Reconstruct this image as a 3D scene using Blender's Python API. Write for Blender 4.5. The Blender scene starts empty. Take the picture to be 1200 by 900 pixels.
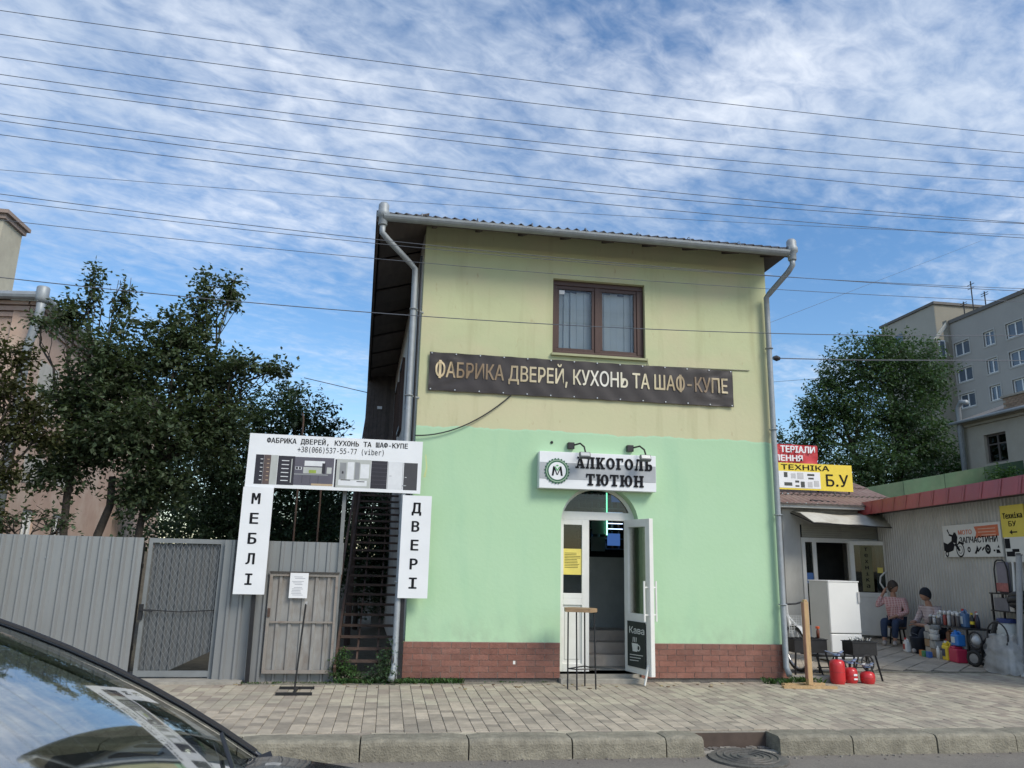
import bpy, bmesh, math, random, os
from mathutils import Vector, Matrix, Quaternion
from mathutils.geometry import tessellate_polygon
R = math.radians
rnd = random.Random(7)
SC = bpy.context.scene
COL = SC.collection

# ------------------------------------------------------------------ camera
cam_d = bpy.data.cameras.new('camera')
cam = bpy.data.objects.new('camera', cam_d); COL.objects.link(cam)
PITCH, ROLL, YAW = 0.2262, 0.0238, 0.1526
fw = Vector((math.sin(YAW)*math.cos(PITCH), math.cos(YAW)*math.cos(PITCH), math.sin(PITCH)))
rt = Vector((math.cos(YAW), -math.sin(YAW), 0)); up = rt.cross(fw)
r2 = rt*math.cos(ROLL)+up*math.sin(ROLL); u2 = up*math.cos(ROLL)-rt*math.sin(ROLL)
cam.matrix_world = Matrix(((r2.x, u2.x, -fw.x, 0), (r2.y, u2.y, -fw.y, 0), (r2.z, u2.z, -fw.z, 1.5), (0, 0, 0, 1)))
cam_d.sensor_width = 36.0; cam_d.lens = 36.0*897.04/1200.0
cam_d.clip_start = 0.05; cam_d.clip_end = 2000
SC.camera = cam

# ------------------------------------------------------------------ light and sky
SUN_AZ, SUN_EL = R(142), R(42)
SUN_STRENGTH, SUN_ANGLE, SKY_STRENGTH, EXPOSURE = 1.5, R(22), 0.091, 1.0
w = bpy.data.worlds.new('World'); SC.world = w; w.use_nodes = True
nt = w.node_tree; nt.nodes.clear()
def N(t, **k):
    n = nt.nodes.new(t)
    for a, b in k.items(): setattr(n, a, b)
    return n
def L(a, b): nt.links.new(a, b)
def mth(op, a, b=None, c=None, clamp=False):
    n = N('ShaderNodeMath', operation=op); n.use_clamp = clamp
    for i, v in enumerate((a, b, c)):
        if v is None: continue
        if isinstance(v, (int, float)): n.inputs[i].default_value = v
        else: L(v, n.inputs[i])
    return n.outputs[0]
def ramp01(v, lo, hi):
    n = N('ShaderNodeMapRange'); n.interpolation_type = 'SMOOTHSTEP'
    L(v, n.inputs[0]); n.inputs[1].default_value = lo; n.inputs[2].default_value = hi
    return n.outputs[0]
def noise(vec, scale, detail, rough=0.5, dist=0.0):
    n = N('ShaderNodeTexNoise'); n.inputs['Scale'].default_value = scale; n.inputs['Detail'].default_value = detail
    n.inputs['Roughness'].default_value = rough; n.inputs['Distortion'].default_value = dist
    L(vec, n.inputs['Vector']); return n.outputs['Fac']
sky = N('ShaderNodeTexSky'); sky.sky_type = 'NISHITA'; sky.sun_disc = False
sky.sun_elevation = SUN_EL; sky.sun_rotation = SUN_AZ; sky.air_density = 1.0; sky.dust_density = 0.6; sky.ozone_density = 1.6
tc = N('ShaderNodeTexCoord')
sx = N('ShaderNodeSeparateXYZ'); L(tc.outputs['Generated'], sx.inputs[0])
dz = mth('MAXIMUM', sx.outputs[2], 0.0)
den = mth('ADD', dz, 0.10)
cx_ = mth('DIVIDE', sx.outputs[0], den); cy_ = mth('DIVIDE', sx.outputs[1], den)
cv = N('ShaderNodeCombineXYZ'); L(cx_, cv.inputs[0]); L(cy_, cv.inputs[1])
# rotate so that the cloud bands run diagonally
mp = N('ShaderNodeMapping'); mp.inputs['Rotation'].default_value = (0, 0, R(-28)); mp.inputs['Location'].default_value = (0.35, 0.2, 0)
L(cv.outputs[0], mp.inputs[0])
mpr = N('ShaderNodeMapping'); mpr.inputs['Scale'].default_value = (1.0, 1.55, 1.0); L(mp.outputs[0], mpr.inputs[0])
big = noise(mp.outputs[0], 0.8, 2, 0.5, 0.2)
mid = noise(mpr.outputs[0], 2.6, 4, 0.55, 0.5)
fine = noise(mpr.outputs[0], 12.0, 4, 0.6, 0.4)
vfine = noise(mp.outputs[0], 24.0, 3, 0.6, 0.3)
dens = mth('ADD', mth('MULTIPLY', big, 0.40), mth('MULTIPLY', mid, 0.34))
dens = mth('ADD', dens, mth('MULTIPLY', fine, 0.42))
dens = mth('ADD', dens, mth('MULTIPLY', vfine, 0.13))
# thicker and thinner reaches of the cloud field
for (a_, b_, r_, k_) in ((0.85, 1.15, 0.32, 0.11), (-0.45, 1.40, 0.55, 0.09), (0.22, 1.55, 0.30, 0.06), (0.36, 1.00, 0.22, -0.12), (1.08, 1.80, 0.34, -0.20), (-0.13, 1.08, 0.14, -0.07), (1.5, 1.55, 0.2, 0.08)):
    q2 = mth('ADD', mth('POWER', mth('DIVIDE', mth('SUBTRACT', cx_, a_), r_), 2.0), mth('POWER', mth('DIVIDE', mth('SUBTRACT', cy_, b_), r_), 2.0))
    dens = mth('ADD', dens, mth('MULTIPLY', mth('POWER', 2.718, mth('MULTIPLY', q2, -1.0)), k_))
# the cloud field ends low over the far side of the town
edge = mth('ADD', cy_, mth('ADD', mth('MULTIPLY', mth('SUBTRACT', big, 0.5), 1.6), mth('MULTIPLY', cx_, 0.12)))
clear = ramp01(edge, 1.55, 2.5)
dens = mth('SUBTRACT', dens, mth('MULTIPLY', clear, 0.15))
cover = ramp01(dens, 0.43, 0.94)
cover = mth('MULTIPLY', cover, 0.95)
cover = mth('MULTIPLY', cover, ramp01(dz, 0.02, 0.14))
bright = noise(mp.outputs[0], 1.6, 2, 0.5, 0.0)
ccol = N('ShaderNodeMixRGB'); L(ramp01(bright, 0.35, 0.7), ccol.inputs[0])
ccol.inputs[1].default_value = (3.5, 4.1, 5.0, 1); ccol.inputs[2].default_value = (5.3, 5.65, 6.2, 1)
hsv = N('ShaderNodeHueSaturation'); hsv.inputs['Saturation'].default_value = 1.22; hsv.inputs['Value'].default_value = 1.0
L(sky.outputs[0], hsv.inputs['Color'])
mixc = N('ShaderNodeMixRGB'); L(cover, mixc.inputs[0]); L(hsv.outputs[0], mixc.inputs[1]); L(ccol.outputs[0], mixc.inputs[2])
bg = N('ShaderNodeBackground'); bg.inputs[1].default_value = SKY_STRENGTH; L(mixc.outputs[0], bg.inputs[0])
wo = N('ShaderNodeOutputWorld'); L(bg.outputs[0], wo.inputs[0])

sd = bpy.data.lights.new('sun', 'SUN'); sd.energy = SUN_STRENGTH; sd.angle = SUN_ANGLE; sd.color = (1.0, 0.93, 0.81)
sun = bpy.data.objects.new('sun', sd); COL.objects.link(sun)
S = Vector((math.sin(SUN_AZ)*math.cos(SUN_EL), math.cos(SUN_AZ)*math.cos(SUN_EL), math.sin(SUN_EL)))
sun.rotation_euler = S.to_track_quat('Z', 'Y').to_euler(); sun.location = (0, -10, 30)
SC.view_settings.view_transform = 'Standard'; SC.view_settings.look = 'None'
SC.view_settings.exposure = EXPOSURE; SC.view_settings.gamma = 1.0; SC.view_settings.use_curve_mapping = False
SC.cycles.max_bounces = 8; SC.cycles.transparent_max_bounces = 12

# ------------------------------------------------------------------ materials
def s2l(c): return tuple((v/12.92 if v <= .04045 else ((v+.055)/1.055)**2.4) for v in c)
def mat(name, col, rough=.6, metal=0., var=.12, scale=6., bump=0., bscale=40., dirt=None, dscale=1.3, damt=.5, island=0., objrand=0., stretch=None, spec=.5, coat=0., world=False):
    m = bpy.data.materials.new(name); m.use_nodes = True; t = m.node_tree; nd = t.nodes; lk = t.links
    b = nd['Principled BSDF']; b.inputs['Roughness'].default_value = rough; b.inputs['Metallic'].default_value = metal
    b.inputs['Specular IOR Level'].default_value = spec
    if coat: b.inputs['Coat Weight'].default_value = coat; b.inputs['Coat Roughness'].default_value = .04
    tcn = nd.new('ShaderNodeTexCoord'); vec = tcn.outputs['Object']
    if world: vec = nd.new('ShaderNodeNewGeometry').outputs['Position']
    if stretch:
        mpn = nd.new('ShaderNodeMapping'); mpn.inputs['Scale'].default_value = stretch; lk.new(vec, mpn.inputs[0]); vec = mpn.outputs[0]
    nz = nd.new('ShaderNodeTexNoise'); nz.inputs['Scale'].default_value = scale; nz.inputs['Detail'].default_value = 6; nz.inputs['Roughness'].default_value = .6
    lk.new(vec, nz.inputs['Vector'])
    h = nd.new('ShaderNodeHueSaturation'); h.inputs['Color'].default_value = (*col, 1)
    mr = nd.new('ShaderNodeMapRange'); mr.inputs[1].default_value = .25; mr.inputs[2].default_value = .75
    mr.inputs[3].default_value = 1-var; mr.inputs[4].default_value = 1+var; lk.new(nz.outputs['Fac'], mr.inputs[0]); val = mr.outputs[0]
    def randmul(src, amt, val):
        q = nd.new('ShaderNodeMapRange'); q.inputs[3].default_value = 1-amt; q.inputs[4].default_value = 1+amt; lk.new(src, q.inputs[0])
        mm = nd.new('ShaderNodeMath'); mm.operation = 'MULTIPLY'; lk.new(val, mm.inputs[0]); lk.new(q.outputs[0], mm.inputs[1]); return mm.outputs[0]
    if objrand: oi = nd.new('ShaderNodeObjectInfo'); val = randmul(oi.outputs['Random'], objrand, val)
    if island:
        g = nd.new('ShaderNodeNewGeometry'); val = randmul(g.outputs['Random Per Island'], island, val)
        q = nd.new('ShaderNodeMapRange'); q.inputs[3].default_value = .5-.035*min(1, island*2); q.inputs[4].default_value = .5+.02; lk.new(g.outputs['Random Per Island'], q.inputs[0]); lk.new(q.outputs[0], h.inputs['Hue'])
    lk.new(val, h.inputs['Value']); out = h.outputs[0]
    if dirt:
        n2 = nd.new('ShaderNodeTexNoise'); n2.inputs['Scale'].default_value = dscale; n2.inputs['Detail'].default_value = 8; n2.inputs['Roughness'].default_value = .65
        lk.new(vec, n2.inputs['Vector'])
        m2 = nd.new('ShaderNodeMapRange'); m2.inputs[1].default_value = .45; m2.inputs[2].default_value = .75; m2.inputs[3].default_value = 0; m2.inputs[4].default_value = damt; lk.new(n2.outputs['Fac'], m2.inputs[0])
        mx = nd.new('ShaderNodeMixRGB'); mx.inputs[2].default_value = (*dirt, 1); lk.new(m2.outputs[0], mx.inputs[0]); lk.new(out, mx.inputs[1]); out = mx.outputs[0]
    lk.new(out, b.inputs['Base Color'])
    if bump:
        n3 = nd.new('ShaderNodeTexNoise'); n3.inputs['Scale'].default_value = bscale; n3.inputs['Detail'].default_value = 5; lk.new(vec, n3.inputs['Vector'])
        bp = nd.new('ShaderNodeBump'); bp.inputs['Strength'].default_value = bump; bp.inputs['Distance'].default_value = .02; lk.new(n3.outputs['Fac'], bp.inputs['Height']); lk.new(bp.outputs[0], b.inputs['Normal'])
    m['out'] = 1
    return m
def leafmat(name, col, isl=.45):
    m = mat(name, col, rough=.55, var=.25, scale=1.2, island=isl, spec=.35)
    t = m.node_tree; b = t.nodes['Principled BSDF']; tr = t.nodes.new('ShaderNodeBsdfTranslucent'); tr.inputs[0].default_value = (col[0]*1.3, col[1]*1.4, col[2]*.7, 1)
    mx = t.nodes.new('ShaderNodeMixShader'); mx.inputs[0].default_value = .32
    o = t.nodes['Material Output']; t.links.new(b.outputs[0], mx.inputs[1]); t.links.new(tr.outputs[0], mx.inputs[2]); t.links.new(mx.outputs[0], o.inputs[0]); return m
def glassmat(name, tint=(.6, .65, .65), ior=1.5, refl=1.0):
    m = bpy.data.materials.new(name); m.use_nodes = True; t = m.node_tree; t.nodes.clear()
    tr = t.nodes.new('ShaderNodeBsdfTransparent'); tr.inputs[0].default_value = (*tint, 1)
    gl = t.nodes.new('ShaderNodeBsdfGlossy'); gl.inputs['Roughness'].default_value = .015
    fr = t.nodes.new('ShaderNodeFresnel'); fr.inputs[0].default_value = ior
    mu = t.nodes.new('ShaderNodeMath'); mu.operation = 'MULTIPLY'; mu.use_clamp = True; mu.inputs[1].default_value = refl; t.links.new(fr.outputs[0], mu.inputs[0])
    nz = t.nodes.new('ShaderNodeTexNoise'); nz.inputs['Scale'].default_value = 1.1; nz.inputs['Detail'].default_value = 1
    bp = t.nodes.new('ShaderNodeBump'); bp.inputs['Strength'].default_value = .03; t.links.new(nz.outputs[0], bp.inputs['Height']); t.links.new(bp.outputs[0], gl.inputs['Normal'])
    mx = t.nodes.new('ShaderNodeMixShader'); t.links.new(mu.outputs[0], mx.inputs[0]); t.links.new(tr.outputs[0], mx.inputs[1]); t.links.new(gl.outputs[0], mx.inputs[2])
    o = t.nodes.new('ShaderNodeOutputMaterial'); t.links.new(mx.outputs[0], o.inputs[0]); return m
def emit(name, col, s):
    m = bpy.data.materials.new(name); m.use_nodes = True; t = m.node_tree; t.nodes.clear()
    e = t.nodes.new('ShaderNodeEmission'); e.inputs[0].default_value = (*col, 1); e.inputs[1].default_value = s
    o = t.nodes.new('ShaderNodeOutputMaterial'); t.links.new(e.outputs[0], o.inputs[0]); return m
MT = {}
def C(name, *a, **k):
    if name not in MT: MT[name] = mat(name, *a, **k)
    return MT[name]
asphalt = C('asphalt', (.185, .17, .15), .9, var=.25, scale=60, bump=.5, bscale=120, dirt=(.27, .25, .21), dscale=1.4, damt=.6, spec=.2)
sand = C('joint_sand', (.26, .235, .19), .95, var=.3, scale=30, bump=.4)
earth = C('earth', (.09, .08, .055), .95, var=.4, scale=8, bump=.5)
paver_l = C('paver_light', (.42, .365, .29), .92, var=.2, spec=.2, world=True, scale=9, bump=.35, bscale=90, objrand=.12, dirt=(.2, .185, .16), dscale=1.1, damt=.6)
paver_d = C('paver_dark', (.315, .277, .225), .92, spec=.2, world=True, var=.2, scale=9, bump=.35, bscale=90, objrand=.14, dirt=(.16, .15, .13), dscale=1.1, damt=.55)
paver_s = C('paver_mixed', (.385, .338, .27), .92, spec=.2, world=True, var=.18, scale=5, bump=.35, bscale=90, island=.2, dirt=(.18, .17, .15), dscale=1.1, damt=.6)
kerbm = C('kerb_concrete', (.245, .228, .18), .92, spec=.2, var=.28, scale=14, bump=.6, bscale=60, objrand=.08, dirt=(.14, .13, .105), dscale=3.2, damt=.75)
castiron = C('cast_iron', (.12, .115, .105), .75, metal=.35, var=.3, scale=20, bump=.4, dirt=(.19, .17, .14), dscale=4, damt=.6)
tilem = C('plinth_tile', (.20, .085, .062), .5, world=True, var=.2, scale=18, bump=.2, objrand=.17, dirt=(.28, .18, .15), dscale=5, damt=.3)
grout = C('tile_grout', (.30, .235, .205), .9, var=.2)
zinc = C('zinc', (.30, .33, .35), .55, metal=.3, var=.15, scale=10, dirt=(.25, .25, .25), dscale=4, damt=.5)
soffit = C('soffit_wood', (.075, .060, .054), .75, var=.3, scale=10, stretch=(1, .2, 1), objrand=.3)
roofm = C('roof_sheet', (.045, .042, .045), .7, var=.3, scale=5)
brownwood = C('brown_frame', (.055, .022, .014), .45, var=.25, scale=8, stretch=(6, 6, .6))
darkmetal = C('dark_metal', (.025, .025, .027), .5, metal=.4, var=.3, scale=15)
blackpl = C('black_plastic', (.018, .018, .02), .5, var=.2)
rusty = C('rusty_steel', (.075, .05, .04), .7, metal=.3, var=.4, scale=12, dirt=(.16, .09, .06), dscale=5, damt=.6)
galv = C('fence_sheet', (.285, .295, .30), .32, world=True, metal=.4, var=.08, scale=3, dirt=(.22, .215, .2), dscale=1.4, damt=.45, objrand=.05, stretch=(1, 1, .35))
galvgate = C('gate_sheet', (.15, .16, .165), .5, metal=.4, var=.1, scale=4, dirt=(.14, .14, .13), dscale=2, damt=.4)
oldsheet = C('old_door_sheet', (.30, .295, .28), .6, metal=.3, var=.2, scale=5, dirt=(.17, .13, .10), dscale=4.5, damt=.85, stretch=(1.5, 1.5, .5))
greyframe = C('grey_paint', (.19, .205, .21), .5, var=.15)
white = C('white_board', (.74, .76, .78), .45, var=.05, scale=3)
pvc = C('white_pvc', (.72, .72, .69), .35, var=.05, scale=4, dirt=(.55, .53, .47), dscale=3, damt=.35)
pvcgrey = C('grey_pvc', (.42, .44, .44), .4, var=.08)
ink = C('black_ink', (.012, .013, .016), .8, var=.1, spec=.15)
concrete = C('concrete', (.33, .31, .27), .9, var=.2, scale=8, bump=.4, dirt=(.19, .18, .15), dscale=2.4, damt=.6)
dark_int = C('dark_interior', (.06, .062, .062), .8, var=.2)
red = C('red_paint', (.52, .025, .03), .35, var=.12, scale=8, dirt=(.35, .03, .03), dscale=5, damt=.4, coat=.2)
yellowp = C('yellow_plastic', (.78, .58, .04), .45, var=.08)
bluep = C('blue_plastic', (.03, .20, .58), .35, var=.08)
magenta = C('red_plastic', (.50, .03, .08), .4, var=.1)
paperm = C('paper', (.72, .73, .74), .8, var=.05)
wood = C('pale_wood', (.45, .30, .15), .65, var=.25, scale=6, stretch=(5, 5, .6))
bark = C('bark', (.055, .045, .036), .9, var=.35, scale=12, bump=.8, bscale=25)
glass_dark = glassmat('window_glass', (.55, .6, .6), 1.5, 1.0)
glass_clear = glassmat('clear_window_glass', (.93, .95, .95), 1.5, .9)
glass_car = glassmat('windscreen_glass', (.70, .76, .73), 1.5, .62)
glass_car.node_tree.nodes['Glossy BSDF'].inputs['Roughness'].default_value = .035

# ------------------------------------------------------------------ mesh helpers
class M:
    def __init__(s): s.v = []; s.f = []
    def add(s, vs, fs):
        b = len(s.v); s.v += [tuple(v) for v in vs]; s.f += [tuple(i+b for i in f) for f in fs]; return s
    def box(s, a, b, rot=None, piv=None):
        x0, y0, z0 = a; x1, y1, z1 = b
        vs = [Vector(p) for p in ((x0,y0,z0),(x1,y0,z0),(x1,y1,z0),(x0,y1,z0),(x0,y0,z1),(x1,y0,z1),(x1,y1,z1),(x0,y1,z1))]
        if rot is not None:
            p = Vector(piv) if piv is not None else (Vector(a)+Vector(b))/2
            vs = [p+rot@(v-p) for v in vs]
        return s.add(vs, [(0,3,2,1),(4,5,6,7),(0,1,5,4),(1,2,6,5),(2,3,7,6),(3,0,4,7)])
    def bar(s, p, q, w, h, upv=(0,0,1)):
        p, q = Vector(p), Vector(q); d = (q-p).normalized(); u = Vector(upv)
        if abs(d.dot(u)) > .98: u = Vector((0,1,0))
        x = d.cross(u).normalized(); z = x.cross(d)
        vs = [o+x*a*w/2+z*b*h/2 for o in (p, q) for a, b in ((-1,-1),(1,-1),(1,1),(-1,1))]
        return s.add(vs, [(3,2,1,0),(4,5,6,7),(0,1,5,4),(1,2,6,5),(2,3,7,6),(3,0,4,7)])
    def tube(s, pts, r, n=8, caps=True):
        pts = [Vector(p) for p in pts]; rs = r if isinstance(r, (list, tuple)) else [r]*len(pts)
        vs = []; prev = None
        for i, p in enumerate(pts):
            d = (pts[min(i+1, len(pts)-1)]-pts[max(i-1, 0)])
            d = d.normalized() if d.length > 1e-9 else Vector((0,0,1))
            if prev is None:
                a = Vector((0,0,1)) if abs(d.z) < .9 else Vector((1,0,0)); x = d.cross(a).normalized()
            else:
                x = prev-d*prev.dot(d); x = x.normalized() if x.length > 1e-6 else d.orthogonal().normalized()
            prev = x; y = d.cross(x)
            vs += [p+(x*math.cos(2*math.pi*k/n)+y*math.sin(2*math.pi*k/n))*rs[i] for k in range(n)]
        fs = [(i*n+k, i*n+(k+1) % n, (i+1)*n+(k+1) % n, (i+1)*n+k) for i in range(len(pts)-1) for k in range(n)]
        if caps: fs += [tuple(range(n-1, -1, -1)), tuple((len(pts)-1)*n+k for k in range(n))]
        return s.add(vs, fs)
    def lathe(s, prof, c, n=16, axis=None):
        c = Vector(c); q = Vector((0,0,1)).rotation_difference(Vector(axis).normalized()) if axis else None
        vs = []
        for r, z in prof:
            for k in range(n):
                v = Vector((r*math.cos(2*math.pi*k/n), r*math.sin(2*math.pi*k/n), z)); vs.append(c+(q@v if q else v))
        m = len(prof); fs = [(i*n+k, i*n+(k+1) % n, (i+1)*n+(k+1) % n, (i+1)*n+k) for i in range(m-1) for k in range(n)]
        fs += [tuple(range(n-1, -1, -1)), tuple((m-1)*n+k for k in range(n))]
        return s.add(vs, fs)
    def torus(s, c, r, t, axis=(1,0,0), n=24, m=6, a0=0., a1=2*math.pi):
        c = Vector(c); q = Vector((0,0,1)).rotation_difference(Vector(axis).normalized())
        full = abs(a1-a0-2*math.pi) < 1e-6; kk = n if full else n+1; vs = []
        for i in range(kk):
            a = a0+(a1-a0)*i/n
            for j in range(m):
                b = 2*math.pi*j/m; v = Vector(((r+t*math.cos(b))*math.cos(a), (r+t*math.cos(b))*math.sin(a), t*math.sin(b))); vs.append(c+q@v)
        fs = [(i*m+j, ((i+1) % kk)*m+j, ((i+1) % kk)*m+(j+1) % m, i*m+(j+1) % m) for i in range(n) for j in range(m)]
        return s.add(vs, fs)
    def poly(s, loops, o, u, v, nrm, depth=0.):
        """flat polygon (first loop outer, further loops holes) in the plane o + a*u + b*v, extruded against nrm by depth"""
        o, u, v, nrm = Vector(o), Vector(u), Vector(v), Vector(nrm)
        L3 = [[Vector((a, b, 0)) for a, b in lp] for lp in loops]; tri = tessellate_polygon(L3); flat = [p for lp in L3 for p in lp]
        fr = [o+u*p.x+v*p.y for p in flat]
        def ori(t):
            a, b, c = (fr[i] for i in t); return t if (b-a).cross(c-a).dot(nrm) > 0 else (t[0], t[2], t[1])
        tri = [ori(t) for t in tri]; s.add(fr, tri)
        if depth:
            s.add([p-nrm*depth for p in fr], [(t[0], t[2], t[1]) for t in tri]); k = 0
            for li, lp in enumerate(loops):
                n = len(lp); area = sum(lp[i][0]*lp[(i+1) % n][1]-lp[(i+1) % n][0]*lp[i][1] for i in range(n))
                for i in range(n):
                    a, b = fr[k+i], fr[k+(i+1) % n]; q = [a, a-nrm*depth, b-nrm*depth, b]
                    fc = (0,1,2,3); ctr = (b-a).cross(nrm)
                    # outward normal of the side wall
                    want = ctr if ((area > 0) == (li == 0)) == (u.cross(v).dot(nrm) > 0) else -ctr
                    nn = (q[1]-q[0]).cross(q[2]-q[1])
                    s.add(q, [fc if nn.dot(want) > 0 else (3,2,1,0)])
                k += n
        return s
    def build(s, name, material, parent=None, smooth=False, bevel=0., seg=2):
        off = parent_world(parent)
        me = bpy.data.meshes.new(name); me.from_pydata([(x-off.x, y-off.y, z-off.z) for x, y, z in s.v] if parent else s.v, [], s.f)
        if material is not None: me.materials.append(material)
        if smooth: me.shade_smooth() if hasattr(me, 'shade_smooth') else None
        me.update(); return link(name, me, parent, bevel, seg)
def parent_world(p):
    o = Vector((0,0,0))
    while p is not None: o += p.location; p = p.parent
    return o
def link(name, me, parent=None, bevel=0., seg=2):
    o = bpy.data.objects.new(name, me); COL.objects.link(o)
    if parent is not None: o.parent = parent
    if bevel:
        b = o.modifiers.new('bevel', 'BEVEL'); b.width = bevel; b.segments = seg; b.limit_method = 'ANGLE'; b.angle_limit = R(40)
    return o
def tag(o, label=None, cat=None, group=None, kind=None):
    for k, v in (('label', label), ('category', cat), ('group', group), ('kind', kind)):
        if v: o[k] = v
    return o
def thing(name, label, cat, loc, group=None):
    o = bpy.data.objects.new(name, None); o.empty_display_size = .1; COL.objects.link(o); o.location = loc
    return tag(o, label, cat, group)
def kids(o): return [c for c in COL.objects if c.parent == o]
def copy_tree(o, parent=None):
    c = o.copy(); COL.objects.link(c)
    if parent is not None: c.parent = parent
    for ch in list(o.children): copy_tree(ch, c)
    return c
FONT = {}
def font(fn):
    if fn is None: return None
    if fn not in FONT:
        FONT[fn] = None
        try:
            p = os.path.join(bpy.utils.system_resource('DATAFILES', path='fonts'), fn)
            if os.path.exists(p): FONT[fn] = bpy.data.fonts.load(p)
        except Exception: pass
    return FONT[fn]
def text_x(s):
    cu = bpy.data.curves.new('t', 'FONT'); cu.body = s; f = font('Inter.woff2')
    if f: cu.font = f
    ob = bpy.data.objects.new('t', cu); COL.objects.link(ob); dg = bpy.context.evaluated_depsgraph_get(); dg.update()
    me = bpy.data.meshes.new_from_object(ob.evaluated_get(dg)); xs = [v.co.x for v in me.vertices]; ys = [v.co.y for v in me.vertices]
    bpy.data.objects.remove(ob); bpy.data.curves.remove(cu); bpy.data.meshes.remove(me); return min(xs), max(xs), min(ys), max(ys)
def textgeo(m, s, o, u, v, nrm, width, height, fn=None, bold=0., depth=.004, just='fit'):
    """lettering s filling the box width x height whose lower left corner is o"""
    cu = bpy.data.curves.new('t', 'FONT'); cu.body = s; cu.resolution_u = 3
    f = font(fn or 'Inter.woff2')
    if f: cu.font = f
    cu.offset = 0; cu.extrude = 0
    ob = bpy.data.objects.new('t', cu); COL.objects.link(ob)
    dg = bpy.context.evaluated_depsgraph_get(); dg.update(); me = bpy.data.meshes.new_from_object(ob.evaluated_get(dg))
    vs = [w.co.copy() for w in me.vertices]; fs = [tuple(p.vertices) for p in me.polygons]
    bpy.data.objects.remove(ob); bpy.data.curves.remove(cu); bpy.data.meshes.remove(me)
    if not vs: return
    if bold:
        nv0 = len(vs); fs0 = list(fs); vs0 = list(vs)
        for k_, (dx, dy) in enumerate(((bold, 0), (-bold, 0), (0, bold*.6), (0, -bold*.6))):
            vs += [p+Vector((dx, dy, -.012*(k_+1))) for p in vs0]; fs += [tuple(i+nv0*(k_+1) for i in q) for q in fs0]
    x0 = min(p.x for p in vs); x1 = max(p.x for p in vs); y0 = min(p.y for p in vs); y1 = max(p.y for p in vs)
    o, u, v, nrm = Vector(o), Vector(u), Vector(v), Vector(nrm)
    P = [o+u*((p.x-x0)/(x1-x0)*width)+v*((p.y-y0)/(y1-y0)*height)+nrm*(p.z*.02) for p in vs]
    n = len(P); ff = []
    for q in fs:
        nn = (P[q[1]]-P[q[0]]).cross(P[q[2]]-P[q[0]])
        ff.append(q if nn.dot(nrm) > 0 else tuple(reversed(q)))
    if depth:
        ed = {}
        for q in ff:
            for i in range(len(q)):
                a, b = q[i], q[(i+1) % len(q)]; ed[(a, b)] = ed.get((a, b), 0)+1
        side = [(a, a+n, b+n, b) for (a, b) in ed if (b, a) not in ed]
        m.add([p+nrm*depth for p in P]+P, ff+side)
    else: m.add(P, ff)
X, Y, Z = Vector((1,0,0)), Vector((0,1,0)), Vector((0,0,1)); FR = Vector((0,-1,0))
def wall_rect(m, x0, x1, z0, z1, y, d=.003): m.box((x0, y-d, z0), (x1, y, z1))
def inset(x0, x1, z0, z1): return [(x0, z0), (x1, z0), (x1, z1), (x0, z1)]
F = 10.158   # plane of the shop front

# ------------------------------------------------------------------ ground, road, pavement
def structure(o): o['kind'] = 'structure'; return o
structure(M().box((-700, -500, -.62), (700, 900, -.50)).build('ground', earth))
structure(M().box((-90, -40, -.40), (90, 6.93, -.14)).build('road', asphalt))
structure(M().box((-90, 11.02, -.40), (90, 160, -.025)).build('yard_ground', earth))
pav = structure(M().box((-14, 7.2, -.40), (24, 11.016, -.014)).build('pavement', sand))
def paver_mesh(name, lx, ly, m):
    g = .0022; c = .004; q = M(); x, y = lx/2-g, ly/2-g
    vs = [(a*x, b*y, -.03) for a, b in ((-1,-1),(1,-1),(1,1),(-1,1))]+[(a*x, b*y, -c) for a, b in ((-1,-1),(1,-1),(1,1),(-1,1))]+[(a*(x-c), b*(y-c), 0) for a, b in ((-1,-1),(1,-1),(1,1),(-1,1))]
    fs = [(8,9,10,11)]+[(k, (k+1) % 4, 4+(k+1) % 4, 4+k) for k in range(4)]+[(4+k, 4+(k+1) % 4, 8+(k+1) % 4, 8+k) for k in range(4)]
    q.add(vs, fs); me = bpy.data.meshes.new(name); me.from_pydata(q.v, [], q.f); me.materials.append(m); return me, q
PW = .126
cand = []
pr = random.Random(3)
nx = int(38/PW)
for i in range(nx):
    x = -14+PW*(i+.5); y = 7.315-pr.choice((0, .03, .08)); long_ = i % 2 == 0
    while y < 10.99:
        long_ = not long_ if pr.random() < .82 else long_; l = .220 if long_ else .126
        if y < 7.30: l = max(.1, l-(7.315-y)); y = 7.315
        if y+l > 11.0: l = 11.0-y
        if l < .05: break
        inside = (.27 < x < 5.4 and y+l/2 > 10.15)
        if not inside: cand.append((x, y+l/2, l, (pr.random() < (.14 if long_ else .75))))
        y += l
me_cache = {}
def in_view(x, y):
    d = Vector((x, y, 0))-Vector((0, 0, 1.5)); zz = d.dot(fw)
    if zz < .2: return None
    return (600+897*d.dot(r2)/zz, 450-897*d.dot(u2)/zz)
vis = []
for c_ in cand:
    p = in_view(c_[0], c_[1])
    hid = p is not None and p[0] < 300 and (p[1]-730)-.53*p[0] > 0
    if p and -5 < p[0] < 1205 and p[1] < 880 and not hid: vis.append((Vector((c_[0], c_[1], -1.5)).length, c_))
vis.sort(key=lambda t: t[0]); chosen = set(t[1] for t in vis[:296])
rest = M()
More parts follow.
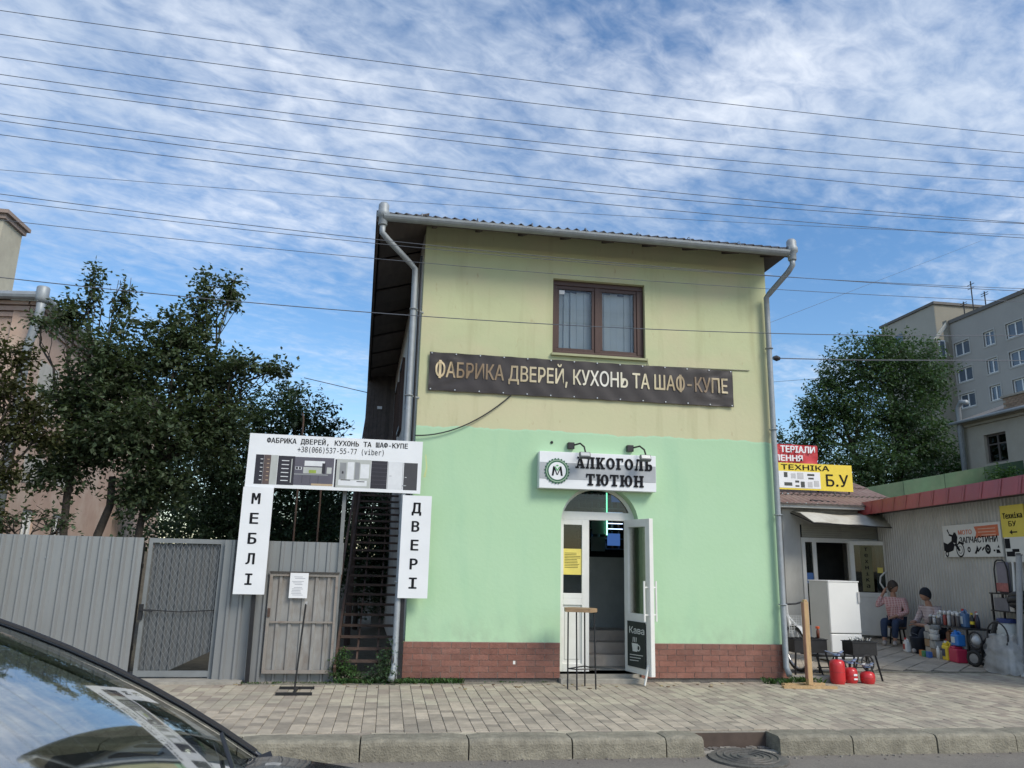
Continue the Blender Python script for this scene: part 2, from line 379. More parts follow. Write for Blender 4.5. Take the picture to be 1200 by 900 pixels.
for c_ in cand:
    x, y, l, dk = c_; key = (round(l, 2), dk)
    z = pr.uniform(-.0025, .0025)
    if c_ in chosen:
        if key not in me_cache: me_cache[key] = paver_mesh('paving_slab', PW, key[0], paver_d if dk else paver_l)[0]
        o = link('paving_slab', me_cache[key], pav); o.location = (x, y, z); o.rotation_euler = (pr.uniform(-.008, .008), pr.uniform(-.01, .01), pr.uniform(-.006, .006))
    else:
        g = .0022; c0 = .004; hx, hy = PW/2-g, l/2-g
        vs = [(x+a*hx, y+b*hy, z-c0) for a, b in ((-1,-1),(1,-1),(1,1),(-1,1))]+[(x+a*(hx-c0), y+b*(hy-c0), z) for a, b in ((-1,-1),(1,-1),(1,1),(-1,1))]
        rest.add(vs, [(4,5,6,7)]+[(k, (k+1) % 4, 4+(k+1) % 4, 4+k) for k in range(4)])
ro = rest.build('paving_slabs', paver_s, pav); ro['kind'] = 'stuff'
# header course behind the kerb
bm_, hx0 = M(), -14
while hx0 < 24:
    l = .31
    if not (2.80 < hx0+l/2 < 3.58): bm_.box((hx0+.003, 7.205, -.10), (hx0+l-.003, 7.31, pr.uniform(-.004, .001)))
    hx0 += l
hc = bm_.build('header_course', paver_s, pav); hc['kind'] = 'stuff'
# kerb stones
kerb = structure(M().box((-14, 6.95, -.40), (24, 7.06, -.12)).build('kerb', concrete))
joints = [-10.2, -9.2, -8.2, -7.2, -6.2, -5.2, -4.2, -3.2, -2.15, -1.1, -.13, .77, 1.66, 2.50, 2.85]
joints2 = [3.56, 4.27, 5.11, 5.93, 6.8, 7.7, 8.6, 9.5, 10.4, 11.4, 12.4, 13.4, 14.4]
kr = random.Random(4)
for js in (joints, joints2):
    for a, b in zip(js[:-1], js[1:]):
        m = M(); n = 9; prof = [(6.895, -.16), (6.90, -.02), (6.908, .005), (6.925, .02), (6.95, .026), (7.17, .022), (7.198, .012), (7.198, -.16)]
        vs = []; ta = kr.uniform(-.006, .006)
        for i in range(n):
            x = a+.006+(b-a-.012)*i/(n-1); e = .012 if i in (0, n-1) else 0
            for (yy, zz) in prof: vs.append((x, yy+(e*.5 if yy < 6.95 else 0)+kr.uniform(-.002, .002)+ta, zz-(e if zz > -.1 else 0)+kr.uniform(-.0025, .002)))
        p_ = len(prof); fs = [(i*p_+k, (i+1)*p_+k, (i+1)*p_+k+1, i*p_+k+1) for i in range(n-1) for k in range(p_-1)]
        fs += [tuple(range(p_)), tuple((n-1)*p_+k for k in range(p_-1, -1, -1))]
        m.add(vs, fs).build('kerb_stone', kerbm, kerb)
# the storm drain gap and its manhole
mh = thing('manhole_cover', 'round ringed cast iron manhole cover in the gap of the kerb', 'manhole cover', (3.2, 6.82, -.14))
m = M().lathe([(.34, 0), (.34, .018), (.30, .022)], (3.2, 6.80, -.14), 28); m.build('frame_ring', castiron, mh)
m = M().lathe([(.285, 0), (.285, .020), (.0, .021)], (3.2, 6.80, -.137), 28); m.build('lid', castiron, mh)
m = M()
for r in (.08, .14, .2, .26): m.torus((3.2, 6.80, -.115), r, .010, (0,0,1), 28, 5)
m.build('raised_rings', castiron, mh)
deb = M(); dr = random.Random(9)
for i in range(110):
    x, y = dr.uniform(2.87, 3.54), 7.17-abs(dr.gauss(0, .06)); s = dr.uniform(.008, .03)
    if (x-3.2)**2+(y-6.8)**2 < .34**2: continue
    deb.box((x-s, y-s*.7, -.14), (x+s, y+s*.7, -.14+s*.8), Matrix.Rotation(dr.uniform(0, 3), 3, 'Z'))
for i in range(260):
    x, y = dr.uniform(-6, 9), 6.89-abs(dr.gauss(0, .07)); s = dr.uniform(.003, .011)
    deb.box((x-s, y-s, -.14), (x+s, y+s, -.14+s), Matrix.Rotation(dr.uniform(0, 3), 3, 'Z'))
tag(deb.build('gutter_grit', C('grit', (.2, .185, .16), .95, island=.4)), 'loose grit and bits of rubble along the foot of the kerb', 'grit', kind='stuff')
gapw = structure(M().box((2.82, 7.185, -.30), (3.60, 7.199, -.004)).build('drain_wall', C('drain_brown', (.085, .062, .05), .9, var=.3)))
structure(M().box((2.85, 7.06, -.40), (3.56, 7.186, -.137)).build('drain_floor', asphalt))
# yard paving on the right, diagonal slabs
yard = structure(M().box((5.42, 11.02, -.3), (20, 22, -.012)).build('yard_paving', C('yard_joint', (.10, .09, .075), .95, var=.3, scale=20)))
yk = structure(M().box((6.4, 11.00, -.3), (24, 11.075, .014)).build('edging_kerb', kerbm))
ycand = []
d1 = Vector((.73, .68, 0)); d2 = Vector((-.68, .73, 0))
for a in range(-40, 70):
    for b in range(-40, 70):
        q = Vector((9, 13, 0))+d1*(a*.50+(b % 2)*.25)+d2*(b*.33)
        if 5.75 < q.x < 11.6 and 11.30 < q.y < 17.5: ycand.append((q.x, q.y))
ycand.sort(key=lambda t: t[0]**2+t[1]**2)
yme, _ = paver_mesh('paving_slab', .488, .318, paver_l)
for i, (x, y) in enumerate(ycand[:290]):
    o = link('paving_slab', yme, yard); o.location = (x, y, pr.uniform(-.003, .003)); o.rotation_euler = (pr.uniform(-.004, .004), pr.uniform(-.006, .006), math.atan2(d1.y, d1.x))
if len(ycand) > 290:
    q = M()
    for x, y in ycand[290:]:
        rr = Matrix.Rotation(math.atan2(d1.y, d1.x), 3, 'Z'); q.box((x-.247, y-.162, -.02), (x+.247, y+.162, 0), rr)
    o = q.build('paving_slabs', paver_s, yard); o['kind'] = 'stuff'

# ------------------------------------------------------------------ the painted shop building
bld = thing('shop_building', 'two storey shop building painted yellow above and mint green below', 'building', (2.8, 14.5, 0))
# wall paint: mint up to 3.23 m, straw yellow above, a wavering hand painted edge
def facade_mat():
    m = mat('facade_paint', (.50, .53, .315), .85, var=.07, scale=1.6, bump=.10, bscale=22)
    t = m.node_tree; nd = t.nodes; lk = t.links; b = nd['Principled BSDF']
    src = b.inputs['Base Color'].links[0].from_socket
    g = nd.new('ShaderNodeNewGeometry'); sp = nd.new('ShaderNodeSeparateXYZ'); lk.new(g.outputs['Position'], sp.inputs[0])
    def nz(scale, st=(1,1,1), det=5):
        mp = nd.new('ShaderNodeMapping'); mp.inputs['Scale'].default_value = st; lk.new(g.outputs['Position'], mp.inputs[0])
        n = nd.new('ShaderNodeTexNoise'); n.inputs['Scale'].default_value = scale; n.inputs['Detail'].default_value = det; lk.new(mp.outputs[0], n.inputs['Vector']); return n.outputs['Fac']
    def mr(v, a, b_, c, d):
        n = nd.new('ShaderNodeMapRange'); lk.new(v, n.inputs[0])
        for i, q in enumerate((a, b_, c, d)): n.inputs[i+1].default_value = q
        return n.outputs[0]
    def mix(f, a, b_):
        n = nd.new('ShaderNodeMixRGB')
        if isinstance(f, float): n.inputs[0].default_value = f
        else: lk.new(f, n.inputs[0])
        for i, q in ((1, a), (2, b_)):
            if isinstance(q, tuple): n.inputs[i].default_value = (*q, 1)
            else: lk.new(q, n.inputs[i])
        return n.outputs[0]
    def ma(op, a, b_):
        n = nd.new('ShaderNodeMath'); n.operation = op
        for i, q in enumerate((a, b_)):
            if isinstance(q, (int, float)): n.inputs[i].default_value = q
            else: lk.new(q, n.inputs[i])
        return n.outputs[0]
    z = sp.outputs[2]
    # pinkish older yellow on the lower band, stains and runs
    yel = mix(mr(nz(1.1, (1, 1, 1.4)), .42, .68, 0, .75), src, (.56, .51, .33))
    band = mr(z, 4.3, 3.6, 0, .55); yel = mix(band, yel, (.57, .53, .345))
    streak = mr(nz(5, (1, 1, .12)), .55, .78, 0, .6); yel = mix(streak, yel, (.37, .36, .20))
    spots = mr(nz(14, (1, 1, .5)), .66, .78, 0, .45); yel = mix(spots, yel, (.33, .22, .12))
    minty = mix(mr(nz(1.4, (1, 1, 1.2)), .35, .7, 0, .55), (.40, .60, .385), (.43, .62, .42))
    minty = mix(mr(nz(4, (1, 1, .25)), .55, .8, 0, .35), minty, (.30, .52, .35))
    minty = mix(mr(nz(30), .70, .78, 0, .35), minty, (.26, .40, .27))
    splash = ma('MULTIPLY', mr(z, .85, .47, 0, 1), mr(nz(7, (1, 1, .6)), .42, .66, 0, .55)); minty = mix(splash, minty, (.30, .40, .28))
    edge = ma('ADD', ma('ADD', z, ma('MULTIPLY', ma('SUBTRACT', nz(1.6), .5), .09)), ma('MULTIPLY', ma('SUBTRACT', nz(9), .5), .05))
    sel = mr(edge, 3.228, 3.236, 0, 1)
    pale = mr(edge, 3.205, 3.225, 0, .5); minty = mix(pale, minty, (.45, .70, .50))
    out = mix(sel, minty, yel)
    lk.new(out, b.inputs['Base Color']); return m
fac = facade_mat()
WT = 6.16
wx0, wx1, wz0, wz1 = 2.125, 3.485, 4.345, 5.46
ax0, ax1, az, ah = 2.27, 3.345, 2.02, .50     # doorway: jambs, springing height, arch rise
arch = [(ax0, .10), (ax1, .10), (ax1, az)]+[((ax0+ax1)/2+(ax1-ax0)/2*math.cos(a), az+ah*math.sin(a)) for a in [math.pi*i/18 for i in range(1, 18)]]+[(ax0, az)]
m = M().poly([[(.284, .10), (5.375, .10), (5.375, WT), (.284, WT)], inset(wx0, wx1, wz0, wz1), arch], (0, F, 0), X, Z, FR, .34)
fw_ = m.build('front_wall', fac, bld)
# side and back walls (the left one runs slightly outwards, as in the photograph)
LX = lambda y: .284-.035*(y-F)
sidem = C('side_wall_paint', (.50, .50, .47), .85, var=.12, scale=2, dirt=(.36, .35, .32), dscale=1.5, damt=.5)
lwall = M()
wl = [(11.8, 12.6), (14.6, 15.6), (16.8, 17.8)]
lp = [[(0.34, .02), (9.7, .02), (9.7, WT), (0.34, WT)]]+[inset(a-F, b-F, 3.9, 5.3) for a, b in wl]
dl = Vector((-.035, 1, 0)).normalized()
lwall.poly(lp, (.284, F, 0), dl, Z, Vector((-1, -.035, 0)).normalized(), .3)
lwall.build('side_wall', sidem, bld)
M().box((5.06, F+.34, .02), (5.375, 19.86, WT)).build('side_wall', sidem, bld)
M().box((-.02, 19.86, .02), (5.375, 20.1, WT)).build('back_wall', sidem, bld)
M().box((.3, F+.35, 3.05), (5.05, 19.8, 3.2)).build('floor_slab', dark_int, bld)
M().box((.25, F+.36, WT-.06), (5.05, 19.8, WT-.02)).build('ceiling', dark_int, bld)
for a, b in wl:
    y0, y1 = a, b; f = M()
    for p, q in (((LX(y0)-.02, y0, 3.9), (LX(y0)-.02, y0, 5.3)), ((LX(y1)-.02, y1, 3.9), (LX(y1)-.02, y1, 5.3)), ((LX(y0)-.02, y0, 3.93), (LX(y1)-.02, y1, 3.93)), ((LX(y0)-.02, y0, 5.27), (LX(y1)-.02, y1, 5.27)), ((LX(y0)-.02, (y0+y1)/2, 3.9), (LX(y0)-.02, (y0+y1)/2, 5.3))): f.bar(p, q, .07, .06)
    wo_ = f.build('window', brownwood, bld); M().box((LX(y0)+.03, y0+.02, 3.92), (LX(y0)+.04, y1-.02, 5.28)).build('pane', glass_dark, wo_)
# plinth of small glazed brick tiles
plL = M().box((.262, F-.024, .045), (ax0-.005, F+.02, .478)).build('plinth', grout, bld)
M().box((.262, F+.021, .045), (.284, F+.6, .478)).build('plinth', grout, bld)
plR = M().box((ax1+.005, F-.024, .045), (5.40, F+.02, .478)).build('plinth', grout, bld)
plS = M().box((5.376, F+.021, .045), (5.40, F+1.0, .478)).build('plinth', grout, bld)
tl = {}
def tile(x0, x1, z0, z1, side=0):
    wd = round(x1-x0, 3); k = (wd, side)
    if k not in tl:
        q = M(); h = z1-z0
        q.box((0, -.007, 0), (wd, .004, h)) if not side else q.box((-.004, 0, 0), (.007, wd, h))
        me = bpy.data.meshes.new('plinth_tile'); me.from_pydata(q.v, [], q.f); me.materials.append(tilem); tl[k] = me
    pl = plS if side else (plL if x0 < 2.5 else plR); o = link('plinth_tile', tl[k], pl); off = parent_world(pl)
    o.location = ((x0, F-.024, z0) if not side else (5.40, x0, z0)); o.location = Vector(o.location)-off
    o.rotation_euler = (rnd.uniform(-.006, .006), 0, rnd.uniform(-.004, .004)); return o
for row in range(6):
    z0 = .05+row*.0715
    for xa, xb in ((.264, ax0-.005), (ax1+.005, 5.398)):
        x = xa-(0.12 if row % 2 else 0)
        while x < xb-.01:
            a, b = max(x, xa)+.0025, min(x+.236, xb)-.0025
            if b-a > .03: tile(a, b, z0, z0+.066)
            x += .24
    for k in range(4): tile(F+.0+k*.24, F+.235+k*.24, z0, z0+.066, 1)
for a_, b_ in ((.27, ax0-.01), (ax1+.01, 5.38)): M().box((a_, F-.01, -.02), (b_, F+.02, .04)).build('footing', C('footing', (.12, .11, .1), .95, var=.3, bump=.6), bld)
# window upstairs
wfr = M(); fd = F+.10
for a, b, c, d in ((wx0, wx1, wz1-.075, wz1), (wx0, wx1, wz0, wz0+.06), (wx0, wx0+.07, wz0+.06, wz1-.075), (wx1-.10, wx1, wz0+.06, wz1-.075), ((wx0+wx1)/2-.05, (wx0+wx1)/2+.03, wz0+.06, wz1-.075)): wfr.box((a, fd-.03, c), (b, fd+.06, d))
win = wfr.build('window', brownwood, bld, bevel=.006)
for a, b in ((wx0+.07, (wx0+wx1)/2-.05), ((wx0+wx1)/2+.03, wx1-.10)):
    s_ = M(); z0, z1 = wz0+.06, wz1-.075
    for q in ((a, b, z1-.05, z1), (a, b, z0, z0+.05), (a, a+.04, z0+.05, z1-.05), (b-.04, b, z0+.05, z1-.05)): s_.box((q[0]+.002, fd-.015, q[2]+.002), (q[1]-.002, fd+.03, q[3]-.002))
    s_.build('sash', brownwood, win); M().box((a+.04, fd+.005, z0+.05), (b-.04, fd+.009, z1-.05)).build('pane', glass_clear, win)
M().box((wx0-.02, F-.05, wz0-.035), (wx1+.02, F+.09, wz0-.003)).build('window_sill', C('sill', (.36, .37, .22), .7, dirt=(.2, .18, .12)), bld)
cur = M(); blind = C('blind_fabric', (.64, .67, .68), .8, var=.06, scale=4)
x = wx0+.09
cr = random.Random(5)
while x < wx1-.14:
    w_ = .105; an = cr.uniform(-.1, .45); 
    cur.box((x, fd+.09, wz0+.03), (x+w_, fd+.096, wz1-.10-cr.uniform(0, .04)), Matrix.Rotation(an, 3, 'Z')); x += w_*.96
cur.build('vertical_blind', blind, bld)
M().box((wx0+.10, fd-.004, wz1-.20), (wx0+.19, fd+.001, wz1-.14)).build('window_sticker', paperm, bld)
M().box((wx0+.85, fd+.05, wz0+.065), (wx0+1.0, fd+.11, wz0+.13)).build('cardboard_box', C('card', (.42, .32, .22), .8), bld)
M().box((.4, F+2.5, 3.25), (5.0, F+2.6, 6.0)).build('room_wall', C('room_wall', (.25, .25, .24), .9), bld)
# eaves, soffit boards, roof, gutter and downpipes
EL = lambda y: -.36-.036*(y-9.6)
ER, EF, EB, EZ = 5.52, 9.66, 20.4, 5.86
roofo = M()
# corrugated hip roof: front slope and the two sides, with a wavy front edge
RIDGE = 7.12
nw = 46
def wav(i): return .022*math.cos(i*math.pi)
pts_f = []; pts_b = []
NW = 92
ridge_y = 13.0
for i in range(NW+1):
    t = i/NW; x = EL(EF)-.04+t*(ER+.06-(EL(EF)-.04))
    z = EZ+.115+.022*math.cos(i*math.pi)
    pts_f.append((x, EF-.07, z)); pts_b.append((2.4+(x-2.4)*.12, ridge_y, RIDGE+.022*math.cos(i*math.pi)))
n = NW+1
vs = pts_f+pts_b+[(p[0], p[1], p[2]-.012) for p in pts_f]+[(p[0], p[1], p[2]-.012) for p in pts_b]
fs = [(i, i+1, n+i+1, n+i) for i in range(NW)]+[(2*n+i+1, 2*n+i, 3*n+i, 3*n+i+1) for i in range(NW)]+[(i+1, i, 2*n+i, 2*n+i+1) for i in range(NW)]
roofo.add(vs, fs)
rl, rr_ = pts_b[0], pts_b[-1]
ymax = 20.5
roofo.add([(EL(EF)-.04, EF-.07, EZ+.12), rl, (2.2, 18, RIDGE), (EL(ymax)-.04, ymax, EZ+.12)], [(0, 1, 2, 3)])
roofo.add([(ER+.06, EF-.07, EZ+.12), rr_, (2.6, 18, RIDGE), (ER+.06, ymax, EZ+.12)], [(3, 2, 1, 0)])
roofo.add([rl, rr_, (2.6, 18, RIDGE), (2.2, 18, RIDGE)], [(0, 1, 2, 3)]); roofo.add([(EL(ymax)-.04, ymax, EZ+.12), (2.2, 18, RIDGE), (2.6, 18, RIDGE), (ER+.06, ymax, EZ+.12)], [(0, 1, 2, 3)])
rf = roofo.build('roof', roofm, bld)
# fascia and soffit
M().box((EL(EF)+.0, EF+.0, EZ+.02), (ER, EF+.03, EZ+.10)).build('fascia', soffit, bld)
m = M(); n_ = 15
for k in range(n_):
    y0 = EF+.05+(ymax-EF-.3)*k/n_; y1 = EF+.05+(ymax-EF-.3)*(k+1)/n_-.03; dz_ = (.03 if k % 2 else 0.0)
    q = M().add([(EL(y0)+.03, y0, EZ+.02+dz_), (LX(y0)+.0, y0, 6.06+dz_), (LX(y1)+.0, y1, 6.06+dz_), (EL(y1)+.03, y1, EZ+.02+dz_)]+[(EL(y0)+.03, y0, EZ+.04+dz_), (LX(y0)+.0, y0, 6.08+dz_), (LX(y1)+.0, y1, 6.08+dz_), (EL(y1)+.03, y1, EZ+.04+dz_)], [(3,2,1,0),(4,5,6,7),(0,1,5,4),(1,2,6,5),(2,3,7,6),(3,0,4,7)])
    q.build('soffit_board', soffit, bld)
m = M()
for k in range(9): 
    a = EL(EF)+.75+k*.62; q = M().bar((a, EF+.04, EZ+.05), (a, F+.0, 6.09), .06, .06); q.build('rafter_end', soffit, bld)
M().add([(.30, EF+.03, 5.98), (5.37, EF+.03, 5.98), (5.37, F-.003, 6.135), (.30, F-.003, 6.135)], [(3, 2, 1, 0)]).build('soffit_board', soffit, bld)
M().bar((EL(EF)-.01, EF-.05, EZ+.06), (EL(ymax)-.01, ymax, EZ+.06), .03, .15).build('verge_board', soffit, bld)
g = M(); gx0, gx1 = -.30, 5.46
prof = [(math.cos(a)*.072, math.sin(a)*.072) for a in [math.pi+math.pi*i/8 for i in range(9)]]
prof2 = [(y*.9, z*.9) for y, z in reversed(prof)]; pp = prof+prof2
gv = [(x, 9.60+y, 5.935+z) for x in (gx0, gx1) for y, z in pp]; k_ = len(pp)
g.add(gv, [(i, (i+1) % k_, k_+(i+1) % k_, k_+i) for i in range(k_)]+[tuple(range(k_-1, -1, -1)), tuple(range(k_, 2*k_))])
for x in [gx0+.5+i*.75 for i in range(8)]: g.torus((x, 9.60, 5.935), .074, .006, (1,0,0), 10, 4, math.pi/2-math.pi*.0, math.pi*1.5)
g.build('gutter', zinc, bld, smooth=False)
def downpipe(pts, head, top):
    q = M().tube(pts, .040, 12); 
    for a in range(1, len(pts)-1): pass
    o = q.build('downpipe', zinc, bld, smooth=True)
    M().lathe([(.055, -.16), (.06, -.15), (.06, -.05), (.085, -.03), (.085, .03), (.07, .06), (.07, .13), (.05, .16), (.0, .165)], head, 14).build('rainwater_head', zinc, bld, smooth=True)
    return o
yP = 10.03
dp = downpipe([(-.31, 9.62, 5.82), (-.31, 9.62, 5.70), (-.22, 9.68, 5.62), (.08, 9.97, 5.44), (.155, yP, 5.38), (.16, yP, 5.0), (.165, yP, .25), (.15, yP-.05, .12), (.13, yP-.13, .06)], (-.31, 9.62, 5.96), 0)
dq = downpipe([(5.53, 9.62, 5.84), (5.53, 9.62, 5.74), (5.50, 9.70, 5.66), (5.36, 10.02, 5.43), (5.335, 10.07, 5.38), (5.335, 10.07, 5.0), (5.335, 10.07, 1.5), (5.335, 10.07, .2), (5.34, 10.0, .1)], (5.53, 9.62, 5.97), 0)
q = M()
for z in (1.2, 2.4, 3.6, 4.8): q.torus((.163, yP, z), .052, .008, (0,0,1), 12, 5).bar((.163, yP, z), (.30, F, z), .015, .02)
for z in (1.0, 2.2, 3.4, 4.6): q.torus((5.335, 10.07, z), .052, .008, (0,0,1), 12, 5)
q.build('pipe_clamp', zinc, bld)
# second bare pipe behind the left one and cable conduits
M().tube([(.235, 10.09, .2), (.235, 10.09, 5.6)], .018, 6).build('conduit', darkmetal, bld)
# shop entrance
ent = M(); yd = F+.20
ent_ = []
M().box((ax0+.02, F+.30, -.02), (ax1-.02, F+.9, .118)).build('threshold', concrete, bld)
st_ = M().box((ax0-.02, F-.16, -.02), (3.36, F+.005, .055)).box((ax0, F+.004, -.02), (ax1, F+.335, .098)); st_.build('door_step', concrete, bld, bevel=.008)
dfr = M()
SL = 2.70   # left fixed leaf ends here
for a, b, c, d in ((ax0, ax0+.075, .10, 2.06), (ax1-.055, ax1, .10, 2.06), (ax0, ax1, 2.06, 2.17), (SL-.10, SL, .10, 2.06), (ax0+.075, SL-.10, .10, .20), (ax0+.075, SL-.10, 1.02, 1.09), (ax0+.075, SL-.10, 1.99, 2.06), (ax0+.075, SL-.10, .94, 1.02)):
    dfr.box((a, yd-.035, c), (b, yd+.035, d))
pts_a = [((ax0+ax1)/2+((ax1-ax0)/2-.004)*math.cos(math.pi*i/18), 2.02+(ah-.004)*math.sin(math.pi*i/18)) for i in range(19)]
pts_i = [((ax0+ax1)/2+((ax1-ax0)/2-.05)*math.cos(math.pi*i/18), 2.02+(ah-.05)*math.sin(math.pi*i/18)) for i in range(18, -1, -1)]
dfr.poly([[p for p in pts_a+pts_i]], (0, yd-.03, 0), X, Z, FR, .06)
door = dfr.build('door_frame', pvc, bld, bevel=.004)
M().box((ax0+.075, yd-.012, .20), (SL-.10, yd+.012, .94)).build('lower_panel', pvc, door)
q = M()
for a, b, c, d in ((ax0+.10, SL-.125, .25, .256), (ax0+.10, SL-.125, .894, .90), (ax0+.10, ax0+.106, .25, .90), (SL-.131, SL-.125, .25, .90)): q.box((a, yd-.016, c), (b, yd-.012, d))
q.build('panel_moulding', C('moulding_grey', (.42, .42, .40), .6), door)  # thin moulding strips, greyer than the panel
M().box((ax0+.075, yd-.004, 1.09), (SL-.10, yd+.004, 1.99)).build('pane', glass_dark, door)
ta = [(p[0], p[1]) for p in reversed(pts_i)]; ta = [t for t in ta if t[1] > 2.18]
M().poly([[(max(ta[0][0], 3.28), 2.17)]+ta+[(min(ta[-1][0], 2.32), 2.17)]] if ta else [[]], (0, yd-.002, 0), X, Z, FR, .006).build('fanlight_pane', glass_dark, door)
# yellow notices on the fixed leaf
yn = tag(M().box((ax0+.072, yd-.018, 1.33), (SL-.095, yd-.0135, 1.67)).build('notice', C('yellow_paper', (.72, .60, .14), .7)), 'yellow paper notice on the narrow fixed door pane', 'notice')
q = M(); nr = random.Random(2)
for k in range(10): q.box((ax0+.095, yd-.0192, 1.61-k*.021), (SL-.115-nr.uniform(0, .06), yd-.018, 1.616-k*.021))
q.build('writing', ink, yn)
tag(M().box((ax0+.10, yd-.018, .985), (ax0+.22, yd-.0135, 1.09)).build('notice', MT['yellow_paper']), 'small yellow sticker low on the narrow fixed door pane', 'notice')
# opened leaf, swung outwards and hinged at the right jamb
hp = Vector((ax1-.06, F-.0, 0))
lw_ = .70; ang = math.atan2(-.62, .13)
lf = bpy.data.objects.new('door_leaf', None); lf.empty_display_size = .1; COL.objects.link(lf)
lf.parent = bld; lf.location = Vector((3.20, F+.12, .10))-bld.location
e1 = Vector((.17, -.60, 0)).normalized(); nl = Vector((-e1.y, e1.x, 0)); nl = -nl if nl.y > 0 else nl
O = Vector((3.20, F+.12, .12)); LWid = .60; LH = 1.95
def leafbox(m, a, b, c, d, t0, t1): 
    vs = [O+e1*x+Z*z+nl*t for t in (t0, t1) for x, z in ((a, c), (b, c), (b, d), (a, d))]
    fs = [(0,1,2,3),(7,6,5,4),(0,4,5,1),(1,5,6,2),(2,6,7,3),(3,7,4,0)]
    cen = sum(vs, Vector())/8; ff = []
    for f in fs:
        nn = (vs[f[1]]-vs[f[0]]).cross(vs[f[2]]-vs[f[0]]); cc = sum((vs[i] for i in f), Vector())/4-cen
        ff.append(f if nn.dot(cc) > 0 else tuple(reversed(f)))
    m.add(vs, ff)
q = M()
for a, b, c, d in ((0, .10, 0, LH), (LWid-.10, LWid, 0, LH), (.10, LWid-.10, 0, .10), (.10, LWid-.10, LH-.10, LH), (.10, LWid-.10, .62, .74)): leafbox(q, a, b, c, d, -.03, .03)
q.build('leaf_frame', pvc, lf, bevel=.004)
q = M(); leafbox(q, .10, LWid-.10, .74, LH-.10, -.005, .005); q.build('pane', glass_clear, lf)
q = M(); leafbox(q, .10, LWid-.10, .10, .62, -.01, .012); q.build('lower_panel', pvc, lf)
q = M(); 
for sgn in (-1, 1):
    a = O+e1*(LWid-.045)+nl*sgn*.09
    q.tube([a+Z*.66, a+Z*1.16], .014, 8); 
    for zz in (.74, 1.08): q.tube([a+Z*zz, a+Z*zz-nl*sgn*.06], .010, 6)
q.build('pull_handle', pvc, lf)
q = M().bar(O+e1*(LWid-.06)+nl*.03+Z*.14, O+e1*(LWid-.05)+nl*.10-Z*.10, .02, .02); q.build('door_stop', C('chalk', (.7, .7, .68), .6), lf)
cb = M(); leafbox(cb, .085, LWid-.115, .08, .64, .031, .043); cbo = tag(cb.build('chalkboard', C('chalkboard', (.022, .03, .027), .75, var=.3, scale=8)), 'small black chalkboard with a white cup drawing on the open shop door', 'chalkboard')
q = M(); oc = O+nl*.0435
textgeo(q, 'Кава', oc+e1*.135+Z*.49, e1, Z, nl, .34, .085, None, 0, .002)
def ring2(m, o, u, v, nrm, r, t, n=20, a0=0, a1=2*math.pi):
    pts = [(math.cos(a0+(a1-a0)*i/n)*r, math.sin(a0+(a1-a0)*i/n)*r) for i in range(n+1)]
    pin = [(math.cos(a0+(a1-a0)*i/n)*(r-t), math.sin(a0+(a1-a0)*i/n)*(r-t)) for i in range(n, -1, -1)]
    m.poly([pts+pin], o, u, v, nrm, .0015)
q.poly([[(.0, 0), (.10, 0), (.12, .10), (-.02, .10)]], oc+e1*.21+Z*.27+nl*.002, e1, Z, nl, .002)
ring2(q, oc+e1*.34+Z*.32+nl*.002, e1, Z, nl, .04, .014)
for k in range(3): q.poly([[(0, 0), (.012, 0), (.022, .06), (.008, .06)]], oc+e1*(.21+.035*k)+Z*.385+nl*.002, e1, Z, nl, .0015)
for k in range(3): q.poly([[(0, 0), (.30-.05*k, .01), (.30-.05*k, .018), (0, .008)]], oc+e1*.14+Z*(.22-.035*k)+nl*.002, e1, Z, nl, .0015)
q.build('chalk_drawing', C('chalk_w', (.62, .64, .62), .9), cbo)
# shop interior: steps, dark counter, shelves of bottles, a few lit strips
I = lambda: None
M().box((1.4, F+.345, -.02), (4.6, 15.6, .02)).build('shop_floor', C('shop_floor', (.11, .10, .09), .6), bld)
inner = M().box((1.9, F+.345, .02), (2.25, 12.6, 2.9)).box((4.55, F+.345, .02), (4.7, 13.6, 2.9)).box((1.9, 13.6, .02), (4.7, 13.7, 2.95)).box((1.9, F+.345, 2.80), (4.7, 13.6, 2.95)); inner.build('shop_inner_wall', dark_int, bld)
sm = C('step_tile', (.52, .44, .37), .55, var=.2)
for k in range(3): M().box((2.26, 10.75+.26*k, .02), (3.55, 13.0, .26+.14*k)).build('inner_step', sm, bld, bevel=.01)
M().box((2.55, 11.75, .5), (3.66, 12.15, 1.58)).build('shop_counter', C('counter_panel', (.42, .45, .43), .5), bld)
tag
shelfm = C('shelf_dark', (.16, .19, .24), .4)
for k in range(6): M().box((3.15, 12.9, 1.72+.17*k), (4.3, 13.2, 1.735+.17*k)).build('shop_shelf', shelfm, bld)
bt = random.Random(8); cols = [C('bottle_a', (.07, .12, .25), .25), C('bottle_b', (.18, .19, .22), .3), C('bottle_c', (.16, .08, .05), .3)]
for c_i in range(3):
    q = M()
    for k in range(6):
        for j in range(9):
            if (j+k) % 3 == c_i:
                x = 3.2+j*.12; q.lathe([(.022, 0), (.024, .07), (.010, .10), (.010, .125)], (x, 12.98, 1.737+.17*k), 8)
    o = q.build('shelf_bottles', cols[c_i], bld); o['kind'] = 'stuff'
stripw = emit('led_white', (.55, .7, 1.0), 1.6); stripg = emit('led_green', (.25, 1.0, .55), 2.2); stripb = emit('screen_blue', (.05, .12, .34), .5)
q = M().box((3.62, 12.70, 1.95), (3.64, 12.71, 2.72)).box((3.62, 12.70, 2.70), (3.86, 12.71, 2.72)); q.build('green_light_strip', stripg, bld)
q = M()
for k in range(4): q.box((3.66, 12.75, 2.05+.09*k), (3.92, 12.76, 2.062+.09*k))
q.build('shelf_light', stripw, bld)
M().box((3.66, 12.78, 1.78), (3.88, 12.79, 1.98)).build('lit_screen', stripb, bld)
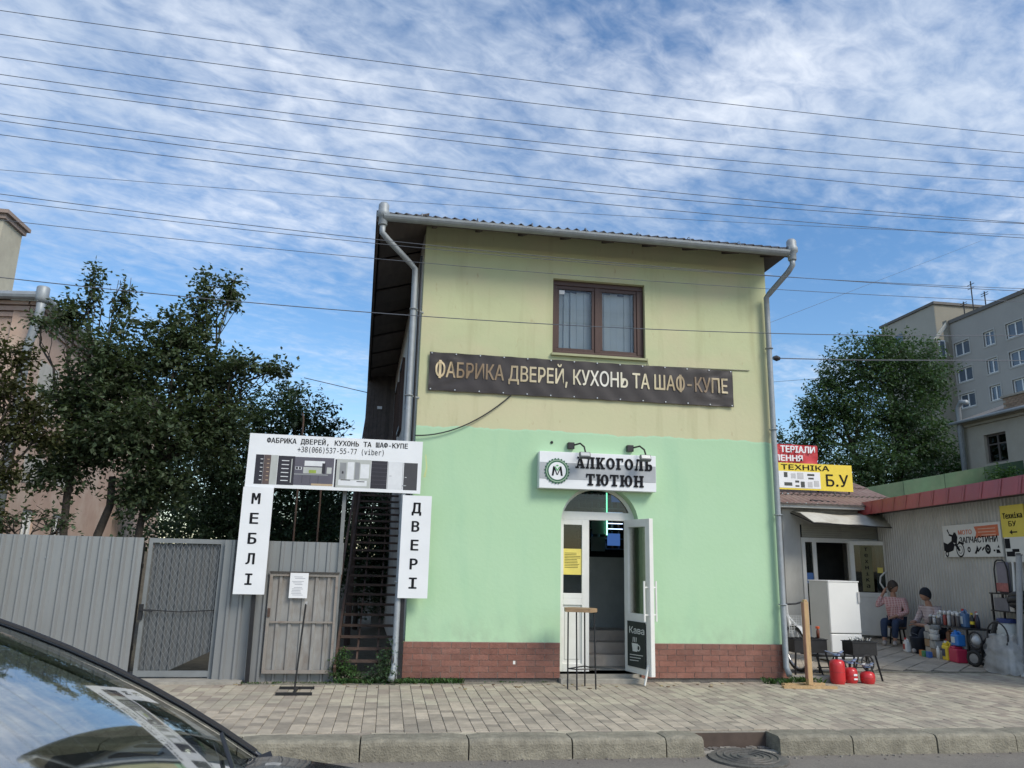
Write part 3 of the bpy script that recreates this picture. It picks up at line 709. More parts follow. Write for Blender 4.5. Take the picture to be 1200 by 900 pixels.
M().box((3.70, 12.66, 2.50), (3.86, 12.67, 2.66)).build('lit_screen', stripb, bld)
M().box((3.36, 12.72, 1.68), (3.60, 12.73, 1.92)).box((3.38, 12.72, 1.96), (3.60, 12.73, 2.4)).build('poster', C('poster_grey', (.35, .42, .45), .5), bld)
# board for the open side entrance at the far left under the eaves
enc = thing('stair_enclosure', 'dark brown boarded landing enclosure at the head of the steel stairs', 'enclosure', (-.45, 19.4, 3.0))
for k in range(7):
    xa = -.742+.10*k; M().box((xa+.002, 19.2, 2.9), (xa+.098, 19.24, 6.0)).build('board', soffit, enc)
M().box((-.74, 19.245, 2.96), (-.05, 19.27, 6.0)).build('backing', soffit, enc)
M().box((-.74, 19.24, 2.85), (-.04, 20.3, 2.95)).build('landing_floor', rusty, enc)
tag(M().box((-.46, 19.16, 5.12), (-.34, 19.18, 5.19)).build('small_plate', paperm), 'tiny white plate on the dark boards under the left eaves', 'plate')

# ------------------------------------------------------------------ signs on the shop front
def framed_rect(m, o, u, v, nrm, x0, x1, z0, z1, d=.0015): m.poly([inset(x0, x1, z0, z1)], Vector(o)+Vector(nrm)*d, u, v, nrm, d*.9)
# long dark banner
ban = thing('banner', 'long dark brown banner with golden lettering stretched under the upstairs window', 'banner', (2.6, F, 3.97))
bx0, bx1, bz0, bz1 = .415, 4.775, 3.705, 4.245
nu, nv = 90, 14; br_ = random.Random(3); m = M(); vs = []
def wr(u, v):
    e = 0
    for (cu, cv, an, s) in ((0.0, 1.0, -.55, 1), (0.0, 0, .5, 1), (1.0, 1.0, .55, 1), (1, 0, -.5, 1)):
        dx, dy = (u-cu)*8, (v-cv)
        r = math.hypot(dx, dy); th = math.atan2(dy, dx)
        e += .009*math.exp(-r*1.3)*math.sin(th*14)
    e += .004*math.sin(u*38+2*math.sin(v*3))*(v*(1-v)*4)**.2*.5+.0025*math.sin(u*90+v*9)
    return e
for j in range(nv+1):
    for i in range(nu+1):
        u, v = i/nu, j/nv; sag = .006*abs(math.sin(u*math.pi*12))
        z = bz0+(bz1-bz0)*v+(sag if v == 0 else 0)-(sag if v == 1 else 0)
        vs.append((bx0+(bx1-bx0)*u, F-.035-wr(u, v), z))
fs = [(j*(nu+1)+i, j*(nu+1)+i+1, (j+1)*(nu+1)+i+1, (j+1)*(nu+1)+i) for j in range(nv) for i in range(nu)]
m.add(vs, fs); vs2 = [(x, y+.004, z) for x, y, z in vs]; m.add(vs2, [tuple(reversed(f)) for f in fs])
banm = C('banner_vinyl', (.030, .022, .020), .42, var=.15, scale=3)
m.build('banner_sheet', banm, ban, smooth=True)
def gold():
    mm = mat('gold_print', (.6, .5, .3), .5, var=.02); t = mm.node_tree; b = t.nodes['Principled BSDF']
    g = t.nodes.new('ShaderNodeNewGeometry'); sp = t.nodes.new('ShaderNodeSeparateXYZ'); t.links.new(g.outputs['Position'], sp.inputs[0])
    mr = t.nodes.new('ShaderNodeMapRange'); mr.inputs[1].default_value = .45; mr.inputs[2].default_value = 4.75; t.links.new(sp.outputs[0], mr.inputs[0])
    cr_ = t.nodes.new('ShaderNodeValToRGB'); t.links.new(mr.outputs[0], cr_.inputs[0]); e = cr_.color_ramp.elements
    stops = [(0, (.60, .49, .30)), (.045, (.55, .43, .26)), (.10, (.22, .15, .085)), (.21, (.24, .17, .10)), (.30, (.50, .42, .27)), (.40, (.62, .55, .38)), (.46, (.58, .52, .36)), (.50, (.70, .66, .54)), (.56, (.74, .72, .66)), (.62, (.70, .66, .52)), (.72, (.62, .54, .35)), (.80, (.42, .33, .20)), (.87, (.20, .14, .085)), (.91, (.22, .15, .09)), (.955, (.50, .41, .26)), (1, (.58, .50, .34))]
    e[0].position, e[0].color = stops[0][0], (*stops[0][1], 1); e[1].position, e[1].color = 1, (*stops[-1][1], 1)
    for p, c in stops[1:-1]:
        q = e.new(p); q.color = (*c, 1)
    t.links.new(cr_.outputs[0], b.inputs['Base Color']); return mm
m = M(); BT = 'ФАБРИКА ДВЕРЕЙ, КУХОНЬ ТА ШАФ-КУПЕ'; BO = BT.replace('Ф', 'О')
textgeo(m, BO, (bx0+.085, F-.035, 3.845), X, Z, FR, 4.19, .335, None, .012, .002)
tx0, tx1, ty0, ty1 = text_x(BO); ow = text_x('О'); tsc = 4.19/(tx1-tx0); zsc = .335/(ty1-ty0)
for i, ch in enumerate(BT):
    if ch == 'Ф':
        xr = text_x(BO[:i+1])[1]; xc = bx0+.085+(xr-(ow[1]-ow[0])/2-tx0)*tsc; zb_ = 3.845+(ow[2]-ty0)*zsc; zt_ = 3.845+(ow[3]-ty0)*zsc
        for k in range(6): za = zb_-.015+(zt_-zb_+.03)*k/6; zc_ = zb_-.015+(zt_-zb_+.03)*(k+1)/6; m.add([(xc-.017, F-.0375, za), (xc+.017, F-.0375, za), (xc+.017, F-.0375, zc_), (xc-.017, F-.0375, zc_)], [(0, 1, 2, 3)])
m.v = [(x, y-.009-wr((x-bx0)/(bx1-bx0), (z-bz0)/(bz1-bz0)), z) for x, y, z in m.v]
m.build('lettering', gold(), ban)
m = M()
for i in range(14):
    for z in (bz0+.02, bz1-.02): m.lathe([(.009, 0), (.009, .003), (.004, .003)], (bx0+.03+(bx1-bx0-.06)*i/13, F-.048, z), 8, FR)
m.build('grommets', C('grommet', (.6, .6, .58), .3, metal=.6), ban)
# loose cable from the banner to the left corner
q = M(); P0, P1 = Vector((1.55, F-.03, 3.70)), Vector((.27, F-.05, 3.08))
pts = [P0.lerp(P1, t/14)-Z*(.24*4*(t/14)*(1-t/14))*.62 for t in range(15)]
tag(q.tube(pts, .009, 5).build('sagging_cable', darkmetal), 'black cable sagging across the yellow wall from the dark banner to the left corner', 'cable')
q = M().tube([(3.50, F-.015, 4.33), (3.52, F-.015, 4.24), (4.2, F-.015, 4.255), (5.05, F-.012, 4.27)], .008, 5)
tag(q.build('wall_cable', C('old_cable', (.30, .30, .22), .7)), 'thin cable pinned along the wall above the right end of the dark banner', 'cable')
# white shop sign
sg = thing('shop_sign', 'white and grey signboard with black raised lettering and a round green emblem over the door', 'sign', (2.75, F, 2.7))
sx0, sx1, sz0, sz1 = 1.935, 3.555, 2.445, 2.935; ys = F-.15
M().box((sx0, ys, sz0), (sx1, F-.002, sz1)).build('sign_box', white, sg, bevel=.004)
M().box((sx0+.006, ys-.004, sz0+.125), (sx1-.006, ys-.0003, sz0+.345)).build('grey_band', C('grey_band', (.36, .38, .40), .5), sg)
# slab serif letters
def slab(ch):
    w_, s, h = .30, .14, .14   # stem, serif thickness, serif overhang
    rect = lambda a, b, c, d: [(a, c), (b, c), (b, d), (a, d)]
    O_ = lambda cx, rx, ry=.5, t=.27, ty=.15, n=20: [[(cx+rx*math.cos(2*math.pi*i/n), .5+ry*math.sin(2*math.pi*i/n)) for i in range(n)], [(cx+(rx-t)*math.cos(2*math.pi*i/n), .5+(ry-ty)*math.sin(2*math.pi*i/n)) for i in range(n)]]
    if ch == 'А': return 1.0, [[[(.12, 0), (.26, 0), (.52, .80), (.44, 1)]], [[(.42, 1), (.66, 1), (1.02, 0), (.72, 0)]], [rect(.28, .78, .22, .36)], [rect(0, .38, 0, s)], [rect(.56, 1.04, 0, s)], [rect(.22, .60, 1-s, 1)]]
    if ch == 'Л': return .98, [[[(.06, 0), (.26, 0), (.42, .9), (.30, .9)]], [rect(.60, .88, 0, 1)], [rect(.22, .98, 1-s, 1)], [rect(0, .34, 0, s)], [rect(.50, .98, 0, s)]]
    if ch == 'К': return .98, [[rect(.10, .38, 0, 1)], [rect(0, .48, 0, s)], [rect(0, .48, 1-s, 1)], [[(.34, .44), (.66, 1), (.90, 1), (.52, .42)]], [[(.36, .56), (.56, .62), (.94, 0), (.66, 0)]], [rect(.58, 1.0, 0, s)], [rect(.58, .98, 1-s, 1)]]
    if ch == 'О': return .96, [O_(.48, .48)]
    if ch == 'Г': return .80, [[rect(.10, .38, 0, 1)], [rect(0, .50, 0, s)], [rect(0, .78, 1-s, 1)], [rect(.66, .78, .70, 1)]]
    if ch == 'Ь': return .86, [[rect(.10, .38, 0, 1)], [rect(0, .50, 1-s, 1)], [rect(0, .30, 0, s)], [[(.30, .58), (.62, .58), (.80, .50), (.86, .30), (.80, .08), (.62, 0), (.30, 0), (.30, .13), (.50, .13), (.57, .20), (.58, .30), (.56, .40), (.50, .45), (.30, .45)]]]
    if ch == 'Т': return .90, [[rect(.31, .59, 0, 1)], [rect(.16, .74, 0, s)], [rect(0, .90, 1-s, 1)], [rect(0, .11, .68, 1)], [rect(.79, .90, .68, 1)]]
    if ch == 'Ю': return 1.32, [[rect(.10, .38, 0, 1)], [rect(0, .46, 0, s)], [rect(0, .46, 1-s, 1)], [rect(.34, .62, .43, .57)], O_(.90, .42)]
    if ch == 'Н': return 1.06, [[rect(.10, .36, 0, 1)], [rect(.70, .96, 0, 1)], [rect(.30, .76, .43, .57)], [rect(0, .46, 0, s)], [rect(0, .46, 1-s, 1)], [rect(.60, 1.06, 0, s)], [rect(.60, 1.06, 1-s, 1)]]
def slabtext(m, s, x0, x1, z0, h, y):
    tot = sum(slab(c)[0] for c in s)+.16*(len(s)-1); k = (x1-x0)/tot; x = x0; j = 0
    for c in s:
        wd, L_ = slab(c)
        for lp in L_:
            m.poly([[(x+a*k, z0+b*h) for a, b in q] for q in lp], (0, y+.012-.0002*(j % 7), 0), X, Z, FR, .008); j += 1
        x += (wd+.16)*k
m = M(); slabtext(m, 'АЛКОГОЛЬ', 2.425, 3.50, 2.725, .155, ys-.024); slabtext(m, 'ТЮТЮН', 2.575, 3.375, 2.50, .155, ys-.024)
m.build('lettering', ink, sg)
em = C('emblem_green', (.02, .11, .055), .5); cx, cz = 2.175, 2.675
gear = [((.172 if (i//2) % 2 else .157)*math.cos(2*math.pi*i/96), (.172 if (i//2) % 2 else .157)*math.sin(2*math.pi*i/96)) for i in range(96)]
M().poly([gear], (cx, ys-.014, cz), X, Z, FR, .012).build('emblem_disc', em, sg)
q = M(); ring2(q, (cx, ys-.017, cz), X, Z, FR, .150, .012, 32); q.build('emblem_ring', C('emblem_line', (.30, .42, .30), .5), sg)
M().poly([[(.118*math.cos(2*math.pi*i/32), .118*math.sin(2*math.pi*i/32)) for i in range(32)]], (cx, ys-.018, cz), X, Z, FR, .004).build('emblem_centre', white, sg)
q = M()
for lp in ([(-.075, -.065), (-.05, -.065), (-.035, .03), (-.045, .065), (-.058, .055)], [(.075, -.065), (.05, -.065), (.035, .03), (.045, .065), (.058, .055)], [(-.055, .06), (-.04, .06), (.004, -.05), (-.008, -.055)], [(.055, .06), (.04, .06), (-.002, -.05), (.008, -.055)]): q.poly([lp], (cx, ys-.021, cz), X, Z, FR, .0025)
q.build('emblem_letter', ink, sg)
q = M()
for lp in ([(-.035, .05), (-.028, .062), (.0, .02), (.028, .062), (.035, .05), (0, -.005)], [(-.02, .075), (0, .06), (.02, .075), (0, .082)]): q.poly([lp], (cx, ys-.0235, cz), X, Z, FR, .002)
q.build('emblem_chevron', C('emblem_light', (.12, .40, .14), .5), sg)
# two sign lamps
lamp = thing('sign_lamp', 'small black floodlight on a bent arm, left of the two above the white shop sign', 'lamp', (2.40, F, 3.05), 'floodlights over the shop sign')
def lampparts(bx, o):
    M().box((bx-.055, F-.07, 2.995), (bx+.035, F-.001, 3.085)).build('junction_box', blackpl, o, bevel=.006)
    M().tube([(bx+.03, F-.05, 3.05), (bx+.09, F-.16, 3.06), (bx+.12, F-.26, 3.00), (bx+.125, F-.30, 2.93)], .012, 6).build('arm', blackpl, o)
    rr = Matrix.Rotation(R(-25), 3, 'X')
    h_ = M().box((bx+.035, F-.36, 2.835), (bx+.185, F-.30, 2.915), rr).build('lamp_head', C('lamp_grey', (.10, .11, .12), .4, metal=.3), o, bevel=.008)
    M().box((bx+.05, F-.367, 2.85), (bx+.17, F-.361, 2.90), rr, (bx+.11, F-.33, 2.875)).build('lens', C('lens', (.45, .47, .48), .2), h_)
lampparts(2.40, lamp)
l2 = copy_tree(lamp); l2.location = (3.235, F, 3.05); l2['label'] = 'small black floodlight on a bent arm, right of the two above the white shop sign'
tag(M().lathe([(.02, 0), (.02, .012), (.01, .018)], (2.13, F-.0, 3.08), 8, FR).build('cable_gland', darkmetal), 'tiny dark fitting on the green wall up left of the shop sign', 'fitting')
tag(M().box((1.655, F-.034, .215), (1.685, F-.028, .255)).build('socket_cover', pvc), 'tiny white cover on the brick plinth left of the entrance', 'cover')

# ------------------------------------------------------------------ portal of furniture signs on two posts
MONO = 'DejaVuSansMono.woff2'
port = thing('furniture_sign', 'white advertising board with pictures of doors and kitchens over two tall white panels', 'sign', (-.7, 10.0, 0))
yb = 10.0
M().box((-1.80, yb-.02, 2.31), (.375, yb, 2.985), Matrix.Rotation(R(.3), 3, 'Y')).build('top_board', white, port)
M().box((-1.81, yb-.045, 1.025), (-1.445, yb-.025, 2.312)).build('side_board', white, port)
M().box((.155, yb-.045, 1.01), (.525, yb-.025, 2.278)).build('side_board', white, port)
M().bar((-1.56, yb+.03, -.02), (-1.60, yb+.03, 2.95), .045, .045).bar((.235, yb+.03, 0), (.205, yb+.03, 2.9), .045, .045).bar((-1.80, yb+.03, 2.36), (.37, yb+.03, 2.36), .04, .04).bar((-1.80, yb+.03, 2.93), (.37, yb+.03, 2.93), .04, .04).build('steel_frame', darkmetal, port)
m = M(); textgeo(m, 'ФАБРИКА ДВЕРЕЙ, КУХОНЬ ТА ШАФ-КУПЕ', (-1.585, yb-.0215, 2.865), X, Z, FR, 1.77, .098, MONO, .012, .002)
textgeo(m, '+38(066)537-55-77 (viber)', (-1.20, yb-.0215, 2.765), X, Z, FR, 1.08, .085, MONO, 0, .002)
for i, ch in enumerate('МЕБЛІ'): textgeo(m, ch, (-1.698+(.012 if ch == 'І' else 0), yb-.0465, 2.105-.2425*i-(.015 if 0 else 0)), X, Z, FR, .105 if ch != 'І' else .085, .135, MONO, .018, .002)
for i, ch in enumerate('ДВЕРІ'):
    dd = ch == 'Д'; textgeo(m, ch, (.285 if not dd else .277, yb-.0465, 2.055-.2325*i-(.03 if dd else 0)), X, Z, FR, .10 if not dd else .122, .135+(.03 if dd else 0), MONO, .018, .002)
m.build('lettering', ink, port)
pics = {}
def pr_(col, x0, x1, z0, z1, lay=1):
    key = (col, lay); pics.setdefault(key, M()).box((x0, yb-.0205-.0008*lay, z0), (x1, yb-.0201, z1))
PX0, PZ0, PZ1 = -1.72, 2.355, 2.725
D_, G_, LG, W_, BR, TAN, GREEN, GY = 'dk', 'gr', 'lg', 'wh', 'br', 'tan', 'grn', 'gy'
pc = {'dk': (.022, .02, .028), 'gr': (.10, .095, .12), 'lg': (.42, .44, .42), 'wh': (.66, .68, .70), 'br': (.10, .07, .065), 'tan': (.45, .34, .22), 'grn': (.28, .36, .06), 'gy': (.24, .25, .26)}
pr_(D_, -1.70, -1.60, PZ0, PZ1); pr_(BR, -1.598, -1.515, PZ0, PZ1); pr_(LG, -1.515, -1.43, PZ0, PZ1)
for k in range(6): pr_(W_, -1.64, -1.61, PZ0+.05+.052*k, PZ0+.058+.052*k, 2); pr_(TAN, -1.56, -1.53, PZ0+.05+.052*k, PZ0+.058+.052*k, 2)
pr_(D_, -1.425, -1.22, PZ0, PZ1-.005); pr_(LG, -1.262, -1.25, PZ0+.03, PZ1-.04, 2)
for k in range(6): pr_(W_, -1.38, -1.29, PZ0+.05+.05*k, PZ0+.06+.05*k, 2)
pr_(G_, -1.22, -.735, PZ0+.005, PZ1-.01); pr_(W_, -1.10, -.85, PZ1-.12, PZ1-.055, 2); pr_(LG, -1.11, -.87, PZ0+.155, PZ0+.235, 2); pr_(GREEN, -1.04, -.95, PZ0+.16, PZ0+.20, 3); pr_(W_, -1.21, -1.13, PZ0+.20, PZ0+.235, 2)
pr_(D_, -1.205, -1.175, PZ0+.205, PZ0+.232, 3); pr_(D_, -1.165, -1.14, PZ0+.205, PZ0+.232, 3); pr_(GY, -1.22, -.80, PZ0+.135, PZ0+.15, 2); pr_(TAN, -1.0, -.735, PZ0+.005, PZ0+.03, 2); pr_(D_, -.88, -.84, PZ0+.16, PZ1-.08, 3); pr_(LG, -.82, -.76, PZ0+.16, PZ0+.24, 2)
for k in range(1, 4): pr_(D_, -1.22+.1*k, -1.216+.1*k, PZ0+.03, PZ0+.13, 2)
pr_(LG, -.70, -.27, PZ0-.005, PZ1-.015); pr_(W_, -.67, -.31, PZ0+.02, PZ0+.09, 2); pr_(GY, -.66, -.58, PZ0+.10, PZ1-.06, 2); pr_(W_, -.565, -.48, PZ0+.10, PZ1-.05, 2); pr_(GY, -.47, -.41, PZ0+.10, PZ1-.05, 2); pr_(W_, -.40, -.29, PZ0+.12, PZ1-.07, 2); pr_(D_, -.64, -.52, PZ0+.085, PZ0+.095, 3); pr_(D_, -.44, -.34, PZ0+.07, PZ0+.08, 3); pr_(D_, -.63, -.61, PZ0+.17, PZ0+.20, 3); pr_(D_, -.72, -.70, PZ0-.005, PZ1-.02, 2)
pr_(D_, -.265, -.06, PZ0-.005, PZ1-.02); 
for k in range(6): pr_(G_, -.265, -.06, PZ0+.05+.052*k, PZ0+.053+.052*k, 2)
pr_(W_, -.05, .135, PZ0-.005, PZ1-.025); pr_(GY, -.053, -.048, PZ0-.005, PZ1-.025, 2); pr_(GY, -.03, 0, PZ0+.16, PZ0+.166, 2)
pr_(GY, .135, .14, PZ0, PZ1-.03, 2); pr_('dg', .15, .325, PZ0-.01, PZ1-.03); pr_(W_, .165, .19, PZ0+.15, PZ0+.156, 2)
pc['dg'] = (.05, .05, .055)
for (c_, l_), q in pics.items(): q.build('door_picture', C('print_'+c_, pc[c_], .5, var=.1, scale=9), port)
q = M().poly([[(0, 0), (.03, -.01), (.05, .12), (.025, .30), (.012, .28), (.03, .12)]], (.40, yb-.05, 2.62-.10), X, Z, FR, .004); q.build('torn_strip', C('strip', (.50, .58, .28), .8), port)

# ------------------------------------------------------------------ fence and gate
fn = thing('metal_fence', 'grey corrugated sheet fence left of the narrow gate', 'fence', (-6, 10.12, 0))
SHEETS = {}
def sheet_mesh(name, wd, h, pitch, depth, mt, rib=.05, z0=0., cut=None, flat=False):
    xs = [(0, 0)]; x = 0
    while x < wd-1e-6:
        for a, d in ((pitch-rib-depth*.65, 0), (pitch-rib, -depth), (pitch-depth*.65, -depth), (pitch, 0)):
            xx = x+a
            if xx < wd: xs.append((xx, d))
        x += pitch
    xs.append((wd, 0)); q = M(); n = len(xs)
    zb = lambda x: z0+(cut(x) if cut else 0)
    q.v = [(x, d, zb(x)) for x, d in xs]+[(x, d, h) for x, d in xs]+[(x, d+.004, zb(x)) for x, d in xs]+[(x, d+.004, h) for x, d in xs]
    q.f = [(i, i+1, n+i+1, n+i) for i in range(n-1)]+[(2*n+i+1, 2*n+i, 3*n+i, 3*n+i+1) for i in range(n-1)]+[(n+i, n+i+1, 3*n+i+1, 3*n+i) for i in range(n-1)]
    me = bpy.data.meshes.new(name); me.from_pydata(q.v, [], q.f); me.materials.append(mt); return me
sm1 = sheet_mesh('sheet_panel', .975, 1.665, .1325, .032, galv, .042)
def scr(m, xs, zs, y):
    for x in xs:
        for z in zs: m.lathe([(.009, 0), (.009, .006), (.003, .008)], (x, y, z), 6, FR)
q = M()
for k in range(8):
    xr = -2.915-.968*k
    o = link('sheet_panel', sm1, fn); o.location = Vector((xr-1.0, 10.12+.003*(k % 2), .0))-fn.location
    scr(q, [xr-1.0+.07+.265*i for i in range(4)], (.30, 1.40), 10.118)
q.build('screws', zinc, fn)
M().box((-10.6, 10.16, .35), (-2.93, 10.20, .40)).box((-10.6, 10.16, 1.30), (-2.93, 10.20, 1.35)).build('rail', darkmetal, fn)
for k in range(5): M().box((-2.99-1.9*k, 10.16, -.02), (-2.94-1.9*k, 10.21, 1.6)).build('post', darkmetal, fn)
# gate
gt = thing('yard_gate', 'narrow steel gate of ribbed sheet behind wire netting with a black lock', 'gate', (-2.45, 10.2, 0))
gx0, gx1, gy = -2.90, -2.00, 10.23
q = M()
for a, b, c, d in ((gx0, gx0+.045, .03, 1.665), (gx1-.05, gx1, .03, 1.665), (gx0+.045, gx1-.05, 1.61, 1.665), (gx0+.045, gx1-.05, .05, .115)): q.box((a, gy-.03, c), (b, gy+.02, d))
q.build('gate_frame', greyframe, gt)
o = link('sheet_panel', sheet_mesh('gate_sheet', .80, 1.605, .089, .024, galvgate, .03, .115, lambda x: max(0, (x-.34)*.48)), gt); o.location = Vector((gx0+.047, gy+.03, 0))-gt.location
q = M(); 
zc0 = lambda x: .115+max(0, (x-gx0-.39)*.48)
stp = .062; k = -30
for k in range(-30, 45):
    for sgn in (1, -1):
        # wire x = xk + sgn*z
        x_at = lambda z: gx0+stp*k+sgn*z*.62
        pts = [z/60*1.5+.11 for z in range(61)]
        run = [z for z in pts if gx0+.047 < x_at(z) < gx1-.052 and z > zc0(x_at(z))]
        if len(run) > 1: q.bar((x_at(run[0]), gy-.002+.002*sgn, run[0]), (x_at(run[-1]), gy-.002+.002*sgn, run[-1]), .003, .003)
wm = q.build('wire_netting', C('netting', (.27, .28, .29), .5, metal=.5), gt); wm['kind'] = 'stuff'
M().box((gx0-.015, gy-.075, .70), (gx0+.03, gy-.03, .88)).build('lock', blackpl, gt); M().bar((gx0+.01, gy-.085, .82), (gx0+.15, gy-.085, .80), .02, .02).build('handle', blackpl, gt)
M().tube([(gx0+.06, gy-.035, .815), (-2.45, gy-.035, .795), (gx1-.05, gy-.035, .82)], .006, 5).build('latch_wire', darkmetal, gt)
tag(M().box((-3.1, 9.94, -.05), (-1.62, 10.5, .03)).build('gate_slab', concrete), 'flat concrete slab at the foot of the yard gate', 'slab', kind=None)
# fence right of the gate with the old sheet door
f2 = thing('metal_fence', 'grey corrugated sheet fence between the gate and the steel stairs', 'fence', (-1.3, 10.14, 0))
sA = sheet_mesh('sheet_panel', .62, 1.665, .142, .030, galv, .045); o = link('sheet_panel', sA, f2); o.location = Vector((-1.99, 10.14, 0))-f2.location
sB = sheet_mesh('sheet_panel', .86, 1.665, .142, .020, galv, .045, 1.275); o = link('sheet_panel', sB, f2); o.location = Vector((-1.41, 10.145, 0))-f2.location
sC = sheet_mesh('sheet_panel', .84, 1.0, .142, .020, galv, .035, .0); o = link('sheet_panel', sC, f2); o.location = Vector((-1.40, 10.17, 0))-f2.location
M().box((-2.0, 10.18, 1.22), (-.56, 10.22, 1.27)).box((-2.0, 10.18, .3), (-.56, 10.22, .35)).build('rail', darkmetal, f2)
M().box((-2.0, 10.18, -.02), (-1.95, 10.22, 1.6)).build('post', darkmetal, f2)
od = thing('old_sheet_door', 'weathered sheet metal door with rusty streaks beside the steel stairs', 'door', (-1.0, 10.1, 0))
o = link('sheet_panel', sheet_mesh('old_sheet', .80, 1.26, .145, .022, oldsheet, .045, .10), od); o.location = Vector((-1.395, 10.115, 0))-od.location
q = M()
for a, b, c, d in ((-1.41, -.585, 1.245, 1.28), (-1.41, -.585, .105, .145), (-1.41, -1.375, .145, 1.245), (-.615, -.585, .145, 1.245), (-1.37, -.62, .69, .71)): q.box((a, 10.075, c), (b, 10.092, d))
q.build('door_frame', C('old_wood_frame', (.26, .24, .215), .8, var=.3, dirt=(.12, .07, .05), dscale=6, damt=.8), od)
M().box((-1.415, 10.06, 1.281), (-.575, 10.10, 1.30)).build('rail', C('dark_rail', (.05, .045, .04), .7), od)
M().box((-1.40, 10.062, .76), (-1.37, 10.074, .86)).build('hasp', rusty, od)
nt2 = tag(M().box((-1.165, 10.052, .985), (-.945, 10.055, 1.285)).build('paper_notice', paperm), 'white sheet of paper with printed lines fixed to the old metal door', 'notice')
q = M(); nr = random.Random(12); lc = C('faint_print', (.36, .37, .40), .8)
for k in range(13):
    if k in (2, 6): continue
    q.box((-1.14+nr.uniform(0, .05), 10.0505, 1.235-.018*k), (-.975-nr.uniform(0, .06), 10.0518, 1.241-.018*k))
q.build('writing', lc, nt2)
# black stand before the door
sd_ = thing('black_stand', 'thin black pole on two flat base bars standing before the old metal door', 'stand', (-.93, 9.35, 0))
M().tube([(-.93, 9.3, .03), (-.905, 9.34, .6), (-.885, 9.35, .96)], .010, 8).build('pole', darkmetal, sd_)
M().box((-1.12, 9.20, .0), (-.73, 9.24, .028)).build('base_bar', darkmetal, sd_); M().box((-1.13, 9.60, .0), (-.74, 9.64, .028)).build('base_bar', darkmetal, sd_); M().box((-.945, 9.24, .004), (-.915, 9.60, .024)).build('base_link', darkmetal, sd_)
M().bar((-.885, 9.35, .95), (-.878, 9.35, .985), .026, .012).build('clip', C('clip', (.4, .4, .4), .4), sd_)

# ------------------------------------------------------------------ steel stairs beside the building
sta = thing('steel_stairs', 'open steel staircase with many thin treads climbing along the shop wall', 'staircase', (-.2, 10.3, 0))
for i in range(27):
    y, z = 10.12+.21*i, .2475+.1231*i
    M().box((-.53, y, z-.02), (.16 if i < 40 else .2, y+.055, z+.012)).box((-.53, y+.06, z-.008), (.16, y+.10, z+.004)).build('tread', rusty, sta)
for x in (-.55, .175): M().bar((x, 10.02, .13), (x, 15.8, 3.52), .03, .14).build('stringer', rusty, sta)
for x in (-.30, -.05): M().bar((x, 10.12, .19), (x, 15.7, 3.40), .022, .022).build('carrier', rusty, sta)
M().box((-.605, 10.10, -.02), (-.56, 10.15, 2.95)).build('post', C('galv_post', (.20, .21, .21), .6, metal=.3, var=.2), sta)
M().box((-.60, 13.0, -.02), (-.56, 13.04, 3.4)).build('post', rusty, sta)
M().bar((-.585, 10.2, 1.0), (-.585, 15.7, 4.3), .03, .03).build('handrail', rusty, sta)
M().box((.19, 10.02, -.02), (.225, 10.06, 1.05)).build('side_post', C('peeling_post', (.35, .36, .37), .7, var=.4, scale=20, dirt=(.08, .08, .08), dscale=9, damt=.9), sta)
tag(M().box((-.28, 18.2, -.02), (.02, 18.5, 3.0)).build('concrete_pillar', C('pillar_render', (.24, .22, .19), .9, var=.2, dirt=(.12, .11, .1), dscale=3)), 'rendered pillar standing in the shade behind the steel stairs', 'pillar')
tag(M().box((-14, 24.0, -.03), (-.3, 24.2, 1.5)).build('back_wall_low', C('far_wall', (.12, .115, .10), .9, var=.3)), 'low dark wall across the back of the yard behind the stairs', 'wall')
# poles behind the board
for x, h, lb in ((-1.30, 3.5, 'thin rusty pole rising behind the white furniture board, farther left'), (-.98, 2.6, 'thin rusty pole seen under the white furniture board, next to the stairs')):
    tag(M().tube([(x, 11.2, -.02), (x, 11.2, h-.1), (x-.02, 11.2, h)], .014, 6).build('thin_pole', rusty), lb, 'pole')
tag(M().lathe([(.055, 0), (.05, 3.2), (.0, 3.7)], (-.62, 14.5, -.02), 8).build('pointed_post', rusty), 'pointed rusty post sticking up beside the dark eaves', 'post')

# ------------------------------------------------------------------ kiosks on the right
kpaint = C('kiosk_paint', (.50, .50, .47), .6, var=.1, scale=3, dirt=(.28, .27, .24), dscale=2.5, damt=.6, stretch=(1, 1, .4))
kio = thing('white_kiosk', 'low white panelled kiosk with a brown corrugated roof and a pale awning', 'kiosk', (10, 17, 0))
KY = 16.5
q = M()
for k in range(4): 
    q2 = M().box((7.55+.43*k, KY, .0), (7.55+.43*k+.41, KY+.06, 2.78)); q2.build('wall_panel', kpaint, kio)
M().box((7.5, KY+.02, 0), (9.27, KY+.10, 2.80)).box((7.5, KY+.1, 0), (7.58, KY+3, 2.8)).box((9.27, KY+.02, 2.45), (11.25, KY+.10, 2.80)).box((11.15, KY+.02, 0), (11.25, KY+3, 2.8)).build('wall', kpaint, kio)
q = M()
for k in range(6): q2 = M().box((9.30, KY-.02, 2.17+.05*k), (11.14, KY+.015, 2.215+.05*k)); q2.build('shutter_slat', C('shutter', (.33, .33, .29), .6, var=.1), kio)
q = M()
for a, b, c, d in ((9.27, 9.35, 0, 2.16), (9.53, 9.62, 0, 2.06), (10.42, 10.50, 0, 2.06), (11.08, 11.15, 0, 2.16), (9.35, 11.08, 2.06, 2.16), (9.35, 9.53, 0, .25), (10.50, 11.08, 0, .25)): q.box((a, KY-.02, c), (b, KY+.06, d))
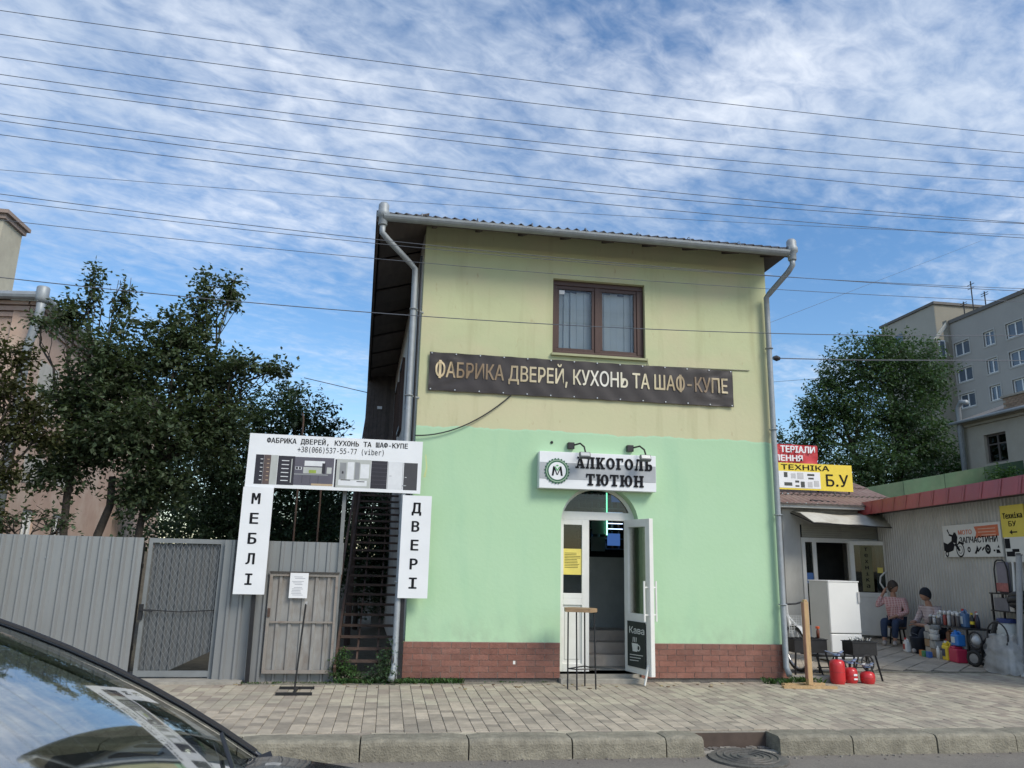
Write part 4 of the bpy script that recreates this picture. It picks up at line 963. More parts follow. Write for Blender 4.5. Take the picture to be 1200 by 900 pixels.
kf = q.build('door_frame', pvc, kio); M().box((9.35, KY+.01, .25), (9.53, KY+.015, 2.06)).build('pane', glass_dark, kf); M().box((10.50, KY+.01, .25), (11.08, KY+.015, 2.06)).build('pane', glass_dark, kf)
M().box((9.36, KY-.0, 1.15), (9.52, KY+.006, 1.38)).build('blue_sticker', C('blue_sticker', (.06, .14, .35), .5), kf)
M().box((7.6, KY+2.9, 0), (11.2, KY+3.0, 2.8)).box((9.0, KY+1.4, 0), (11.2, KY+1.5, 2.7)).build('inner_wall', dark_int, kio)
M().box((7.5, KY-.33, 2.805), (11.3, KY+3, 2.892)).build('ceiling', kpaint, kio)
# open kiosk door leaf
dv = Vector((.72, -.35, 0)).normalized(); dO = Vector((10.43, KY-.03, .06)); dn = Vector((dv.y, -dv.x, 0))
def obox(m, O_, e, nn_, a, b, c, d, t0, t1):
    vs = [O_+e*x+Z*z+nn_*t for t in (t0, t1) for x, z in ((a, c), (b, c), (b, d), (a, d))]
    fs = [(0,1,2,3),(7,6,5,4),(0,4,5,1),(1,5,6,2),(2,6,7,3),(3,7,4,0)]; cen = sum(vs, Vector())/8; ff = []
    for f in fs:
        n0 = (vs[f[1]]-vs[f[0]]).cross(vs[f[2]]-vs[f[0]]); cc = sum((vs[i] for i in f), Vector())/4-cen
        ff.append(f if n0.dot(cc) > 0 else tuple(reversed(f)))
    m.add(vs, ff)
DW = .80
kd = thing('kiosk_door', '', '', dO); del_ = None
kd.parent = kio; kd.location = dO-kio.location
q = M()
for a, b, c, d in ((0, .09, 0, 2.05), (DW-.10, DW, 0, 2.05), (.09, DW-.10, 0, .10), (.09, DW-.10, .82, .92), (.09, DW-.10, 1.96, 2.05)): obox(q, dO, dv, dn, a, b, c, d, -.025, .025)
q.build('leaf_frame', pvc, kd, bevel=.004)
q = M(); obox(q, dO, dv, dn, .09, DW-.10, .10, .82, -.015, .012); q.build('lower_panel', pvc, kd)
q = M(); obox(q, dO, dv, dn, .09, DW-.10, .92, 1.96, -.004, .004); q.build('pane', glass_dark, kd)
q = M(); obox(q, dO, dv, dn, .22, .46, .94, 1.94, .006, .010); q.build('notice_strip', C('olive_strip', (.16, .15, .07), .6), kd)
q = M()
for i, ch in enumerate('Техніка'): textgeo(q, ch, dO+dv*.30+dn*.0105+Z*(1.83-.135*i), dv, Z, dn, .075, .075, MONO, .02, .001)
q.build('lettering', ink, kd)
q = M(); obox(q, dO, dv, dn, .55, .66, 1.35, 1.47, .006, .010); q.build('sticker', C('yellow_paper', (.72, .60, .14), .7), kd)
hp_ = [dO+dv*(DW-.06)+dn*.03+Z*.95, dO+dv*(DW-.16)+dn*.07+Z*1.02, dO+dv*(DW-.23)+dn*.09+Z*1.14, dO+dv*(DW-.21)+dn*.08+Z*1.27, dO+dv*(DW-.12)+dn*.06+Z*1.36, dO+dv*(DW-.05)+dn*.03+Z*1.40]
M().tube(hp_, .020, 8).build('bow_handle', pvc, kd)
# awning
q = M(); aw0, aw1 = 9.05, 11.12; n = 14; vs = []
for i in range(n+1):
    t = i/n; x = aw0+(aw1-aw0)*t
    vs += [(x-.02*t, KY-.01, 2.74+.02*math.sin(t*9)), (x+.05*t, KY-.42, 2.66+.03*math.sin(t*7+1)), (x+.10+.12*t, KY-.80, 2.46-.06*t+.015*math.sin(t*16))]
q.add(vs, [(3*i+j, 3*i+j+1, 3*i+j+4, 3*i+j+3) for i in range(n) for j in range(2)]); q.add([(a, b, c-.012) for a, b, c in vs], [(3*i+j, 3*i+j+3, 3*i+j+4, 3*i+j+1) for i in range(n) for j in range(2)])
q.build('awning', C('awning_cloth', (.52, .50, .43), .85, var=.12, scale=4, dirt=(.30, .27, .2), dscale=2.5, damt=.7), kio, smooth=True)
M().bar((aw0, KY, 2.70), (aw0+.1, KY-.80, 2.44), .02, .02).bar((aw1, KY, 2.70), (aw1+.2, KY-.80, 2.38), .02, .02).bar((aw0+.1, KY-.8, 2.45), (aw1+.2, KY-.8, 2.385), .02, .02).build('awning_frame', darkmetal, kio)
# brown corrugated roof in three overlapping sheets
brownroof = C('brown_roof', (.21, .135, .115), .75, var=.18, scale=4, dirt=(.30, .24, .20), dscale=2, damt=.6)
def corr(m, p0, ux, uy, wd, ln, pitch, amp, nrm):
    n = int(wd/pitch*6); vs = []
    for i in range(n+1):
        a = wd*i/n; h = amp*math.cos(2*math.pi*a/pitch)
        vs += [p0+ux*a+nrm*h, p0+ux*a+uy*ln+nrm*h]
    m.add(vs, [(2*i, 2*i+2, 2*i+3, 2*i+1) for i in range(n)])
uy = Vector((0, 1, .33)).normalized(); nr_ = Vector((0, -.33, 1)).normalized()
for k in range(3):
    q = M(); corr(q, Vector((7.3, KY-.35+.80*k, 2.90+.264*k+.02*(k))), X, uy, 4.6, .95, .15, .014, nr_); q.build('roof_sheet', brownroof, kio)
    M().bar((7.3, KY-.37+.80*k, 2.885+.264*k), (11.9, KY-.37+.80*k, 2.885+.264*k), .03, .03).build('batten', soffit, kio)
# banners on the roof
BY = 17.15
rb = thing('roof_banner', 'red cloth banner with white lettering on the kiosk roof', 'banner', (9.6, BY, 3.9))
q = M(); vs = []; n = 20; b2 = random.Random(6)
for j in range(7):
    for i in range(n+1):
        u, v = i/n, j/6; vs.append((8.55+1.63*u, BY-.03-.02*math.sin(u*17+v*5)-.012*math.sin(v*11+u*4), 3.93+.47*v-.02*u*(v > .5)-.012*math.sin(u*12)*(1-v)))
q.add(vs, [(j*(n+1)+i, j*(n+1)+i+1, (j+1)*(n+1)+i+1, (j+1)*(n+1)+i) for j in range(6) for i in range(n)]); q.build('banner_sheet', C('red_banner', (.50, .035, .045), .55, var=.1, scale=3), rb, smooth=True)
q = M(); textgeo(q, 'ТЕРІАЛИ', (9.19, BY-.085, 4.185), X, Z, FR, .90, .165, None, .030, .002); textgeo(q, 'ЛЕННЯ', (9.02, BY-.085, 3.975), X, Z, FR, .74, .15, None, .030, .002); q.build('lettering', white, rb)
M().bar((8.6, BY+.02, 2.9), (8.6, BY+.02, 4.42), .03, .03).bar((10.17, BY+.02, 3.0), (10.17, BY+.02, 4.42), .03, .03).build('frame_bar', darkmetal, rb)
yb2 = thing('roof_banner', 'yellow banner for used appliances with small pictures on the kiosk roof', 'banner', (10, BY-.1, 3.3))
M().box((8.55, BY-.13, 3.29), (10.99, BY-.12, 3.925)).build('banner_sheet', C('yellow_banner', (.74, .58, .05), .5, var=.06), yb2)
M().box((9.02, BY-.135, 3.33), (10.15, BY-.1305, 3.725)).build('picture_panel', white, yb2)
q = M(); pq = random.Random(21)
for x, z, a, b in ((9.22, 3.58, .09, .12), (9.22, 3.38, .2, .08), (9.50, 3.46, .10, .05), (9.50, 3.36, .10, .04), (9.82, 3.63, .18, .05), (9.84, 3.55, .14, .04), (9.64, 3.35, .10, .14)): q.box((x, BY-.138, z), (x+a, BY-.1345, z+b))
q.build('appliance_picture', C('picture_dark', (.05, .055, .05), .5), yb2)
q = M()
for x, z, a, b in ((9.40, 3.56, .12, .12), (9.56, 3.55, .16, .15), (9.82, 3.36, .12, .13), (9.98, 3.38, .13, .14)): q.box((x, BY-.138, z), (x+a, BY-.1345, z+b))
q.build('appliance_picture', C('picture_grey', (.48, .49, .50), .5), yb2)
q = M(); textgeo(q, 'ТЕХНІКА', (9.16, BY-.138, 3.765), X, Z, FR, 1.24, .125, None, .008, .002); textgeo(q, 'Б.У', (10.30, BY-.138, 3.40), X, Z, FR, .58, .29, None, .006, .002); q.build('lettering', ink, yb2)
M().bar((9.9, BY-.1, 3.3), (9.75, BY-.35, 2.95), .02, .02).bar((10.5, BY-.1, 3.3), (10.5, BY-.25, 3.02), .02, .02).bar((9.5, KY-.1, 3.0), (10.2, KY-.1, 2.97), .03, .03).bar((8.6, BY-.1, 3.0), (8.6, BY-.1, 3.9), .03, .03).bar((10.9, BY-.1, 3.1), (10.9, BY-.1, 3.9), .03, .03).build('support_bar', darkmetal, yb2)
# grey ribbed kiosk with the red roof edge, running towards the street
gk = thing('grey_kiosk', 'grey ribbed metal kiosk with a broad dark red roof edge', 'kiosk', (11, 13.5, 0))
wd_ = Vector((math.sin(R(10)), math.cos(R(10)), 0)); W0 = Vector((11.13, 16.42, 0)); wn = Vector((-wd_.y, wd_.x, 0))*1.0   # faces the yard
gm = C('grey_rib', (.48, .47, .44), .5, world=True, metal=.25, var=.08, scale=2, dirt=(.27, .27, .25), dscale=1.2, damt=.4, objrand=.05)
def wp(s, z, off=0.): return W0-wd_*s+Z*z+wn*off     # s metres from the far corner towards the street
sw = 1.05
for k in range(8):
    q = M(); xs = []; a = 0
    while a < sw-.01:
        xs += [(a, 0), (a+.055, 0), (a+.068, .022), (a+.092, .022)]; a += .105
    xs = [(min(x, sw), d) for x, d in xs]+[(sw, 0)]
    n = len(xs); vs = [wp(k*sw+x, .03, d) for x, d in xs]+[wp(k*sw+x, 2.75, d) for x, d in xs]
    q.add(vs, [(i+1, i, n+i, n+i+1) for i in range(n-1)]); q.build('wall_sheet', gm, gk)
q = M(); b0 = wp(0, 0); 
q.add([wp(-.0, 0, -.05), wp(8.4, 0, -.05), wp(8.4, 0, -3), wp(0, 0, -3), wp(0, 2.78, -.05), wp(8.4, 2.78, -.05), wp(8.4, 2.78, -3), wp(0, 2.78, -3)], [(0,3,2,1),(4,5,6,7),(0,1,5,4),(1,2,6,5),(2,3,7,6),(3,0,4,7)])
q.build('kiosk_core', dark_int, gk)
redroof = C('red_roof', (.29, .048, .05), .45, var=.12, scale=2, objrand=.1)
for k in range(17):
    s0, s1 = -.45+.53*k, -.45+.53*(k+1)-.006; q = M()
    f = lambda s: .0
    vs = [wp(s0, 2.70, .42), wp(s1, 2.70, .42), wp(s1, 2.985, .36), wp(s0, 2.985, .36), wp(s1, 3.25, -3), wp(s0, 3.25, -3)]
    vs += [v+Vector((0, 0, -.01)) for v in vs]
    q.add(vs, [(1, 0, 3, 2), (2, 3, 5, 4), (6, 7, 8, 9), (9, 8, 10, 11)])
    q.add([wp(s0+.05, 2.70, .43), wp(s0+.08, 2.70, .43), wp(s0+.08, 2.985, .37), wp(s0+.05, 2.985, .37)], [(1, 0, 3, 2)])
    q.build('roof_sheet', redroof, gk)
M().add([wp(-.45, 2.70, .42), wp(8.5, 2.70, .42), wp(8.5, 2.72, 0), wp(-.45, 2.72, 0)], [(0, 1, 2, 3)]).build('eaves_board', soffit, gk)
# motorcycle parts sign on the grey wall
ms = thing('moto_sign', 'white signboard for motorcycle parts with a dark trail bike on the grey wall', 'sign', wp(3.9, 2.05, .05))
su = -wd_; MO = wp(2.94, 1.75, .07)
q = M(); obox(q, MO, su, wn, 0, 1.84, 0, .585, -.03, 0); q.build('sign_board', C('sign_white', (.60, .61, .58), .5, var=.05), ms)
q = M(); textgeo(q, 'ЗАПЧАСТИНИ', MO+su*.56+Z*.245+wn*.002, su, Z, wn, 1.17, .115, None, .02, .002)
def disc(m, x, z, r, t, n=20): ring2(m, MO+su*x+Z*z+wn*.002, su, Z, wn, r, t, n)
disc(q, .555, .13, .135, .026); disc(q, .555, .13, .07, .008, 14); disc(q, .03+.06, .06, .06, .03, 12)
for lp in ([(.0, .12), (.12, .08), (.32, .12), (.38, .22), (.30, .30), (.14, .24), (.0, .28)], [(.34, .22), (.40, .20), (.50, .10), (.56, .12), (.44, .26)], [(.28, .28), (.46, .24), (.50, .36), (.44, .45), (.38, .44), (.30, .36)], [(.20, .40), (.34, .36), (.36, .40), (.22, .43)], [(.15, .50), (.18, .52), (.23, .44), (.21, .42)], [(.50, .26), (.68, .22), (.70, .24), (.54, .29)], [(.38, .44), (.40, .46), (.42, .42)]): q.poly([lp], MO+wn*.002, su, Z, wn, .0015)
for x, r in ((.84, .05), (1.42, .085)): disc(q, x, .13, r, r*.55, 12)
disc(q, 1.42, .13, .03, .03, 8)
for lp in ([(1.0, .06), (1.06, .05), (1.14, .14), (1.1, .20), (1.06, .12)], [(1.12, .08), (1.24, .16), (1.22, .18), (1.10, .10)], [(1.25, .10), (1.33, .15), (1.32, .18), (1.24, .13)], [(1.58, .09), (1.63, .09), (1.63, .12), (1.58, .12)], [(1.66, .06), (1.78, .06), (1.74, .12), (1.66, .12)], [(1.70, .15), (1.76, .15), (1.74, .20)]): q.poly([lp], MO+wn*.002, su, Z, wn, .0015)
q.build('black_print', ink, ms)
orange = C('orange_print', (.55, .13, .05), .5)
q = M(); textgeo(q, 'МОТО', MO+su*.54+Z*.40+wn*.002, su, Z, wn, .44, .085, None, .015, .002)
q.poly([[(1.08, .33), (1.78, .35), (1.78, .54), (1.06, .53), (1.12, .43)]], MO+wn*.002, su, Z, wn, .0015); q.build('orange_print', orange, ms)
q = M()
for k in range(3): q.poly([[(1.18+.1*(k == 2), .49-.055*k), (1.70, .49-.055*k), (1.70, .475-.055*k), (1.18+.1*(k == 2), .475-.055*k)]], MO+wn*.004, su, Z, wn, .001)
q.build('ribbon_lines', C('ribbon_pale', (.62, .40, .30), .6), ms)
# yellow direction sign at the right edge
ys_ = thing('direction_sign', 'yellow sign with a left arrow at the right end of the grey ribbed kiosk', 'sign', wp(4.9, 2.1, .1))
YO = wp(4.90, 1.66, .12)
q = M(); obox(q, YO, su, wn, 0, .62, .40, .92, -.02, 0); q.build('sign_board', C('yellow_sign', (.66, .54, .07), .55, var=.06), ys_)
q = M(); obox(q, YO, su, wn, .03, .62, 0, .40, -.02, 0); q.build('picture_board', C('sign_white', (.6, .61, .58), .5), ys_)
q = M(); textgeo(q, 'Техніка', YO+su*.06+Z*.70+wn*.002, su, Z, wn, .52, .10, MONO, .03, .002); textgeo(q, 'БУ', YO+su*.20+Z*.575+wn*.002, su, Z, wn, .20, .085, None, .01, .002)
q.poly([[(.20, .48), (.27, .52), (.27, .49), (.40, .49), (.40, .47), (.27, .47), (.27, .44)]], YO+wn*.002, su, Z, wn, .002)
for a, b, c, d in ((.04, .18, .22, .38), (.06, .28, .09, .17), (.30, .42, .05, .14), (.22, .40, .16, .21)): q.poly([inset(a, b, c, d)], YO+wn*.002, su, Z, wn, .002)
q.build('black_print', ink, ys_)
# green sheet fence behind the kiosks
gf = thing('green_fence', 'faded green sheet fence standing behind the red roofed kiosk', 'fence', (18, 24, 0))
gfm = C('green_sheet', (.055, .11, .06), .7, var=.2, scale=2, objrand=.25, dirt=(.13, .16, .10), dscale=1.5)
for k in range(5):
    a = 14.2+1.6*k; z = 3.85+.205*1.6*k*.95
    q = M().add([(a, 24, 0), (a+1.58, 24, 0), (a+1.58, 24, z+.3), (a, 24, z), (a, 24.04, 0), (a+1.58, 24.04, 0), (a+1.58, 24.04, z+.3), (a, 24.04, z)], [(0,1,2,3),(7,6,5,4),(0,4,5,1),(1,5,6,2),(2,6,7,3),(3,7,4,0)]); q.build('fence_sheet', gfm, gf)

# ------------------------------------------------------------------ things standing in the yard
whitegoods = C('white_enamel', (.82, .82, .80), .3, var=.03, scale=3)
fr = thing('fridge', 'tall white two door fridge standing on the pavement by the kiosk', 'fridge', (7.48, 12.38, 0))
M().box((7.20, 12.10, .03), (7.74, 12.66, 1.275)).build('cabinet', C('fridge_side_shade', (.55, .56, .54), .4, var=.04), fr, bevel=.012)  # shade on the side is put into the colour, greyer than the doors
M().box((7.20, 12.05, .465), (7.74, 12.098, 1.275)).build('upper_door', whitegoods, fr, bevel=.012); M().box((7.20, 12.05, .07), (7.74, 12.098, .45)).build('lower_door', whitegoods, fr, bevel=.012)
M().box((7.705, 12.03, .95), (7.74, 12.05, 1.12)).build('handle', C('handle_grey', (.5, .5, .5), .4), fr); M().box((7.195, 12.04, 1.276), (7.745, 12.67, 1.292)).build('top_plate', whitegoods, fr)
valve = C('valve_blue', (.20, .25, .38), .35, metal=.3)
def cyl(x, y, r, h, label, wide=.0):
    t = thing('gas_cylinder', label, 'gas cylinder', (x, y, 0), 'red gas cylinders on the pavement')
    M().lathe([(r*.86, 0), (r*.86, .012), (r*.97, .03), (r, .06), (r, h-.07), (r*.95, h-.035), (r*.75, h-.01), (r*.3, h), (0, h)], (x, y, 0), 24).build('tank', red, t, smooth=True)
    M().torus((x, y, h*.5), r, .003, (0,0,1), 28, 5).build('weld_seam', C('red_dark', (.36, .02, .025), .5), t)
    M().lathe([(.018, 0), (.018, .05), (.03, .055), (.03, .065)], (x, y, h-.002), 10).build('valve', darkmetal, t)
    q = M()
    for k in range(3):
        a = k*2.09+.4; q.bar((x, y, h+.055), (x+.10*math.cos(a), y+.10*math.sin(a), h+.09), .022, .008).bar((x+.10*math.cos(a), y+.10*math.sin(a), h+.088), (x+.14*math.cos(a), y+.14*math.sin(a), h+.098), .03, .01)
    q.lathe([(.05, 0), (.045, .02), (0, .024)], (x, y, h+.05), 12); q.build('burner_support', valve, t)
    return t
c1 = cyl(6.02, 9.99, .098, .31, 'largest and leftmost of the three red gas cylinders')
c2 = cyl(6.25, 10.06, .090, .20, 'middle red gas cylinder with white lettering marks')
M().box((6.24, 9.965, .05), (6.29, 9.972, .07)).box((6.24, 9.965, .10), (6.29, 9.972, .125)).build('label_patch', white, c2)
c3 = cyl(6.47, 10.02, .096, .155, 'smallest red gas cylinder with a ring guard, rightmost of the three')
M().torus((6.47, 10.02, .235), .075, .008, (0,0,1), 20, 6).build('ring_guard', C('guard', (.35, .37, .4), .4, metal=.5), c3)
# timber T stand
tp = thing('timber_post', 'pale timber post on a flat wooden foot beside the corner of the shop', 'post', (5.45, 9.75, 0))
M().box((5.435, 9.70, .02), (5.500, 9.77, 1.06)).box((5.445, 9.71, 1.06), (5.490, 9.76, 1.085)).build('upright', wood, tp, bevel=.006)
M().box((5.43, 9.702, .1), (5.4345, 9.768, 1.05)).build('painted_face', C('faded_red', (.32, .16, .12), .7, var=.3), tp)
M().box((5.05, 9.58, .0), (5.75, 9.66, .03), Matrix.Rotation(R(-4), 3, 'Z')).box((5.15, 9.82, .0), (5.75, 9.90, .03), Matrix.Rotation(R(6), 3, 'Z')).box((5.45, 9.62, .004), (5.52, 9.88, .034)).build('foot', wood, tp)
tag(M().box((5.42, 10.12, 0), (6.02, 10.22, .075), Matrix.Rotation(R(-12), 3, 'Z')).build('grey_plank', C('weathered', (.25, .23, .2), .85, var=.3, scale=6, stretch=(.5, 6, 6)), bevel=.01), 'weathered grey beam lying on the ground behind the timber post', 'beam')
# charcoal grills
def grill(x, y, w_, d_, z0, z1, label, group, ash=True):
    t = thing('charcoal_grill', label, 'grill', (x, y, 0), group); th = .008
    q = M().box((x-w_/2, y-d_/2, z0), (x+w_/2, y+d_/2, z0+th)).box((x-w_/2, y-d_/2, z0+th), (x-w_/2+th, y+d_/2, z1)).box((x+w_/2-th, y-d_/2, z0+th), (x+w_/2, y+d_/2, z1)).box((x-w_/2+th, y-d_/2, z0+th), (x+w_/2-th, y-d_/2+th, z1)).box((x-w_/2+th, y+d_/2-th, z0+th), (x+w_/2-th, y+d_/2, z1))
    q.box((x-w_/2-.012, y-d_/2-.012, z1), (x+w_/2+.012, y-d_/2+.02, z1+.008)).box((x-w_/2-.012, y+d_/2-.02, z1), (x+w_/2+.012, y+d_/2+.012, z1+.008))
    q.build('trough', darkmetal, t)
    for sx in (-1, 1):
        for sy in (-1, 1): M().bar((x+sx*(w_/2-.02), y+sy*(d_/2-.02), z0), (x+sx*(w_/2+.03), y+sy*(d_/2+.03), 0), .022, .022).build('leg', darkmetal, t)
    q = M(); 
    for k in range(8): q.bar((x-w_/2+.03+k*(w_-.06)/7, y-d_/2+.01, z1+.012), (x-w_/2+.03+k*(w_-.06)/7, y+d_/2-.01, z1+.012), .006, .006)
    q.build('grate', C('grate', (.10, .10, .105), .5, metal=.6), t); return t
grill(6.06, 10.82, .50, .26, .31, .49, 'black trough grill in front of the white bicycle by the shop corner', 'charcoal grills')
grill(6.60, 10.36, .36, .26, .33, .50, 'small black grill on splayed legs behind the red cylinders', 'charcoal grills')
q = M()
for k in range(14):
    a, b = rnd.uniform(6.45, 6.74), rnd.uniform(10.26, 10.46); q.bar((a, b, .515), (a+rnd.uniform(-.06, .06), b+rnd.uniform(-.05, .05), .53+rnd.uniform(0, .04)), .012, .01)
tag(q.build('skewers', C('skewer', (.5, .5, .48), .4, metal=.6)), 'loose metal skewers and tongs heaped on the small black grill', 'skewers')
bo = thing('sauce_bottle', 'small dark bottle with an orange red cap standing on the trough grill', 'bottle', (6.27, 10.85, .50))
M().lathe([(.022, 0), (.024, .09), (.013, .12), (.013, .13)], (6.27, 10.85, .50), 10).build('body', C('bottle_brown', (.16, .05, .03), .3), bo, smooth=True); M().lathe([(.028, 0), (.03, .03), (.0, .035)], (6.27, 10.85, .63), 10).build('cap', C('cap_orange', (.6, .10, .03), .4), bo)
be = thing('folding_bed', 'low black folding frame lying behind the red cylinders', 'frame', (6.5, 10.95, 0))
M().box((6.15, 10.78, .245), (7.05, 11.18, .27)).build('top_panel', blackpl, be)
q = M()
for x in (6.2, 6.6, 7.0): q.bar((x, 10.80, .245), (x+.08, 10.80, 0), .018, .018).bar((x+.08, 11.14, .245), (x, 11.14, 0), .018, .018)
q.bar((6.2, 10.80, .1), (7.08, 10.80, .1), .014, .014); q.build('folding_legs', darkmetal, be)
tag(M().lathe([(.05, 0), (.055, .12), (.04, .16), (.018, .18), (.018, .21)], (6.40, 10.30, .0), 12).build('white_jug', whitegoods, smooth=True), 'small white bottle standing between the red cylinders and the black grill', 'bottle')
sp_ = thing('steering_wheel', 'black spoked wheel leaning against the legs of the small grill', 'wheel', (6.58, 10.14, .25))
M().torus((6.58, 10.16, .24), .10, .012, (.2, -1, .15), 26, 6).build('rim', blackpl, sp_); q = M()
for k in range(3):
    a = k*2.09+.5; q.bar((6.58, 10.16, .24), (6.58+.095*math.cos(a), 10.16, .24+.095*math.sin(a)), .014, .01)
q.build('spoke', darkmetal, sp_)
# bicycle by the corner
bk = thing('white_bicycle', 'old white bicycle leaning along the side wall behind the trough grill', 'bicycle', (6.03, 11.6, 0))
tyre = C('tyre', (.02, .02, .02), .8); bw = C('bike_white', (.55, .56, .56), .4, var=.2, dirt=(.2, .2, .2), dscale=8)
for y, r in ((11.05, .31), (12.05, .31)):
    wh = M().torus((6.03, y, r+.02), r, .022, (1, .06, .12), 28, 6).build('tyre', tyre, bk); q = M().torus((6.03, y, r+.02), r-.03, .012, (1, .06, .12), 28, 5)
    for k in range(12): 
        a = k*math.pi/6; q.bar((6.03, y, r+.02), (6.03-.12*math.sin(a)*(r-.03), y+math.cos(a)*(r-.03), r+.02+math.sin(a)*(r-.03)), .003, .003)
    q.build('rim', C('rim', (.4, .4, .42), .3, metal=.8), wh)
fp = dict(h=(5.98, 11.20, .82), f=(6.03, 11.05, .33), b=(6.02, 11.58, .30), s=(5.97, 11.72, .80), r=(6.03, 12.05, .33))
q = M()
for a, b in (('h', 'f'), ('h', 'b'), ('h', 's'), ('s', 'b'), ('b', 'r'), ('s', 'r')): q.tube([fp[a], fp[b]], .018, 8)
for sx in (-.05, .05): q.tube([(5.99, 11.18, .78), (6.02+sx, 11.10, .66), (6.03+sx, 11.05, .33)], .018, 8)
q.tube([(5.98, 11.19, .95), (5.985, 11.19, .80), (6.0, 11.14, .66)], .024, 8)
for k in range(9):
    a0 = .3+k*.25; a1 = a0+.25; q.add([(6.03+sg*.035, 11.05+math.cos(a_)*.345, .33+math.sin(a_)*.345) for sg in (-1, 1) for a_ in (a0, a1)], [(0, 1, 3, 2)])
q.build('frame', bw, bk); M().tube([(5.73, 11.22, .98), (5.84, 11.16, .96), (5.98, 11.18, .95), (6.12, 11.16, .96), (6.24, 11.22, .98)], .014, 8).tube([fp['h'], (5.98, 11.18, .95)], .014, 8).build('handlebar', darkmetal, bk)
M().lathe([(.02, 0), (.09, .02), (.10, .05), (.0, .07)], (5.97, 11.76, .86), 12).build('saddle', blackpl, bk)
q = M()
for k in range(8): q.bar((5.88+.04*k, 10.95, .56), (5.88+.04*k, 10.95, .80), .006, .006).bar((5.88, 10.95, .56+.034*k), (6.16, 10.95, .56+.034*k), .006, .006)
q.build('wire_basket', bw, bk)
# goods table
tb = thing('goods_table', 'dark table crowded with bottles and cans beside the seated people', 'table', (9.95, 12.7, 0))
def yp(a, s): # a: metres off the grey wall, s along the wall
    p = wp(s, 0, a); return p
def onwall(x): return x
TA, TB = 3.30, 4.60
q = M(); O2 = wp(TA, 0, .30); obox(q, O2, su, wn, 0, TB-TA, .535, .56, 0, .42); q.build('top', blackpl, tb)
for s_, a in ((TA+.04, .33), (TB-.04, .33), (TA+.04, .69), (TB-.04, .69)): p = wp(s_, 0, a); M().bar(p, p+Z*.535, .03, .03).build('leg', darkmetal, tb)
q = M(); obox(q, O2, su, wn, .02, TB-TA-.02, .20, .215, .02, .40); q.build('shelf', blackpl, tb)
capw = C('can_cap', (.72, .72, .70), .4); canb = [C('can_body_'+str(i), c, .35, metal=.1) for i, c in enumerate(((.10, .09, .09), (.45, .45, .45), (.30, .06, .05), (.06, .07, .12)))]
gg = random.Random(14)
can_p = {}
names_c = ['black', 'grey', 'red', 'navy']
for i in range(10):
    p = wp(TA+.30+.068*i, .56, .60+.04*(i % 2)); ci = (0, 1, 0, 2, 0, 1, 3, 0, 2, 0)[i]
    if ci not in can_p:
        t = thing('spray_can', 'white capped %s spray can standing in the row on the goods table' % names_c[ci], 'spray can', p, 'spray cans on the goods table')
        M().lathe([(.029, 0), (.031, .005), (.031, .165), (.02, .18)], p, 12).build('body', canb[ci], t, smooth=True); M().lathe([(.026, 0), (.026, .06), (0, .062)], p+Z*.18, 12).build('cap', capw, t, smooth=True); can_p[ci] = t
    else:
        t = copy_tree(can_p[ci]); t.location = p
for i in range(11):
    t = copy_tree(can_p[(0, 1, 3, 0, 2, 1, 0, 1, 0, 3, 2)[i]]); t.location = wp(TA+.34+.062*i, .56, .46+.03*((i*7) % 3)); t['label'] = 'white capped spray can half hidden in the back row on the goods table'
for i in range(6):
    t = copy_tree(can_p[(1, 0, 2, 1, 3, 0)[i]]); t.location = wp(TA+.05+.07*i, .56, .66+.04*(i % 2)); t.scale = (1.1, 1.1, .62); t['label'] = 'short white capped tin at the front left edge of the goods table'; t['group'] = 'short tins on the goods table'
def jug(name, label, cat, p, w_, d_, h, m_, capm, ang=0., labelm=None, handle=True):
    t = thing(name, label, cat, p); rr = Matrix.Rotation(math.atan2(su.y, su.x)+ang, 3, 'Z')
    q = M().box((-w_/2, -d_/2, 0), (w_/2, d_/2, h*.78)); q.v = [tuple(rr@Vector(v)+Vector(p)) for v in q.v]; q.build('body', m_, t, bevel=.02, seg=3)
    q = M().box((-w_/2+.01, -d_/2+.015, h*.76), (w_*.1, d_/2-.015, h*.90)); q.v = [tuple(rr@Vector(v)+Vector(p)) for v in q.v]; q.build('shoulder', m_, t, bevel=.015)
    if handle:
        q = M().tube([rr@Vector((-.02, 0, h*.88))+Vector(p), rr@Vector((w_*.15, 0, h*.98))+Vector(p), rr@Vector((w_*.40, 0, h*.92))+Vector(p), rr@Vector((w_*.44, 0, h*.76))+Vector(p)], .014, 7); q.build('handle', m_, t)
    M().lathe([(.025, 0), (.025, .035), (0, .036)], rr@Vector((-w_*.28, 0, h*.90))+Vector(p), 10).build('cap', capm, t)
    if labelm: 
        q = M().box((-w_*.40, -d_/2-.004, h*.2), (w_*.12, -d_/2+.001, h*.6)); q.v = [tuple(rr@Vector(v)+Vector(p)) for v in q.v]; q.build('label_patch', labelm, t)
    return t
lab = C('label_pale', (.55, .62, .66), .5)
jug('fluid_bottle', 'clear blue bottle of screen fluid with a red cap on the goods table', 'bottle', wp(TA+.98, .56, .55), .15, .10, .30, C('blue_fluid', (.10, .19, .36), .2), C('cap_red', (.45, .04, .04), .4), 0, lab)
